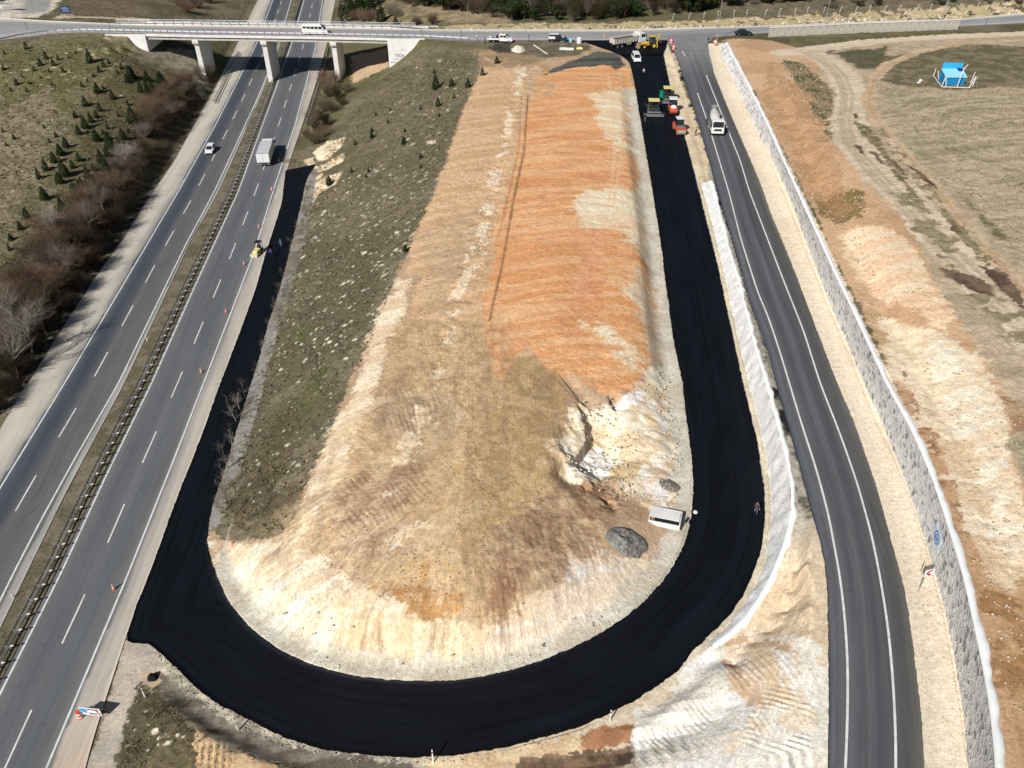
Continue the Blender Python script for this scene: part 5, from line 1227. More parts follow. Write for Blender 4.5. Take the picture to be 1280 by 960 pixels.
o = MB().tube((1.9,-.8,1.6),(1.9,.8,1.6),.33,n=12).build('water_tank', WHT, t)
for s_ in (1, -1): MB().box((.3, s_*1.0, .8), (1.3, .4, .5)).build('fuel_tank', GLV, t, .06)
wheels(t, [(x, s_*1.02) for x in (3.5, 1.6, -1.9, -3.2) for s_ in (1, -1)], .5, .36)

# small yellow machine on the hard shoulder
t = thing('mini_loader', 'small pale yellow machine with black cage standing on the highway shoulder line', 'loader', at(323, 317.5), R(-105))
MB().prof([(-.3,.35),(1.05,.35),(1.15,.7),(1.0,1.0),(-.3,1.1)], [.5,.48,.44,.42,.5]).build('hood', PYL, t, .06)
MB().box((-.6, 0, .65), (.9, 1.0, .5)).build('chassis', DST, t, .03)
b = MB()
for x in (-1.0, -.15):
    for s_ in (1, -1): b.tube((x, s_*.48, .8), (x, s_*.44, 2.1), .04, n=6)
b.box((-.58,0,2.13),(1.1,1.05,.07)); b.build('cage', BLK, t)
MB().box((-.65, 0, 1.15), (.5, .5, .7)).build('seat', BLK, t, .05)
MB().box((1.35, 0, .35), (.5, 1.4, .5)).build('bucket', M('cream_bucket', (.6,.55,.4), .6), t, .04)
b = MB(); b.box((.9,.58,.5),(1.0,.08,.14)); b.box((.9,-.58,.5),(1.0,.08,.14)); b.build('arm', PYL, t)
wheels(t, [(.55,.58),(.55,-.58),(-.6,.58),(-.6,-.58)], .36, .24, PYL)

# ------------------------------------------------------------------ bridge
t = thing('road_bridge', 'pale concrete bridge carrying the crossing road over the highway on three slim piers', 'bridge', (-63.6, 233.5, 0))
OX, OY = -63.6, 233.5
def lx(p): return (p[0]-OX, p[1]-OY, p[2])
na = [at(x, y, 12.0) for x, y in ((160,41.6),(250,43.5),(320,44.5),(420,46),(485,47.4),(530,48.2))]
fa = [at(x, y, 12.0) for x, y in ((150,31.2),(250,32),(330,33),(420,34.3),(480,35.5),(530,36.4))]
def yn(x): return float(np.interp(x, [q[0] for q in na], [q[1] for q in na]))
def yf(x): return float(np.interp(x, [q[0] for q in fa], [q[1] for q in fa]))
XL, XR = -96.5, -32.3
def beam(y0f, y0o, z0, z1, d, x0=XL, x1=XR, m=CON, name='girder', n=10, bev=0):
    b = MB(); xs = np.linspace(x0, x1, n)
    vs = []
    for x in xs:
        y = y0f(x)+y0o; vs += [lx((x, y, z0)), lx((x, y+d, z0)), lx((x, y+d, z1)), lx((x, y, z1))]
    fs = [(4*i+a, 4*i+(a+1) % 4, 4*i+4+(a+1) % 4, 4*i+4+a) for i in range(n-1) for a in range(4)]+[(0,1,2,3), tuple(4*(n-1)+a for a in (3,2,1,0))]
    b.add(vs, fs); return b.build(name, m, t)
beam(yn, -1.1, 11.62, 12.20, .35, m=WCO, name='edge_beam')
beam(lambda x: yf(x), .75, 11.62, 12.20, .35, m=WCO, name='edge_beam')
# deck slab between the edge beams
b = MB(); xs = np.linspace(XL, XR, 10); vs = []
for x in xs: vs += [lx((x, yn(x)-.75, 11.60)), lx((x, yf(x)+.75, 11.60)), lx((x, yf(x)+.75, 11.93)), lx((x, yn(x)-.75, 11.93))]
b.add(vs, [(4*i+a, 4*i+(a+1) % 4, 4*i+4+(a+1) % 4, 4*i+4+a) for i in range(9) for a in range(4)]+[(0,1,2,3),(39,38,37,36)]); b.build('deck_slab', CON, t)
for k in range(7):
    fr = k/6.
    beam(lambda x, fr=fr: (yn(x)-.6)*(1-fr)+(yf(x)+.2)*fr, 0, 10.75, 11.60, .5)
PX = [(-83.5, 1.0), (-65.3, 0.2), (-46.8, .8)]
for x, g in PX:
    y0, y1 = yn(x)-.7, yf(x)+.7
    b = MB()
    b.prof([(y0+1.2-OY, -1.), (y1-1.2-OY, -1.), (y1-.6-OY, 9.9), (y0+.6-OY, 9.9)], .62); b.v = [(q[1]+x-OX, q[0], q[2]) for q in b.v]
    o = b.build('pier', WCO, t, .05)
    h = MB(); h.prof([(y0-OY, 9.75), (y1-OY, 9.75), (y1+.2-OY, 10.2), (y1+.2-OY, 10.75), (y0-.2-OY, 10.75), (y0-.2-OY, 10.2)], .8); h.v = [(q[1]+x-OX, q[0], q[2]) for q in h.v]
    h.build('pier_cap', WCO, o, .04)
# abutments with sloping wing walls facing the camera
for sgn, xa, xw, zb in ((1, XR, -22.6, 3.2), (-1, XL, -107., 6.2)):
    b = MB(); y0, y1 = yn(xa)-1.05, yf(xa)+1.05
    b.box(((xa+sgn*.6)-OX, (y0+y1)/2-OY, (zb-1+11.6)/2), (1.2, y1-y0, 11.6-zb+1))
    for yy in (y0-.25, y1-.15):
        yq = yy if yy < 233 else yf(xw)+1.0
        b.add([lx((xa, yy, zb-1.5)), lx((xw, yy, 10.4)), lx((xw, yy, 12.12)), lx((xa, yy, 12.12)), lx((xa, yy+.4, zb-1.5)), lx((xw, yy+.4, 10.4)), lx((xw, yy+.4, 12.12)), lx((xa, yy+.4, 12.12))], [(0,1,2,3),(7,6,5,4),(3,2,6,7),(0,3,7,4),(1,5,6,2),(0,4,5,1)])
    b.build('abutment', M('lime_washed_concrete', (.78,.77,.75), .9, .2, 0, .12, .5), t)
# faded graffiti on the right abutment
def text(s_, size, mat, parent, loc, rot, name='lettering', ext=.004):
    cu = bpy.data.curves.new(name, 'FONT'); cu.body = s_; cu.size = size; cu.align_x = 'CENTER'; cu.align_y = 'CENTER'; cu.extrude = ext
    o = bpy.data.objects.new(name, cu); me = bpy.data.meshes.new_from_object(o); bpy.data.objects.remove(o); bpy.data.curves.remove(cu)
    me.materials.append(mat); o = bpy.data.objects.new(name, me); col.objects.link(o); o.parent = parent; o.location = loc; o.rotation_euler = rot; return o
INK = M('graffiti_black', (.08,.08,.09), .8); INK2 = M('graffiti_faint', (.38,.38,.38), .8)
ya = yn(XR)-1.05-.25-.02
text('TEDA', 1.05, INK, t, lx((-29.4, ya, 7.9)), (R(90), 0, 0), 'graffiti'); text('YAPI YOL', .75, INK2, t, lx((-29.6, ya, 7.0)), (R(90), 0, 0), 'graffiti')
text('YOL', .8, INK2, t, lx((-28.2, ya, 9.3)), (R(90), 0, 0), 'graffiti'); text('KAYA', .62, INK, t, lx((-31.0, ya, 6.2)), (R(90), 0, 0), 'graffiti')
# far railing with balusters
xs = np.arange(-108, -25.5, 2.0)
yr = lambda x: float(np.interp(x, [-108, XL, XR, -25], [yf(-96)+1.0, yf(XL)+.92, yf(XR)+.92, yf(-30)+1.0]))
o0 = MB().box((0, 0, .72), (.08, .08, 1.15)).build('railing_post', GLV, t)
for i, x in enumerate(xs):
    o = o0 if i == 0 else o0.copy()
    if i: col.objects.link(o); o.parent = t
    o.location = lx((x, yr(x), 12.0))
b = MB()
for i in range(len(xs)-1):
    for z in (12.45, 12.85, 13.27): b.tube(lx((xs[i], yr(xs[i]), z)), lx((xs[i+1], yr(xs[i+1]), z)), .045, n=5)
b.build('railing_bar', GLV, t)

# ------------------------------------------------------------------ guard rails
def guard(name, label, pl, s0, s1, off=0., dbl=False, step=2.0, z0=None, tips=False, group='steel guard rails', maxp=100, hgt=.72):
    d = np.r_[0, np.cumsum(np.hypot(*(np.diff(pl[:, :2], axis=0).T)))]
    n = int((s1-s0)/step)+1; t_ = s0+np.arange(n)*step
    q = np.stack([np.interp(t_, d, pl[:, k]) for k in range(3)], 1)
    g = np.gradient(q[:, :2], axis=0); g /= np.hypot(g[:, 0], g[:, 1])[:, None]; nn = np.stack([-g[:, 1], g[:, 0]], 1)
    q[:, :2] += nn*off; c = q[n//2]
    t = thing(name, label, 'guard rail', tuple(c), 0, group)
    sides = (-.28, .28) if dbl else (0.12,)
    for sd_ in sides:
        b = MB(); vs = []
        for k in range(n):
            for h, w in ((hgt-.31, 0), (hgt-.24, .05), (hgt-.17, 0), (hgt-.10, .05), (hgt, 0)):
                o_ = sd_+(w if sd_ > 0 else -w); vs.append((q[k, 0]-c[0]+nn[k, 0]*o_, q[k, 1]-c[1]+nn[k, 1]*o_, q[k, 2]-c[2]+h))
        b.add(vs, [(5*k+a, 5*k+a+1, 5*k+6+a, 5*k+5+a) for k in range(n-1) for a in range(4)]); b.build('rail_beam', GLV, t)
    first = None; rest = MB(); dist = np.hypot(q[:, 0], q[:, 1]); order = np.argsort(dist)[:maxp]; keep = set(order.tolist())
    for k in range(n):
        x, y, z = q[k]-c; a = math.atan2(g[k, 1], g[k, 0])
        if k in keep:
            if first is None:
                bb = MB().box((0, 0, hgt/2-.05), (.1, .12, hgt+.1))
                if dbl: bb.box((0, 0, hgt-.12), (.1, .5, .12))
                first = bb.build('post', GLV, t); o = first
                if tips:
                    r_ = MB().add([(-.09,.32,hgt-.02),(.09,.32,hgt-.02),(0,.62,hgt+.02),(-.09,.32,hgt+.04),(.09,.32,hgt+.04),(0,.62,hgt+.07)], [(0,1,2),(5,4,3),(0,3,4,1),(1,4,5,2),(2,5,3,0)]).build('reflector', SREF, first)
                    r_.scale = (1.5, 1.2, 1)
            else:
                o = first.copy(); col.objects.link(o); o.parent = t
                for ch in kids(first):
                    h = ch.copy(); col.objects.link(h); h.parent = o
            o.location = (x, y, z); o.rotation_euler = (0, 0, a)
        else: rest.box((x, y, z+hgt/2), (.1, .1, hgt))
    if rest.v:
        o = rest.build('distant_post', GLV, t); o['kind'] = 'stuff'
    return t
med = match(resamp(hwR1, 600), hwR1)
LEN = lambda p: float(np.sum(np.hypot(*(np.diff(p[:, :2], axis=0).T))))
guard('guard_rail', 'double steel guard rail with white reflectors running down the median of the highway', hwR1[::-1], 2, LEN(hwR1)-2, -1.25, True, 1.9, tips=True)
def sub(pl, p0, p1, z=0.):
    a = W(*p0, z); b = W(*p1, z); i = int(np.argmin((pl[:, 0]-a[0])**2+(pl[:, 1]-a[1])**2)); j = int(np.argmin((pl[:, 0]-b[0])**2+(pl[:, 1]-b[1])**2))
    return pl[min(i, j):max(i, j)+1]
q = line([(382,158),(388,140),(395,118),(401,98),(407,75),(410,58)], 0.02)
guard('guard_rail', 'short steel guard rail on the right shoulder between the red brush and the bridge pier', q, 0, LEN(q), 0, True, 2.0)
q = line([(268,130),(279,107),(290,84),(299,66)], .02)
guard('guard_rail', 'short steel guard rail on the left shoulder passing under the bridge', q, 0, LEN(q), 0, True, 2.0)
q = line([(0,51.6),(25,46.2),(62,40.8),(100,39.2),(150,40),(250,42.3),(320,43.3),(420,44.9),(525,46.9),(592,50.6)], 12.06, 4)
guard('guard_rail', 'steel guard rail along the near edge of the bridge and crossing road', q, 0, LEN(q), 0, False, 2.0)
q = line([(182,30.2),(250,31.4),(400,33.3),(560,36.2)], 12.06, 4)
guard('guard_rail', 'low steel guard rail along the far edge of the bridge deck', q, 0, LEN(q), 0, False, 2.6)

# ------------------------------------------------------------------ retaining walls
def stone_mat(name, a, b_, joint, sc):
    t = NT(name); p = t.attr('st').outputs['Vector']; mp = t.n('ShaderNodeMapping'); mp.inputs['Scale'].default_value = (sc, sc, 1); t.l(p, mp.inputs['Vector'])
    v1 = t.n('ShaderNodeTexVoronoi', feature='DISTANCE_TO_EDGE'); v1.inputs['Scale'].default_value = 1; t.l(mp.outputs[0], v1.inputs['Vector'])
    v2 = t.n('ShaderNodeTexVoronoi'); v2.inputs['Scale'].default_value = 1; t.l(mp.outputs[0], v2.inputs['Vector'])
    h = t.n('ShaderNodeSeparateColor'); t.l(v2.outputs['Color'], h.inputs[0]); n1 = t.noise(5, 4, t.pos())
    c = t.mix(h.outputs[0], a, b_); c = t.mix(t.mr(n1, .35, .65, 0, .35), c, tuple(q*.7 for q in a)); dkk = t.mr(h.outputs[1], .76, .84, 0, .75); c = t.mix(dkk, c, (.17,.175,.18))
    c = t.mix(t.mr(v1.outputs['Distance'], .02, .09, 1, 0), c, joint)
    t.bump(t.mr(v1.outputs['Distance'], 0, .16, 0, 1), .7, .07); return t.fin(c, .9, .15)
m_stone = stone_mat('rubble_stone_masonry', (.82,.83,.83), (.50,.52,.53), (.82,.81,.79), 1.7)
m_shot = NT('sprayed_concrete'); _p = m_shot.pos(); _n = m_shot.noise(3., 6, _p, .7); _n2 = m_shot.noise(3.6, 5, _p, .75)
_c = m_shot.mix(m_shot.mr(_n2, .55, .60, 0, .7), m_shot.mix(_n, (.70,.70,.69), (.82,.81,.80)), (.33,.33,.33)); m_shot.bump(_n, .7, .15); m_shot = m_shot.fin(_c, .9, .15)
m_cap = M('white_wall_coping', (.84,.84,.83), .85, .2, 0, .05, .5)
def wall(name, label, base, top, nrm, m, capw, caph, rough=0.):
    c = top[len(top)//2]; t = thing(name, label, 'wall', tuple(c)); n = int(len(top)*2.)
    tp = resamp(top, n); bs = match(tp, base); g = np.gradient(tp[:, :2], axis=0); g /= np.hypot(g[:, 0], g[:, 1])[:, None]
    nn = np.stack([-g[:, 1], g[:, 0]], 1); nn *= np.sign(nn[:, :1]); K = 9; tt = np.linspace(0, 1, K)
    v = bs[:, None]*(1-tt[None, :, None])+tp[:, None]*tt[None, :, None]; v[:, 0, 2] -= .35
    if rough: v[:, :, 0] += (fbm(v[:, :, 0]*1.7, v[:, :, 1]*1.3, 3, 99)-.5)*rough
    lon = np.r_[0, np.cumsum(np.hypot(*np.diff(tp[:, :2], axis=0).T))]; hh = np.linalg.norm(tp-bs, axis=1)
    st = np.stack([np.broadcast_to(lon[:, None], (n, K)), tt[None]*hh[:, None], np.zeros((n, K))], -1)
    obj_np('face', v.reshape(-1, 3)-c, gridf(n, K), m, {'st': ('FLOAT_VECTOR', st.reshape(-1, 3))}, t)
    jit = (fbm(lon/1.6, lon*0, 4, 7, .6)-.5)*.8; w = np.stack([np.full(n, -.06), np.full(n, -.06), capw+jit*.6, capw+.15+jit], 1); z = np.array([-.05, caph, caph, -.25])
    V = np.zeros((n, 4, 3))
    for k in range(4): V[:, k, :2] = tp[:, :2]+nn*w[:, k:k+1]; V[:, k, 2] = tp[:, 2]+z[k]
    obj_np('coping', V.reshape(-1, 3)-c, gridf(n, 4), m_cap, None, t); return t
wall('stone_retaining_wall', 'long grey stone retaining wall with white coping right of the slip road', sw_base, sw_top, SWN, m_stone, .55, .05)
wall('sprayed_concrete_wall', 'low white sprayed concrete retaining wall between the fresh ramp and the slip road', ww_base, ww_top, WWN, m_shot, .42, .04, .5)

# emblem painted panel on the stone wall
def wallpt(px, py):
    k = None
    b_ = match(sw_top, sw_base); best = None
    for f in np.linspace(.1, .9, 17):
        q = b_*(1-f)+sw_top*f
        rel_ = q-np.array([0, 0, H]); dz = rel_[:, 1]*cp-rel_[:, 2]*sp; u = rel_[:, 0]/dz*FPX+640; vv = 480-(rel_[:, 1]*sp+rel_[:, 2]*cp)/dz*FPX
        e = (u-px)**2+(vv-py)**2; i = int(np.argmin(e))
        if best is None or e[i] < best[0]: best = (e[i], i, f, q[i], b_[i])
    _, i, f, p, bb = best; tg = sw_top[i+3]-sw_top[i-3]; tg /= np.linalg.norm(tg); up = sw_top[i]-bb; up /= np.linalg.norm(up)
    return Vector(p), Vector(tg), Vector(up)
p, tg, up = wallpt(1174, 672)
if tg.y > 0: tg = -tg          # read from the road: left to right runs away... towards the camera
nrm_ = tg.cross(up).normalized()
if nrm_.x > 0: nrm_ = -nrm_
xax = up.cross(nrm_).normalized(); Mx = Matrix((xax, up, nrm_)).transposed().to_4x4(); Mx.translation = p+nrm_*.14
t = thing('wall_emblem', 'white panel with a round blue emblem fixed on the stone wall', 'sign'); t.matrix_world = Mx; t.rotation_mode = 'XYZ'
MB().box((0, 0, 0), (2.3, 1.7, .06)).build('panel', M('emblem_panel', (.62,.72,.80), .6), t, .01)
b = MB(); n = 28
for r0, r1 in ((.5, .64), (.24, .34)):
    vs = [(r*math.cos(2*math.pi*i/n)*1.15, r*math.sin(2*math.pi*i/n), .04) for r in (r0, r1) for i in range(n)]; b.add(vs, [(i, (i+1) % n, n+(i+1) % n, n+i) for i in range(n)])
b.box((0, 0, .045), (.9, .1, .02)); b.box((0, -.18, .045), (.7, .08, .02)); b.build('emblem', BLU, t)

# concrete barrier wall beside the crossing road
t = thing('concrete_barrier_wall', 'long pale concrete panel wall beside the crossing road at the right', 'wall', at(1080, 41, 12.))
bw = line([(960,47),(1000,45),(1080,41),(1150,38.5),(1197,36.5)], 12.0, 3); c = np.array(t.location)
bw = resamp(bw, 26)
for k in range(25):
    a, e = bw[k]-c, bw[k+1]-c; an = math.atan2(e[1]-a[1], e[0]-a[0]); L_ = math.hypot(e[0]-a[0], e[1]-a[1]); mm = (a+e)/2
    if k == 0:
        o = MB().box((0, 0, 1.1), (L_-.05, .28, 2.6)).build('panel', M('weathered_panel', (.50,.48,.40), .95, .1, 0, .3, .7), t, .02); o0 = o
    else: o = o0.copy(); col.objects.link(o); o.parent = t
    o.location = (mm[0], mm[1], 0); o.rotation_euler = (0, 0, an)
b = MB()
for k in range(25): 
    a, e = bw[k]-c, bw[k+1]-c; an = math.atan2(e[1]-a[1], e[0]-a[0]); L_ = math.hypot(e[0]-a[0], e[1]-a[1]); mm = (a+e)/2; b.box((mm[0], mm[1], 2.48), (L_, .5, .16), 0, an)
b.build('coping', WCO, t)

# ------------------------------------------------------------------ lamp posts, signs, cones
def lamp(px, py, z, hgt, label, arm=1.2, az=-90):
    t = thing('street_lamp', label, 'street lamp', at(px, py, z), 0, 'street lamps')
    MB().tube((0,0,0), (0,0,hgt), .11, .06, 8).build('pole', GLV, t); a = R(az)
    MB().tube((0,0,hgt-.1), (arm*math.cos(a), arm*math.sin(a), hgt+.3), .04, .035, 6).build('arm', GLV, t)
    o = MB().box((0,0,0), (.8,.28,.14), 0, 0, (.8,.7)).build('lamp_head', DST, t, .03); o.location = ((arm+.3)*math.cos(a), (arm+.3)*math.sin(a), hgt+.32); o.rotation_euler = (0, 0, a)
    MB().box((0,0,.12), (.35,.35,.24)).build('base', CON, t, .02)
lamp(896, 50.5, 12.1, 11, 'tall street lamp standing at the top of the stone wall by the junction')
lamp(1031.5, 30, 12.2, 11, 'tall street lamp beyond the left part of the concrete panel wall')
lamp(1178.5, 22, 12.4, 11, 'tall street lamp beyond the right end of the concrete panel wall')
lamp(585, 31.5, 11.9, 5, 'short lamp post behind the crossing road by the pale path', .5)
# cones
def cone_mesh(t, h):
    MB().box((0,0,.03), (.42,.42,.06)).build('base', ORG, t, .01)
    b = MB(); r = lambda z: .16*(1-z/h)+.035*(z/h)
    zs = [.06, h*.35, h*.35, h*.55, h*.55, h*.72, h*.72, h*.86, h*.86, h]; k = 0
    for i, m in ((0, 0), (2, 1), (4, 0), (6, 1), (8, 0)): b.lathe([(r(zs[i]), zs[i]), (r(zs[i+1]), zs[i+1])], n=14, m=m)
    b.build('cone_body', [ORG, WPL], t)
C0 = None
for px, py, s_, lb in ((143,738,1.15,'orange cone nearest the camera beside the bend of fresh asphalt'),(252,467,1.1,'orange cone on the right lane, second from the camera'),(283,392,1.1,'orange cone on the right lane, third from the camera'),(305.5,332,1.1,'orange cone on the right lane just before the small yellow machine'),
        (324,286,1.15,'orange cone on the right lane just beyond the small yellow machine'),(340,239,1.2,'tall leaning orange cone beside the start of the fresh strip'),(349,203,1.1,'orange cone on the shoulder line beside the box truck'),
        (645,51,1.1,'orange cone on the crossing road in front of the crew cab truck'),(755,47.5,1.2,'orange cone on the crossing road behind the tipper truck')):
    p = at(px, py)
    if C0 is None:
        C0 = thing('traffic_cone', lb, 'cone', p, 0, 'orange traffic cones'); cone_mesh(C0, .95); C0.scale = (s_,)*3
    else: dup(C0, p, random.uniform(0, 1), lb, s_)
# big channeliser next to the sign frame
t = thing('traffic_barrel', 'red and white traffic barrel beside the white sign frame', 'barrel', at(101, 897), .2)
b = MB()
for i in range(5): r0, r1 = .34-.025*i, .34-.025*(i+1); b.lathe([(r0, .08+.18*i), (r1, .08+.18*(i+1))], n=16, m=i % 2)
b.lathe([(.215,.98),(.001,.99)], n=16); b.build('barrel_body', [ORG, WPL], t); MB().box((0,0,.04), (.8,.7,.08)).build('base', ORG, t, .02)
# sign frame
t = thing('work_zone_sign', 'white framed road works board with a blue arrow disc on the highway shoulder', 'sign', at(117, 897.5), R(-6))
b = MB(); fw, z0, z1 = 1.95, .55, 1.55
for z in (z0, z1, (z0+z1)/2): b.box((0, 0, z), (fw, .05, .06))
for x in (-fw/2, -.25, .55, fw/2): b.box((x, 0, (z0+z1)/2), (.06, .052, z1-z0+.06))
b.build('frame', WPL, t)
b = MB(); b.box((.02, .03, (z0+z1)/2), (fw-.06, .02, z1-z0-.06)); b.build('board', WPL, t)
vs = [(-.68+.36*math.cos(2*math.pi*i/24), -.035, 1.08+.36*math.sin(2*math.pi*i/24)) for i in range(24)]; MB().add(vs, [tuple(range(24))]).build('blue_disc', M('sky_blue_disc', (.02,.35,.75), .5), t)
MB().add([(-.9,-.05,1.2),(-.6,-.05,.86),(-.5,-.05,.96),(-.42,-.05,.72),(-.68,-.05,.76),(-.66,-.05,.8),(-.96,-.05,1.12)], [(0,1,2,3,4,5,6)]).build('arrow', WPL, t)
b = MB()
for i in range(4): b.box((-.06+.2*i, -.03, 1.36), (.13, .02, .13)); 
for i in range(3): b.box((-.02+.24*i, -.03, .74), (.16, .02, .15))
b.build('black_blocks', BLK, t)
MB().add([(.62,-.03,1.5),(.72,-.03,1.5),(.86,-.03,.6),(.76,-.03,.6)], [(0,1,2,3)]).build('red_stripe', M('sign_red', (.5,.02,.04), .5), t)
b = MB()
for x in (-.85, .85): b.tube((x, 0, z0), (x, -.02, 0), .03); b.tube((x, .02, z1-.1), (x, 1.0, 0), .03)
b.tube((-.85,1.0,.03),(.85,1.0,.03),.025); b.build('leg', GLV, t)
# chevron
t = thing('chevron_sign', 'white chevron sign with a red arrow and dark back plate on a thin post', 'sign', at(1148.3, 738.5), R(12)); t.scale = (1.35, 1.35, 1.25)
MB().tube((0,0,0), (0,0,1.75), .035, n=8).build('post', GLV, t)
MB().box((.18,-.05,2.0), (.72,.03,.72)).build('face', WPL, t, .01)
b = MB(); b.add([(-.12,-.072,2.0),(.22,-.072,2.3),(.44,-.072,2.3),(.12,-.072,2.0),(.44,-.072,1.7),(.22,-.072,1.7)], [(0,1,2,3),(0,3,4,5)]); b.build('red_chevron', M('chevron_red', (.45,.01,.06), .5), t)
MB().box((-.22,.12,2.22), (.62,.03,.66), 0, R(40)).build('back_plate', DST, t, .01)
# blue direction sign far left
t = thing('direction_sign', 'blue road sign on two posts beyond the left end of the crossing road', 'sign', at(85, 24.5, 12.), R(8))
MB().box((0,0,2.6), (2.7,.06,1.7)).build('panel', M('navy_sign', (.012,.03,.12), .6), t, .02); b = MB()
for i, (w_, z) in enumerate(((1.7,3.1),(2.1,2.8),(1.4,2.5),(1.9,2.2))): b.box((-.1+.1*i,-.045,z), (w_,.01,.16))
b.build('white_lines', M('sign_white_faint', (.25,.32,.5), .5), t)
b = MB(); b.tube((-1.2,.05,0),(-1.2,.05,3.3),.05); b.tube((1.2,.05,0),(1.2,.05,3.3),.05); b.build('post', GLV, t)
# red round stop boards at the junction
for px, py, lb in ((838.5,55,'red and white round sign board, upper of the pair at the ramp mouth'),(841.5,63,'red and white round sign board, lower of the pair at the ramp mouth')):
    t = thing('round_sign', lb, 'sign', at(px, py), .1, 'sign boards at the ramp mouth'); t.scale = (.75,.75,.75)
    b = MB(); b.tube((-.35,.0,0),(-.35,0,1.5),.03); b.tube((.35,0,0),(.35,0,1.5),.03); b.box((0,0,.05),(1.0,.7,.08)); b.build('stand', DST, t)
    MB().box((0,-.03,1.05), (1.1,.04,1.9)).build('board', M('sign_red_bright', (.75,.06,.07), .5), t, .02)
    vs = [(.36*math.cos(2*math.pi*i/20), -.06, 1.25+.36*math.sin(2*math.pi*i/20)) for i in range(20)]; MB().add(vs, [tuple(range(20))]).build('white_disc', WPL, t)
    MB().box((0,-.065,.5), (.8,.02,.22)).build('white_band', WPL, t)
t = thing('road_work_sign', 'small pink and white sign on the verge at the head of the stone wall', 'sign', at(893.5, 57.5), 0)
MB().box((0,-.02,1.0), (.9,.04,1.0)).build('board', M('sign_pink', (.75,.2,.22), .5), t, .02); MB().box((0,-.05,1.05), (.6,.02,.35)).build('white_band', WPL, t); MB().tube((0,0,0),(0,0,.6),.03).build('post', GLV, t)
for px, py, z, lb in ((138,36,12,'thin dark post at the left roadside of the crossing road'),(34,36,12,'thin dark post at the tip of the grass triangle'),(527,45,12,'short dark marker post on the crossing road right of the bridge'),(577,45.5,12,'short dark marker post on the crossing road near the crew cab truck'),(1232,31,12.2,'green tinted post at the right end of the crossing road'),(661,52,12,'thin pale post beside the gravel heap')):
    t = thing('marker_post', lb, 'post', at(px, py, z), 0, 'marker posts along the crossing road'); MB().tube((0,0,0),(0,0,1.6),.06,.05,6).build('shaft', DST, t); MB().box((0,0,1.5),(.2,.06,.4)).build('plate', DST, t, .01)
# surveyor posts and highway delineators
D0 = None
for px, py, h_, lb in ((541.5,953,1.9,'thin pale pole at the outer edge of the bend, bottom centre of the photo'),(762.5,901,1.6,'thin pale pole beside the brown soil patch outside the bend'),(181,871,1.25,'white delineator post in the grass next to the start of the ditch'),(16,747,.9,'white delineator post in the median near the camera'),(83,428,.9,'white delineator post on the far left shoulder under the bare tree'),
        (66,152,.9,'white delineator post left of the farthest brush'),(252.5,152,.9,'white delineator post on the left shoulder by the conifers'),(184,426,.9,'white delineator post on the median halfway up'),(187,264,.9,'white delineator post at the left shoulder in the tree shadow'),(297,912,1.1,'split wooden stake on the berm of the ditch')):
    p = at(px, py)
    if D0 is None:
        D0 = thing('delineator_post', lb, 'post', p, 0, 'small roadside posts'); MB().box((0,0,.5), (.12,.09,1.0), 0, 0, (.8,.8)).build('shaft', WPL, D0); MB().box((0,0,.82), (.125,.095,.1)).build('band', DST, D0); D0.scale = (1,1,h_)
    else: dup(D0, p, .3, lb, (1, 1, h_))

# ------------------------------------------------------------------ culvert unit, heaps, kiosk, loose goods
p = at(831, 651); t = thing('concrete_culvert_box', 'white precast concrete culvert box lying near the inner edge of the ramp', 'concrete box', p, R(-16))
b = MB(); b.box((0,0,.1), (3.3,2.1,.2)); b.box((0,1.0,.45), (3.3,.14,.7)); b.box((0,-1.0,.38), (3.3,.14,.56)); b.box((1.6,0,.42), (.12,1.86,.64)); b.box((-1.6,0,.42), (.12,1.86,.64)); b.build('box_walls', WCO, t, .02)
MB().box((-.02,.12,.8), (3.05,1.3,.12)).build('lid_slab', WCO, t, .02); MB().box((0,-.02,.25), (3.0,1.7,.1)).build('interior_shade_slab', BLK, t); b = MB(); b.box((1.95,.2,.4),(.25,.12,.7)); b.build('joint_key', DST, t)  # black slab added inside to stand in for the shade in the gaps
p = at(869, 641); o = MB().lathe([(.001,.22),(.2,.2),(.3,.05),(.32,-.1)], (0,0,0), 10).build('lime_heap', WCO); o.location = p; tag(o, 'tiny white lime heap at the ramp edge beside the culvert box', 'heap')
def heap(name, label, px, py, rx, ry, h, mat, seed, ang=0.):
    n, k = 72, 22; V = []
    cx, cy, cz = at(px, py); ca, sa = math.cos(ang), math.sin(ang)
    for j in range(k):
        f = j/(k-1)
        for i in range(n):
            a = 2*math.pi*i/n; edge = 1+.18*(float(vn(np.array(math.cos(a)*1.8+seed*3.1+9), np.array(math.sin(a)*1.8+5)))-.5)*2
            x = rx*f*edge*math.cos(a); y = ry*f*edge*math.sin(a); X_, Y_ = x*ca-y*sa, x*sa+y*ca
            g = float(hz(cx+X_, cy+Y_))-cz; hh = h*(1-f**1.7)*(.35+1.3*float(fbm(np.array(X_/.9+40.), np.array(Y_/.9+40.), 4, seed)))+.12*(1-f)*float(vn(np.array(X_*5+70), np.array(Y_*5+70)))
            V.append((X_, Y_, g+(hh if f < 1 else -.25)))
    F = [(j*n+i, j*n+(i+1) % n, (j+1)*n+(i+1) % n, (j+1)*n+i) for j in range(k-1) for i in range(n)]
    o = obj_np(name, V, F, mat, sm=True); o.location = (cx, cy, cz); tag(o, label, 'heap'); return o
def soilm(name, c1, c2, sc=5):
    t = NT(name); p = t.pos(); n = t.noise(sc, 6, p, .7); n2 = t.noise(sc*4, 3, p); c = t.mix(t.mr(t.math('ADD', t.math('MULTIPLY', n, .6), t.math('MULTIPLY', n2, .4)), .38, .62, 0, 1), tuple(c1), tuple(c2)); t.bump(n, 1., .25); return t.fin(c, .95, .1)
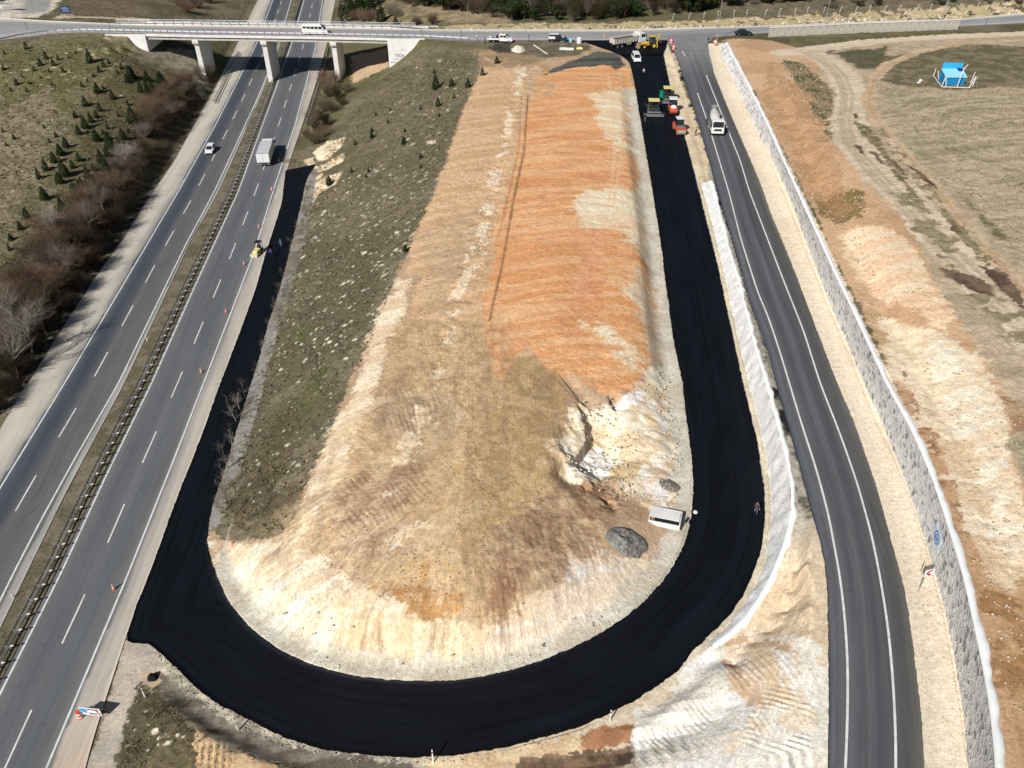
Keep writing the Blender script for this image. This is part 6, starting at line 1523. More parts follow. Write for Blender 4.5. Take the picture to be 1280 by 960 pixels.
heap('gravel_heap', 'dark grey gravel heap below the culvert box', 783, 677, 2.1, 1.8, .8, soilm('grey_gravel', (.07,.068,.06), (.38,.37,.33), 2.6), 1)
heap('sand_heap', 'pale cream sand heap behind the crew cab truck', 648, 63, 1.9, 2.4, 1.0, soilm('cream_sand', (.66,.60,.48), (.76,.71,.60)), 2)
heap('asphalt_heap', 'black heap of leftover asphalt at the ditch head by the merge', 190.5, 847, .55, .45, .45, soilm('black_mix', (.01,.01,.01), (.03,.028,.026)), 3)
heap('debris_heap', 'brown and white debris heap at the inner edge of the ramp above the culvert box', 838, 607, 1.3, .7, .22, soilm('ashy_debris', (.13,.09,.07), (.42,.38,.34), 3), 4)
# blue kiosk and white pipes
kx, ky, kz = at(1189, 104); t = thing('blue_kiosk', 'light blue hut with a sloped pale roof standing in the field at the right', 'hut', (kx, ky, kz), R(-3))
MB().prof([(-1.4,0),(1.5,0),(1.5,2.4),(-1.4,1.7)], 2.1).build('walls', KBL, t, .03); t.rotation_euler = (0, 0, R(87))
b = MB(); b.add([(-1.65,-2.25,1.66),(1.6,-2.25,2.46),(1.6,2.25,2.46),(-1.65,2.25,1.66),(-1.65,-2.25,1.78),(1.6,-2.25,2.58),(1.6,2.25,2.58),(-1.65,2.25,1.78)], [(0,3,2,1),(4,5,6,7),(0,1,5,4),(1,2,6,5),(2,3,7,6),(3,0,4,7)]); b.build('roof', CYN, t)
MB().box((1.75,.0,1.9), (.3,4.2,3.8)).build('back_panel', M('kiosk_mid_blue', (.03,.38,.66), .6), t, .03)
MB().box((1.0,-1.45,2.62), (1.1,.9,.3)).build('navy_hatch', NVY, t, .02)
MB().box((-1.43,.6,.9), (.04,.8,1.7)).build('door', KBL, t, .01)
t = thing('pipe_barrier', 'low white pipe barrier of slanting posts surrounding the blue hut', 'barrier', at(1190, 109), 0)
c = np.array(t.location)
def L3(px, py, dz=0):
    q = at(px, py); return (q[0]-c[0], q[1]-c[1], q[2]-c[2]+dz)
b = MB(); base = [(1166,95),(1177,109.5),(1212,110.5),(1222,97)]
for a, e in zip(base[:-1], base[1:]): b.tube(L3(*a, .15), L3(*e, .15), .09, n=6)
b.build('base_rail', WPL, t)
for (px, py), (dx, dy, h) in (((1166.5,96),(.1,0,1.7)),((1173,100),(-.5,.3,1.8)),((1177,109),(.3,.2,2.0)),((1182,109.5),(-.4,.2,2.0)),((1196,109.8),(.5,.5,4.0)),((1211,110),(.8,.4,1.9)),((1215.5,109),(.3,.5,2.0)),((1213,104),(.3,0,2.2)),((1200,92),(1.4,.4,1.8))):
    a = L3(px, py, .1); MB().tube(a, (a[0]+dx, a[1]+dy, a[2]+h), .08, n=6).build('slanting_post', WPL, t)
for px, py, lb in ((1150.5,101,'small white rubbish lump in the grass left of the blue hut'),(1148.5,103.8,'smaller white scrap just below the rubbish lump left of the blue hut'),(1203,88.5,'white scrap behind the right side of the blue hut')):
    o = MB().box((0,0,.15), (.9 if 'lump' in lb else .4,.6,.35), 0, .3, (.6,.5)).build('rubbish_scrap', WPL, None, .08); o.location = at(px, py); tag(o, lb, 'rubbish', 'white rubbish around the hut')
# barrels and materials near the crossing road
for px, py, m, nm, cat, lb, sz in ((702.5,51.5,CYN,'blue_drum','drum','light blue drum in front of the dark off-road car, leftmost of the pair',(1.9,1.0)),(713.5,52.5,CYN,'blue_drum','drum','light blue drum right of the off-road car',(1.3,.8))):
    t = thing(nm, lb, cat, at(px, py), .2, 'blue drums'); MB().lathe([(.001,0),(.42*sz[0]/1.3,0),(.42*sz[0]/1.3,sz[1]),(.38*sz[0]/1.3,sz[1]+.05),(.001,sz[1]+.06)], n=16).build('drum_body', m, t); b = MB()
    for z in (.3, .6): b.lathe([(.425*sz[0]/1.3,z*sz[1]-.02),(.46*sz[0]/1.3,z*sz[1]),(.425*sz[0]/1.3,z*sz[1]+.02)], n=16)
    b.build('hoop', KBL, t)
t = thing('water_tank', 'white plastic water tank standing at the edge of the fresh asphalt apron', 'tank', at(724, 54), .1); MB().lathe([(.001,0),(.62,0),(.66,.2),(.66,1.2),(.45,1.45),(.001,1.5)], n=16).build('tank_shell', WPL, t); MB().lathe([(.18,1.44),(.18,1.55),(.001,1.56)], n=10).build('lid', GLV, t)
for k, (px, py, lb) in enumerate(((704,62,'white concrete block lying in the yard, leftmost of the pair'),(712.5,62.5,'white concrete block lying in the yard next to the yellow heap of sacks'))):
    o = MB().box((0,0,.25), (1.9,.8,.5), 0, .05, (.95,.85)).build('concrete_block', WCO, None, .04); o.location = at(px, py); tag(o, lb, 'block', 'white concrete blocks in the yard')
o = MB().box((0,0,.25), (1.7,1.2,.5), 0, .1, (.7,.6)).build('yellow_sack_pile', PYL, None, .1); o.location = at(724.5, 61.5); tag(o, 'yellow sack pile in the yard beside the white blocks', 'sacks')
for px, py, lb, rr in ((1152,99,'',0),): pass
# timber pallet like grate between highway shoulder and strip start
p = at(361, 202); t = thing('timber_grate', 'brown timber grate lying across the end of the fresh strip', 'grate', p, R(2)); b = MB()
for i in range(9): b.box((-1.2+.32*i, 0, .1), (.12, 2.1, .1))
b.build('slat', M('old_timber', (.22,.15,.10), .9), t); b = MB()
for y in (-.9, 0, .9): b.box((.05, y, .19), (2.9, .14, .08))
b.build('crossbar', M('old_timber', (.22,.15,.10), .9), t)
# fence of small posts on the bank beyond the crossing road
t = thing('post_fence', 'row of small pale concrete fence posts on the bank beyond the crossing road', 'fence', at(1000, 12, 12.5)); c = np.array(t.location); o0 = None; pr = random.Random(5)
for k in range(24):
    px = 840+19*k+pr.uniform(-2, 2); py = 27-8*((px-640)/640)**1.2-9*(max(0, px-880)/400)**.5+pr.uniform(-.6, .6); q = at(px, max(py, 4))
    if o0 is None: o0 = MB().box((0,0,.6), (.09,.09,1.3)).add([(-.08,-.08,1.45),(.08,-.08,1.45),(.08,.08,1.45),(-.08,.08,1.45),(.2,-.08,1.8),(.33,-.08,1.78),(.33,.08,1.78),(.2,.08,1.8)],[(0,1,5,4),(1,2,6,5),(2,3,7,6),(3,0,4,7),(4,5,6,7)]).build('post', WCO, t); o = o0
    else: o = o0.copy(); col.objects.link(o); o.parent = t
    o.location = (q[0]-c[0], q[1]-c[1], q[2]-c[2]); o.rotation_euler = (pr.uniform(-.1,.1), pr.uniform(-.15,.15), pr.uniform(-.5,.5))
# concrete kerb lying across the yard
o = MB(); a = at(667,56.5); e = at(684,68); o.tube((a[0],a[1],a[2]+.1),(e[0],e[1],e[2]+.1),.13,n=6); o = o.build('concrete_pipe', WCO); tag(o, 'thin white pipe lying across the yard beside the sand heap', 'pipe')
# poles of the far side street, bus shelter at the far left
t = thing('roadside_shelter', 'white stacked benches under a dark roof at the far left edge beyond the crossing road', 'shelter', at(3, 11, 12), R(-20)); b = MB()
for i in range(4): b.box((0, .6*i-.9, .5+.25*i), (3.0, .3, .1))
b.build('bench', WPL, t); MB().box((.3,.4,2.4), (3.6,2.6,.12)).build('roof', DST, t, .02); b = MB()
for x in (-1.3, 1.8):
    for y in (-.8, 1.5): b.tube((x,y,0),(x,y,2.4),.05)
b.build('post', GLV, t)

# ------------------------------------------------------------------ people
def person(label, px, py, rz, top, legs, hair=(.03,.02,.015), stride=.25, bend=0., helmet=None, arms=(0.1, 0.1), z=None):
    J = {}; sk = []
    def j(n, p, r): J[n] = (p, r)
    f = bend; sh = 1.42-.12*f
    j('pel', (0, 0, .95), .15); j('wai', (.05*f, 0, 1.10), .135); j('che', (.16*f, 0, 1.30-.05*f), .165); j('nek', (.26*f, 0, 1.48-.1*f), .06); j('hd0', (.29*f+.02, 0, 1.60-.1*f), .085); j('hd1', (.31*f+.01, 0, 1.71-.1*f), .08)
    E = [('pel','wai'),('wai','che'),('che','nek'),('nek','hd0'),('hd0','hd1')]
    for s_, nm in ((1, 'l'), (-1, 'r')):
        st = stride*s_
        j('hip'+nm, (0, .1*s_, .88), .1); j('kne'+nm, (.08+st*.45, .11*s_, .5), .065); j('ank'+nm, (st, .11*s_, .09), .045); j('toe'+nm, (st+.19, .13*s_, .035), .035)
        E += [('pel','hip'+nm),('hip'+nm,'kne'+nm),('kne'+nm,'ank'+nm),('ank'+nm,'toe'+nm)]
        a = arms[0 if s_ > 0 else 1]; cx = .16*f
        j('sho'+nm, (cx, .19*s_, sh-.02), .06); j('elb'+nm, (cx+.04+a*.18-st*.3, .25*s_, sh-.30), .045); j('wri'+nm, (cx+.12+a*.35-st*.5, .24*s_, sh-.52+a*.3), .03); j('pal'+nm, (cx+.15+a*.4-st*.5, .235*s_, sh-.60+a*.33), .032)
        E += [('che','sho'+nm),('sho'+nm,'elb'+nm),('elb'+nm,'wri'+nm),('wri'+nm,'pal'+nm)]
        P0 = J['pal'+nm][0]
        for k, (dy, L_) in enumerate(((-.03,.075),(-.01,.085),(.012,.08),(.03,.062))):
            j(f'f{k}{nm}', (P0[0]+.02, P0[1]+dy, P0[2]-.05), .011); j(f'g{k}{nm}', (P0[0]+.045, P0[1]+dy*1.1, P0[2]-.05-L_*.6), .009); E += [('pal'+nm, f'f{k}{nm}'), (f'f{k}{nm}', f'g{k}{nm}')]
        j('th'+nm, (P0[0]+.06, P0[1]-.02*s_, P0[2]-.02), .011); E += [('pal'+nm, 'th'+nm)]
    names = list(J); me = bpy.data.meshes.new('person_body'); me.from_pydata([J[n][0] for n in names], [(names.index(a), names.index(b)) for a, b in E], [])
    o = bpy.data.objects.new('tmp', me); col.objects.link(o); mod = o.modifiers.new('s', 'SKIN'); m2 = o.modifiers.new('u', 'SUBSURF'); m2.levels = 1; m2.render_levels = 1
    sv = me.skin_vertices[0].data
    for i, n in enumerate(names): sv[i].radius = (J[n][1],)*2; sv[i].use_root = (n == 'pel')
    dg = bpy.context.evaluated_depsgraph_get(); nm = bpy.data.meshes.new_from_object(o.evaluated_get(dg)); bpy.data.objects.remove(o)
    t = thing('person', label, 'person', at(px, py, z), rz, 'people on the site')
    body = bpy.data.objects.new('body', nm); col.objects.link(body); body.parent = t
    SK = M('skin', (.42,.25,.17), .6); SHO = M('shoe_black', (.03,.028,.025), .7)
    for m in (top, legs, SK, SHO): nm.materials.append(m)
    wz = J['wril'][0][2]
    for p in nm.polygons:
        c = p.center; p.use_smooth = True
        if c.z > J['nek'][0][2]-.01: k = 2
        elif c.z < .1: k = 3
        elif abs(c.y) > .17 and any((c-Vector(J['pal'+q][0])).length < .14 for q in 'lr'): k = 2
        elif c.z < .96 and abs(c.y) < .2: k = 1
        else: k = 0
        p.material_index = k
    hx, _, hz_ = J['hd1'][0]
    if helmet: MB().lathe([(.125,0),(.12,.06),(.08,.12),(.001,.14)], (hx, 0, hz_+.02), 12).lathe([(.155,.0),(.125,.01)], (hx+.02, 0, hz_+.02), 12).build('helmet', helmet, t, sm=True)
    else: MB().lathe([(.088,-.05),(.098,.03),(.07,.09),(.001,.105)], (hx-.015, 0, hz_), 12).build('hair', M('hair_dark', hair, .8), t, sm=True)
    g = MB(); g.add([(hx+.075,-.012,hz_-.08),(hx+.075,.012,hz_-.08),(hx+.105,0,hz_-.09),(hx+.075,0,hz_-.03)], [(0,1,2),(0,2,3),(2,1,3)]); g.build('nose', SK, t)
    g = MB(); g.box((hx+.08,.03,hz_-.03),(.015,.022,.012)); g.box((hx+.08,-.03,hz_-.03),(.015,.022,.012)); g.build('eye', BLK, t)
    MB().box((hx+.078, 0, hz_-.115), (.012,.045,.01)).build('mouth', M('lip', (.3,.1,.08), .6), t)
    for s_ in (1, -1): MB().box((hx, s_*.085, hz_-.05), (.035,.02,.055)).build('ear', SK, t, .006)
    return t
cl = lambda n, c: M('cloth_'+n, c, .9, .1, 0, .15, 6)
person('person in brown jacket and blue jeans walking on the fresh ramp bend', 944, 642, R(-100), cl('brown', (.085,.06,.045)), cl('denim', (.07,.12,.22)), stride=.2, arms=(1.0, 1.0))
person('person in pale top standing on the ramp between the van and the pavers', 804.3, 94.5, R(-80), cl('pale', (.5,.5,.48)), cl('black', (.012,.012,.014)), stride=.12)
person('person all in black on the pale strip between the rollers and the mixer truck', 869.3, 170.5, R(150), cl('black', (.012,.012,.014)), cl('black', (.012,.012,.014)), stride=.15)
person('person in black at the junction corner near the street lamp', 885, 54.5, R(200), cl('black', (.012,.012,.014)), cl('black', (.012,.012,.014)), stride=.15)
person('person in white top and grey trousers standing left of the crew cab truck', 596.5, 51.0, R(-60), cl('white', (.75,.75,.73)), cl('grey', (.15,.15,.15)), z=12.0)
person('person in black next to the rear of the crew cab truck', 606, 55, R(10), cl('black', (.012,.012,.014)), cl('black', (.012,.012,.014)))
person('person in violet blue jacket bending over on the fresh strip beside the small yellow machine', 341, 321.5, R(160), cl('violet', (.07,.07,.35)), cl('navy', (.02,.02,.05)), bend=.9, arms=(.8, .8))
person('person in blue work clothes standing farther up the fresh strip beyond the bending worker', 352, 309.5, R(-120), cl('bluework', (.06,.10,.24)), cl('bluework', (.06,.10,.24)), stride=.12)
person('person in dark clothes standing behind the screed of the nearer paver', 806, 152.5, R(70), cl('black', (.012,.012,.014)), cl('grey', (.15,.15,.15)), stride=.1)

# ------------------------------------------------------------------ plants
def leafm(name, c1, c2, tr=.0):
    t = NT(name); g = t.n('ShaderNodeObjectInfo'); n = t.noise(1.3, 3, t.pos()); f = t.math('ADD', t.math('MULTIPLY', n, .7), t.math('MULTIPLY', g.outputs['Random'], .35))
    return t.fin(t.mix(f, tuple(c1), tuple(c2)), .9, .1)
m_needle = leafm('conifer_needles', (.012,.025,.008), (.035,.055,.018)); m_bark = leafm('bark', (.05,.038,.028), (.10,.08,.06))
m_evg = leafm('evergreen_leaf', (.014,.028,.010), (.045,.06,.022)); m_tw = {'red': leafm('twig_red', (.14,.085,.06), (.27,.18,.13)), 'brown': leafm('twig_brown', (.075,.055,.036), (.18,.13,.085)), 'grey': leafm('twig_grey', (.12,.10,.08), (.26,.22,.18)), 'pale': leafm('twig_pale', (.26,.23,.19), (.42,.38,.32)), 'dark': leafm('twig_dark', (.022,.017,.012), (.07,.05,.034)), 'ol': leafm('twig_olive', (.035,.034,.016), (.10,.085,.04))}
def npmesh(V, F, mats, mi=None, name='m', nv=3):
    me = bpy.data.meshes.new(name); V = np.asarray(V, np.float32); F = np.asarray(F, np.int32)
    me.vertices.add(len(V)); me.vertices.foreach_set('co', V.ravel()); me.loops.add(F.size); me.loops.foreach_set('vertex_index', F.ravel())
    me.polygons.add(len(F)); me.polygons.foreach_set('loop_start', np.arange(0, F.size, F.shape[1], dtype=np.int32)); me.polygons.foreach_set('loop_total', np.full(len(F), F.shape[1], np.int32))
    for m in mats: me.materials.append(m)
    me.update(calc_edges=True); return me
def conifer_mesh(seed, n=1500):
    r = np.random.RandomState(seed); t = r.rand(n)**.8; lay_ = np.floor(t*9)/9; t = lay_*.55+t*.45; a = r.rand(n)*6.283
    R0 = .30*(1-t)**.85*(.8+.3*r.rand(n))*(1+.12*np.sin(a*3+seed)); rr = R0*(.35+.65*r.rand(n)**.5); zc = .06+.94*t-.05*rr/.3
    c = np.stack([rr*np.cos(a), rr*np.sin(a), zc], 1); s_ = (.045+.05*r.rand(n))*(1-.5*t)
    out = np.stack([np.cos(a), np.sin(a), -.25+.3*r.rand(n)], 1); side = np.stack([-np.sin(a), np.cos(a), .3*(r.rand(n)-.5)], 1)
    V = np.concatenate([c-side*s_[:, None]*.6, c+side*s_[:, None]*.6, c+out*s_[:, None]*1.3], 1).reshape(-1, 3)
    return npmesh(V, np.arange(3*n).reshape(-1, 3), [m_needle], name='foliage')
def trunk_mesh(h=.9, r=.03):
    b = MB().tube((0,0,-.08), (0,0,h), r, r*.2, 6); me = bpy.data.meshes.new('trunk'); me.from_pydata(b.v, [], b.f); me.materials.append(m_bark); return me
CM = [conifer_mesh(i) for i in range(4)]; TM = trunk_mesh()
def link(name, me, parent=None, loc=None):
    o = bpy.data.objects.new(name, me); col.objects.link(o)
    if parent: o.parent = parent
    if loc: o.location = loc
    return o
def conifer(px, py, h, label, k, group, z=None):
    p = at(px, py, z); t = thing('conifer', label, 'tree', p, random.uniform(0, 6), group); w = random.uniform(.85, 1.25); t.scale = (h*w, h*w, h)
    link('foliage', CM[k % 4], t); link('trunk', TM, t)
cl_ = """33 61 2.4;6 68 1.6;5 87 1.7;58 74 2.6;51 82 2.2;67 82 2.2;73 75 2.;43 89 1.6;62 90 1.4;79 90 1.5;21 106 2.;14 114 1.3;34 115 1.6;113 78 4.2;130 84 2.2;136 79 1.5;124 90 2.1;117 96 1.2;147 92 1.4;152 86 1.5;110 103 1.5;103 109 1.8;122 116 3.;129 111 1.3;159 103 2.6;164 98 4.;166 97 3.4;184 101 3.2;176 115 3.2;182 108 2.;191 117 3.8;185 120 3.2;202 108 4.6;141 124 2.9;107 132 2.6;125 139 2.4;160 132 1.7;121 147 2.1;114 153 2.9;107 160 3.;148 146 1.3;166 153 4.4;94 147 1.8;99 168 2.6;121 176 3.1;135 161 1.8;129 168 1.7;148 179 1.8;138 186 4.6;134 196 2.6;127 203 3.4;154 174 3.;161 166 1.5;135 218 4.2;83 184 2.6;76 194 3.;70 171 1.4;68 203 2.8;58 213 3.;81 220 4.6;49 223 2.6;99 201 2.4;91 210 2.2;75 229 2.8;102 233 2.4;110 222 3.;117 213 1.8;92 240 2.2;18 174 1.5;4 165 1.3;62 178 1.3;55 160 1.1;37 105 1;51 98 1;86 73 1.2;65 107 1;95 67 1.1;28 97 1;8 182 1;56 249 3.;78 263 3.2;96 244 3.;14 300 1.6;26 287 2.;34 273 2.6;12 313 1.5;100 238 2.6;120 236 2.6"""
for k, q in enumerate(cl_.split(';')):
    x, y, h = map(float, q.split()); sz = 'tall' if h > 3.9 else 'medium' if h > 2.3 else 'small' if h > 1.45 else 'tiny'
    wh = 'among the conifers crowding the reddish brush' if x > 120 and y < 230 else 'low on the slope where the conifers stand densest' if y > 165 else 'in the open upper part of the left field' if y < 110 else 'in the middle of the left field'
    conifer(x, y, h*.86, f'{sz} dark green conifer {wh}', k, f'{sz} conifers {wh}')
for k, (x, y, h) in enumerate([(545,111,3.4),(565,108,1.9),(585,109,2.2),(548,133,2.2),(603,94,2.),(621,79,1.7),(568,123,1.1),(543,92,1.2),(526,137,.9),(488,139,.9),(470,145,.9),(465,173,1.6),(465,165,1.2),(485,154,1),(505,180,1.6),(444,181,1.2),(440,216,1.2),(461,215,1),(412,231,2.),(526,198,1.1),(506,165,.8),(526,210,.9),(458,222,.8),(549,146,.9),(507,314,1.2)]):
    wh = 'near the top of the green slope' if y < 130 else 'halfway along the green slope' if y < 250 else 'at the soil edge of the green slope'
    sz = 'larger' if h > 1.8 else 'small'
    conifer(x, y, h, f'{sz} dark conifer {wh} of the island', k, f'{sz} conifers {wh}')
for k, (x, y, h) in enumerate([(427,20,5),(437,14,8),(440,24,7),(451,19,8),(454,6,8),(465,20,7),(467,8,8),(477,27,5),(495,32,3),(432,2,7),(428,30,3)]):
    conifer(x, y, h, 'tall dark conifer in the rows beyond the bridge right of the highway', k, 'tall conifers beyond the bridge')

def branchy(seed, stems, levels, lens, spread, up, rad, leanz=.6, curve=.25, nch=(5, 5, 4), start=.25, trunk=None):
    """bare branching plant as tapered three sided shoots; returns stem faces and twig faces"""
    r = random.Random(seed); V = []; Fb = []; Ft = []
    def shoot(p, d, L_, rr, lv):
        seg = 3 if lv == 0 else 2; pts = [p]; q = p
        for i in range(seg):
            d = (d+Vector((r.uniform(-1,1), r.uniform(-1,1), r.uniform(-.3,.9)*up))*curve).normalized(); q = q+d*(L_/seg); pts.append(q)
        u = d.orthogonal().normalized(); w = d.cross(u)
        base = len(V)
        for i, c in enumerate(pts):
            k = rr*(1-.8*i/seg)
            for a in (0, 2.09, 4.19): V.append(tuple(c+(u*math.cos(a)+w*math.sin(a))*k))
        for i in range(seg):
            for a in range(3): F = (base+3*i+a, base+3*i+(a+1) % 3, base+3*i+3+(a+1) % 3, base+3*i+3+a); (Fb if lv < 1 else Ft).append(F)
        if lv < levels:
            for _ in range(nch[min(lv, len(nch)-1)]):
                f = r.uniform(start, 1); i = min(seg-1, int(f*seg)); c = pts[i].lerp(pts[i+1], f*seg-i)
                dd = (d*.7+Vector((r.uniform(-1,1), r.uniform(-1,1), r.uniform(-.4,1)*up))*spread).normalized(); shoot(c, dd, lens[lv+1]*r.uniform(.6, 1.2), rr*.5*(1-.4*f), lv+1)
    if trunk:
        d = Vector((r.uniform(-.08,.08), r.uniform(-.08,.08), 1)).normalized(); shoot(Vector((0,0,-.05)), d, lens[0], rad, 0)
    else:
        for s_ in range(stems):
            a = 6.283*s_/stems+r.uniform(-.3,.3); d = Vector((math.cos(a)*leanz*r.uniform(.2,1.2), math.sin(a)*leanz*r.uniform(.2,1.2), 1)).normalized(); shoot(Vector((r.uniform(-.12,.12), r.uniform(-.12,.12), -.05)), d, lens[0]*r.uniform(.7,1.1), rad, 0)
    return V, Fb, Ft
def bare_meshes(kind, mat, seed):
    if kind == 'shrub': V, A, B = branchy(seed, 11, 3, (.62,.42,.30,.22), .75, .8, .024, .8, .3, (7,6,4))
    elif kind == 'tree': V, A, B = branchy(seed, 1, 4, (.78,.42,.27,.16,.1), .8, .75, .024, .1, .12, (13,6,5,3), .3, True)
    else: V, A, B = branchy(seed, 1, 3, (.85,.36,.2,.12), .75, .8, .017, .1, .12, (9,5,4), .25, True)
    ms = []
    for nm, F, m in (('stems', A, m_bark if mat in ('brown','dark','red','ol') else m_tw[mat]), ('twigs', B, m_tw[mat])):
        me = npmesh(V, F, [m], name=nm); ms.append(me)
    return ms
_bm = {}
def bare(kind, mat, px, py, h, label, group, w=1., z=None, name=None):
    k = (kind, mat, random.randint(0, 2))
    if k not in _bm: _bm[k] = bare_meshes(kind, mat, hash((kind, mat)) % 97+k[2]*13 if False else (len(_bm)*13+k[2]))
    t = thing(name or ('shrub' if kind == 'shrub' else 'bare_tree'), label, 'shrub' if kind == 'shrub' else 'tree', at(px, py, z), random.uniform(0, 6), group); t.scale = (h*w, h*w, h)
    link('stems', _bm[k][0], t); link('twigs', _bm[k][1], t)
# brush along the left shoulder: (x, y, height, width, colour)
br = """212 112 4 1.2 red;222 106 4 1.2 brown;236 104 4 1.3 red;250 100 4.5 1. grey;262 96 4 1. brown;228 118 4 1.2 grey;243 114 4 1.1 brown;200 122 4 1.1 red;
185 140 4.5 1.2 red;198 134 4.5 1.3 red;212 130 4.5 1.3 brown;226 128 4 1.2 brown;236 124 3.6 1.1 dark;180 155 4.5 1.3 brown;195 152 4.6 1.3 red;210 146 4.4 1.3 grey;222 142 4 1.2 brown;190 168 4.2 1.3 brown;205 162 4 1.2 dark;217 156 3.6 1.1 dark;180 172 4 1.2 grey;
158 200 4.4 1.3 pale;170 206 4 1.2 grey;150 214 4 1.2 grey;165 219 3.6 1.2 brown;182 188 3.4 1.1 brown;190 196 3.2 1. ol;178 212 3 1.1 brown;130 236 4.4 1.3 red;145 236 4.2 1.3 red;160 234 3.8 1.2 brown;172 226 3 1.1 dark;
96 256 4.4 1.3 brown;112 258 4.6 1.3 red;126 262 4.6 1.3 brown;142 262 4.4 1.3 brown;156 256 4 1.2 dark;166 248 3.6 1.1 dark;104 276 4.5 1.3 red;118 284 4.6 1.3 brown;134 288 4.6 1.2 dark;148 278 4 1.2 dark;
54 290 4.4 1.3 red;70 292 4.6 1.3 brown;84 290 4.6 1.3 red;60 308 4.4 1.3 red;76 310 4.6 1.3 brown;92 306 4.6 1.3 red;106 308 4.6 1.2 brown;120 316 4.4 1.2 dark;40 322 4.2 1.2 brown;56 330 4.2 1.3 grey;72 334 4.4 1.3 brown;88 336 4.6 1.3 red;104 336 4.4 1.2 dark;116 330 4 1.2 dark;
24 356 4.4 1.2 brown;40 358 4.6 1.3 red;54 358 4.8 1.3 red;68 362 4.8 1.3 brown;82 364 4.4 1.3 dark;94 362 4 1.2 dark;20 380 4.4 1.3 red;36 384 4.8 1.3 brown;52 388 4.8 1.3 brown;66 388 4.4 1.2 dark;78 388 3.8 1.2 dark;
4 400 4.4 1.3 grey;18 410 4.6 1.3 brown;34 414 4.8 1.3 grey;48 414 4.6 1.2 dark;60 410 4. 1.2 dark;2 432 4.4 1.2 brown;16 440 4.6 1.3 brown;30 442 4.4 1.2 dark;44 436 4 1.1 dark;0 462 4.2 1.2 ol;14 468 4.2 1.2 dark;26 466 3.6 1.2 dark;-6 488 4 1.2 dark;8 494 3.6 1.2 dark;-14 515 3.6 1.2 ol;0 510 3.2 1.1 dark"""
cn = dict(red='reddish', brown='brown', grey='greyish', pale='pale grey', dark='dark brown', ol='olive brown')
for q in br.replace('\n', '').split(';'):
    x, y, h, w, c = q.split(); x, y, h, w = map(float, (x, y, h, w)); wh = 'below the left end of the bridge' if y < 130 else 'beside the conifers' if y < 180 else 'below the conifers' if y < 245 else 'in the middle of the left roadside brush' if y < 345 else 'at the left edge of the photo'
    bare('shrub', c, x, y, h*.86, f'{cn[c]} leafless shrub {wh}', f'{cn[c]} shrubs {wh}', w)
# brush at the right of the highway below the bridge
for x, y, h, w, c in ((404,103,3.6,1.,'red'),(412,112,4,1.1,'red'),(420,104,3.5,1,'red'),(410,122,4,1,'brown'),(422,124,3.6,1.1,'dark'),(434,116,3.2,1,'brown'),(405,140,4,1,'brown'),(416,140,3.6,1,'brown'),(398,150,3.4,1,'brown'),(408,158,3.6,1,'dark'),(395,165,3.6,1,'dark'),(404,172,3.4,1,'red'),(396,180,3.4,1,'brown'),(428,132,2.6,1.2,'ol'),(384,172,2.4,1.,'brown')):
    bare('shrub', c, x, y, h*.95, f'{cn[c]} leafless shrub in the clump between the highway and the green slope', f'{cn[c]} shrubs right of the highway', w)
bare('tree', 'red', 392, 166, 5.2, 'leaning reddish bare tree overhanging the right carriageway', None, 1.2)
for x, y, h, c in ((40,440,7.5,'pale'),(22,470,7,'pale'),(75,300,6,'pale'),(118,292,6.5,'grey'),(60,420,6,'grey'),(132,270,5.5,'grey'),(92,350,6,'grey'),(150,250,5.5,'brown'),(108,318,6,'dark'),(20,410,6.5,'pale')):
    bare('tree', c, x, y, h, f'{cn[c]} bare tree standing in the left roadside brush, about {int(y/10)*10} of 960 down the photo' if False else f'{cn[c]} bare tree rising out of the left roadside brush', f'{cn[c]} bare trees in the left brush', 1.1)
# saplings
for x, y, h, c in ((296,528,3.2,'pale'),(290,560,3.4,'pale'),(285,585,3.6,'grey'),(281,612,3.8,'pale'),(276,640,3.,'pale'),(300,512,2.8,'pale'),(306,496,2.6,'grey'),(349,372,2.6,'grey'),(355,352,2.4,'grey'),(343,390,2.4,'grey'),(331,440,2.4,'pale'),(322,470,2.4,'grey'),(366,318,3.2,'pale'),(372,290,2.2,'grey'),(338,415,2.2,'grey')):
    wh = 'near the small yellow machine' if y < 400 else 'along the middle of the fresh strip' if y < 500 else 'where the fresh strip widens into the bend'
    bare('sapling', c, x, y, h, f'{cn[c]} leafless sapling {wh}', f'{cn[c]} saplings {wh}', 1.3, name='sapling')
pr = random.Random(4)
for k in range(46):
    y = pr.uniform(330, 645); x = pr.uniform(300-(y-500)*.15+ (500-y)*.25, 445+(480-y)*.42 if y < 480 else 440-(y-480)*.42); x = max(x, 285)
    bare('sapling', pr.choice(('grey','dark','brown')), x, y, pr.uniform(1.6, 2.8), 'thin bare sapling on the lower green slope of the island', 'thin saplings on the green slope', 1.1, name='sapling')
for x, y, h in ((186,905,2.2),(196,898,2.4),(212,893,2.),(178,955,2.6),(205,930,2.4),(240,935,1.8),(160,940,2.)):
    bare('sapling', 'dark', x, y, h, 'thin dark sapling in the grass corner at the bottom left', 'saplings at the bottom left', 1.2, name='sapling')
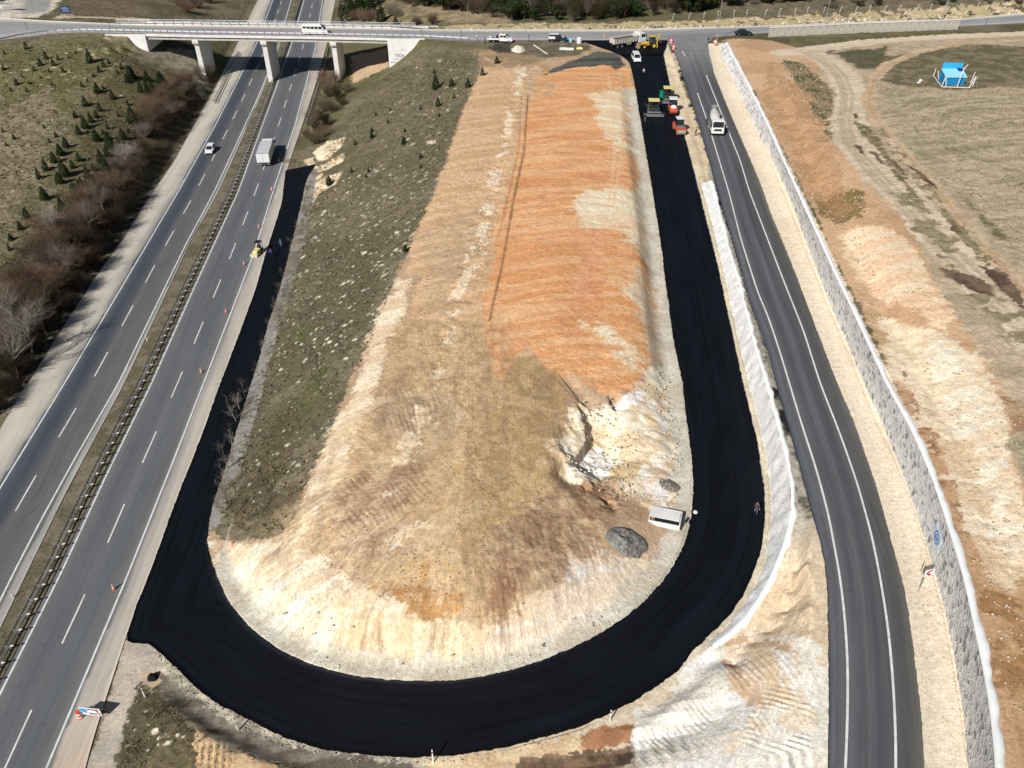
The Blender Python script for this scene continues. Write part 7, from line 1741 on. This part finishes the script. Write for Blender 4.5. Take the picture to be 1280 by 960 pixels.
# shrubs and trees beyond the crossing road
for x, y, h, w, c in ((235,16,4,1.5,'red'),(248,10,4,1.4,'brown'),(225,8,4,1.5,'red'),(262,4,4,1.4,'brown'),(445,26,3.5,1.4,'red'),(455,27,3.5,1.4,'red'),(463,26,3.5,1.4,'red'),(490,20,4.2,1.1,'grey'),(497,22,3,1.,'grey'),(540,30,3,1.2,'brown'),(522,31,2.5,1.4,'brown')):
    bare('shrub', c, x, y, h, f'{cn[c]} leafless shrub beyond the bridge ' + ('left' if x < 300 else 'right')+' of the highway', f'{cn[c]} shrubs beyond the bridge', w)
def crown_mesh(seed, n=2600):
    r = np.random.RandomState(seed); nb = 14; bc = r.randn(nb, 3)*np.array([.2,.2,.16])+np.array([0,0,.62]); br_ = .13+.12*r.rand(nb); k = r.randint(0, nb, n)
    d = r.randn(n, 3); d /= np.linalg.norm(d, axis=1)[:, None]; c = bc[k]+d*(br_[k]*(.55+.5*r.rand(n)))[:, None]; s_ = .018+.028*r.rand(n)
    u = r.randn(n, 3); u /= np.linalg.norm(u, axis=1)[:, None]; w = np.cross(d, u); V = np.concatenate([c+u*s_[:, None], c-u*s_[:, None]*.5+w*s_[:, None], c-u*s_[:, None]*.5-w*s_[:, None]], 1).reshape(-1, 3)
    return npmesh(V, np.arange(3*n).reshape(-1, 3), [m_evg], name='crown')
CRN = [crown_mesh(60+i) for i in range(3)]
def evergreen(px, py, h, label, group, z=None):
    t = thing('evergreen_tree', label, 'tree', at(px, py, z), random.uniform(0, 6), group); w = random.uniform(.9, 1.3); t.scale = (h*w, h*w, h); link('crown', random.choice(CRN), t); link('trunk', TM, t)
pr = random.Random(12)
def tz(px): return 11.3
for k in range(250):
    px = pr.uniform(505, 900) if k < 215 else pr.uniform(880, 1000); top = np.interp(px, [505,560,640,700,760,800,860,900,1000], [7,15,25,29,26,22,17,11,0]); py = max(1.5, top-pr.random()**1.1*26)
    h = pr.uniform(3.6, 6.8); zz = float(np.interp(px, [500,600,900,1000], [9.5,11,12,12.8]))
    side = 'left' if px < 640 else 'middle' if px < 780 else 'right'
    if pr.random() < .26 or (px > 850 and pr.random() < .6): evergreen(px, py, h, f'dark rounded evergreen in the {side} part of the woods beyond the crossing road', f'evergreens in the {side} of the woods')
    else:
        c = pr.choice(('dark','brown','dark','ol','grey')); bare(pr.choice(('shrub','shrub','tree')), c, px, py, h*.95, f'{cn[c]} bare tree in the {side} part of the woods beyond the crossing road', f'{cn[c]} bare trees in the {side} of the woods', pr.uniform(.8, 1.1), None, name='bare_tree')
for k in range(24):
    px = pr.uniform(1000, 1290); evergreen(px, pr.uniform(-14, -2), pr.uniform(3, 5.), 'dark evergreen at the top right beyond the crossing road', 'evergreens at the top right', 14.)
for k in range(26):
    px = pr.uniform(900, 1290); c = pr.choice(('brown','grey','dark','ol')); bare('shrub', c, px, pr.uniform(2, 14)-6*(px-900)/390, pr.uniform(1.2, 2.2), f'low {cn[c]} shrub on the bank at the top right', f'low {cn[c]} shrubs on the top right bank', 1.4)

# ------------------------------------------------------------------ loose stones, clods and dry tufts
def scatter(name, polys, n, mesh_pts, mat, sz, seed, kind='stuff', flat_=1., label=None, avoid=None):
    r = np.random.RandomState(seed); out = []; tot = [abs(sum(p[i][0]*p[i-1][1]-p[i-1][0]*p[i][1] for i in range(len(p))))/2 for p in [hl(q)[:, :2] for q in polys]]
    Vb, Fb = mesh_pts; Vb = np.array(Vb, float); Fb = np.array(Fb); VV = []; FF = []; off_ = 0
    for q, A in zip(polys, tot):
        pw = hl(q)[:, :2]; m = max(3, int(n*A/sum(tot))); lo, hi = pw.min(0), pw.max(0); x = lo[0]+(hi[0]-lo[0])*r.rand(m*3); y = lo[1]+(hi[1]-lo[1])*r.rand(m*3)
        ins = np.zeros(len(x), bool)
        for k in range(len(pw)):
            a, b = pw[k], pw[k-1]; c_ = ((a[1] > y) != (b[1] > y)); ins ^= c_ & (x < (b[0]-a[0])*(y-a[1])/(b[1]-a[1]+1e-12)+a[0])
        x, y = x[ins][:m], y[ins][:m]; cl2 = fbm(x/3, y/3, 3, seed); kp = r.rand(len(x)) < ss(.3, .6, cl2)+.25; x, y = x[kp], y[kp]
        s_ = sz[0]+(sz[1]-sz[0])*r.rand(len(x))**2.5; a = r.rand(len(x))*6.283; z = hz(x, y); ca, sa = np.cos(a), np.sin(a)
        P_ = np.zeros((len(x), len(Vb), 3)); st_ = .7+.6*r.rand(len(x), len(Vb))
        P_[:, :, 0] = x[:, None]+s_[:, None]*st_*(Vb[None, :, 0]*ca[:, None]-Vb[None, :, 1]*sa[:, None]); P_[:, :, 1] = y[:, None]+s_[:, None]*st_*(Vb[None, :, 0]*sa[:, None]+Vb[None, :, 1]*ca[:, None]); P_[:, :, 2] = z[:, None]+s_[:, None]*Vb[None, :, 2]*flat_*st_
        VV.append(P_.reshape(-1, 3)); FF.append((Fb[None]+(np.arange(len(x))*len(Vb))[:, None, None]).reshape(-1, Fb.shape[1])+off_); off_ += len(x)*len(Vb)
    o = obj_np(name, np.vstack(VV), np.vstack(FF), mat); tag(o, label, None, None, kind); return o
OCT = ([(1,0,.2),(0,1,.15),(-1,0,.2),(0,-1,.25),(.1,.1,.9),(0,0,-.5)], [(0,1,4),(1,2,4),(2,3,4),(3,0,4),(1,0,5),(2,1,5),(3,2,5),(0,3,5)])
TUF = ([(-.5,0,0),(.5,.1,0),(.3,.5,1),(0,-.5,0),(.1,.5,0),(-.6,-.2,1.1),(-.3,.3,0),(.3,-.3,0),(.5,-.5,.9)], [(0,1,2),(3,4,5),(6,7,8)])
ISL = [(520,120),(660,90),(640,300),(600,470),(700,480),(690,590),(760,640),(740,700),(600,770),(480,750),(400,700),(400,660),(440,560),(500,380),(560,200)]
scatter('soil_clods', [ISL], 9000, OCT, soilm('clod_brown', (.20,.13,.085), (.42,.31,.21), 1.), (.04,.13), 1)
scatter('pale_stones', [[(640,90),(664,84),(640,210),(590,360),(505,600),(492,590),(560,380),(625,180)], [(715,505),(790,490),(838,455),(856,560),(850,620),(800,640),(700,590)], [(262,690),(460,800),(600,815),(760,760),(846,690),(852,700),(745,800),(640,838),(500,852),(390,830)]], 2600, OCT, soilm('stone_pale', (.45,.38,.28), (.74,.68,.56), 1.), (.05,.2), 2)
scatter('rubble', [[(1115,470),(1200,440),(1280,520),(1300,900),(1255,900),(1225,760),(1170,590)], [(1020,70),(930,75),(1000,240),(1080,400),(1180,400),(1060,220)]], 5000, OCT, soilm('rubble_tan', (.34,.24,.15), (.66,.56,.42), 1.), (.05,.22), 3)
scatter('bank_rocks', [[(560,36),(760,35),(960,30),(1290,12),(1290,18),(960,33),(700,37),(560,37)]], 900, OCT, soilm('rock_cream', (.5,.42,.30), (.74,.68,.55), 1.), (.15,.7), 4)
tm = leafm('dry_tuft', (.08,.07,.045), (.34,.29,.19)); tg_ = leafm('green_tuft', (.03,.045,.012), (.10,.12,.04))
GS_ = [(384,220),(420,165),(485,92),(600,62),(575,150),(540,250),(480,385),(440,480),(382,610),(350,668),(268,660),(300,560),(345,410),(372,310)]
LF_ = [(0,62),(140,50),(200,100),(170,190),(110,240),(40,320),(0,380)]
scatter('dry_grass', [GS_, LF_], 26000, TUF, tm, (.08,.42), 5, flat_=.8); scatter('green_grass', [GS_, LF_], 9000, TUF, tg_, (.08,.34), 6, flat_=.6)
scatter('median_grass', [[(25,722),(60,655),(155,482),(273,243),(322,130),(343,130),(293,243),(184,482),(124,602),(62,722),(-5,867),(-40,867)]], 5000, TUF, tm, (.05,.2), 7, flat_=.6)
scatter('right_field_grass', [[(1090,100),(1290,105),(1290,330),(1150,210)], [(985,80),(1045,110),(1050,175),(1010,150)]], 9000, TUF, tm, (.08,.32), 8, flat_=.6)
scatter('corner_grass', [[(178,858),(240,905),(300,945),(260,990),(140,990)]], 2500, TUF, tm, (.05,.2), 9, flat_=.8)
scatter('kerb_crumbs', [[(186,802),(212,822),(276,882),(346,917),(445,943),(600,941),(700,915),(704,926),(600,952),(445,955),(340,932),(270,898),(205,838)]], 2500, OCT, soilm('crumb', (.03,.03,.03), (.6,.55,.45), .8), (.03,.12), 10)
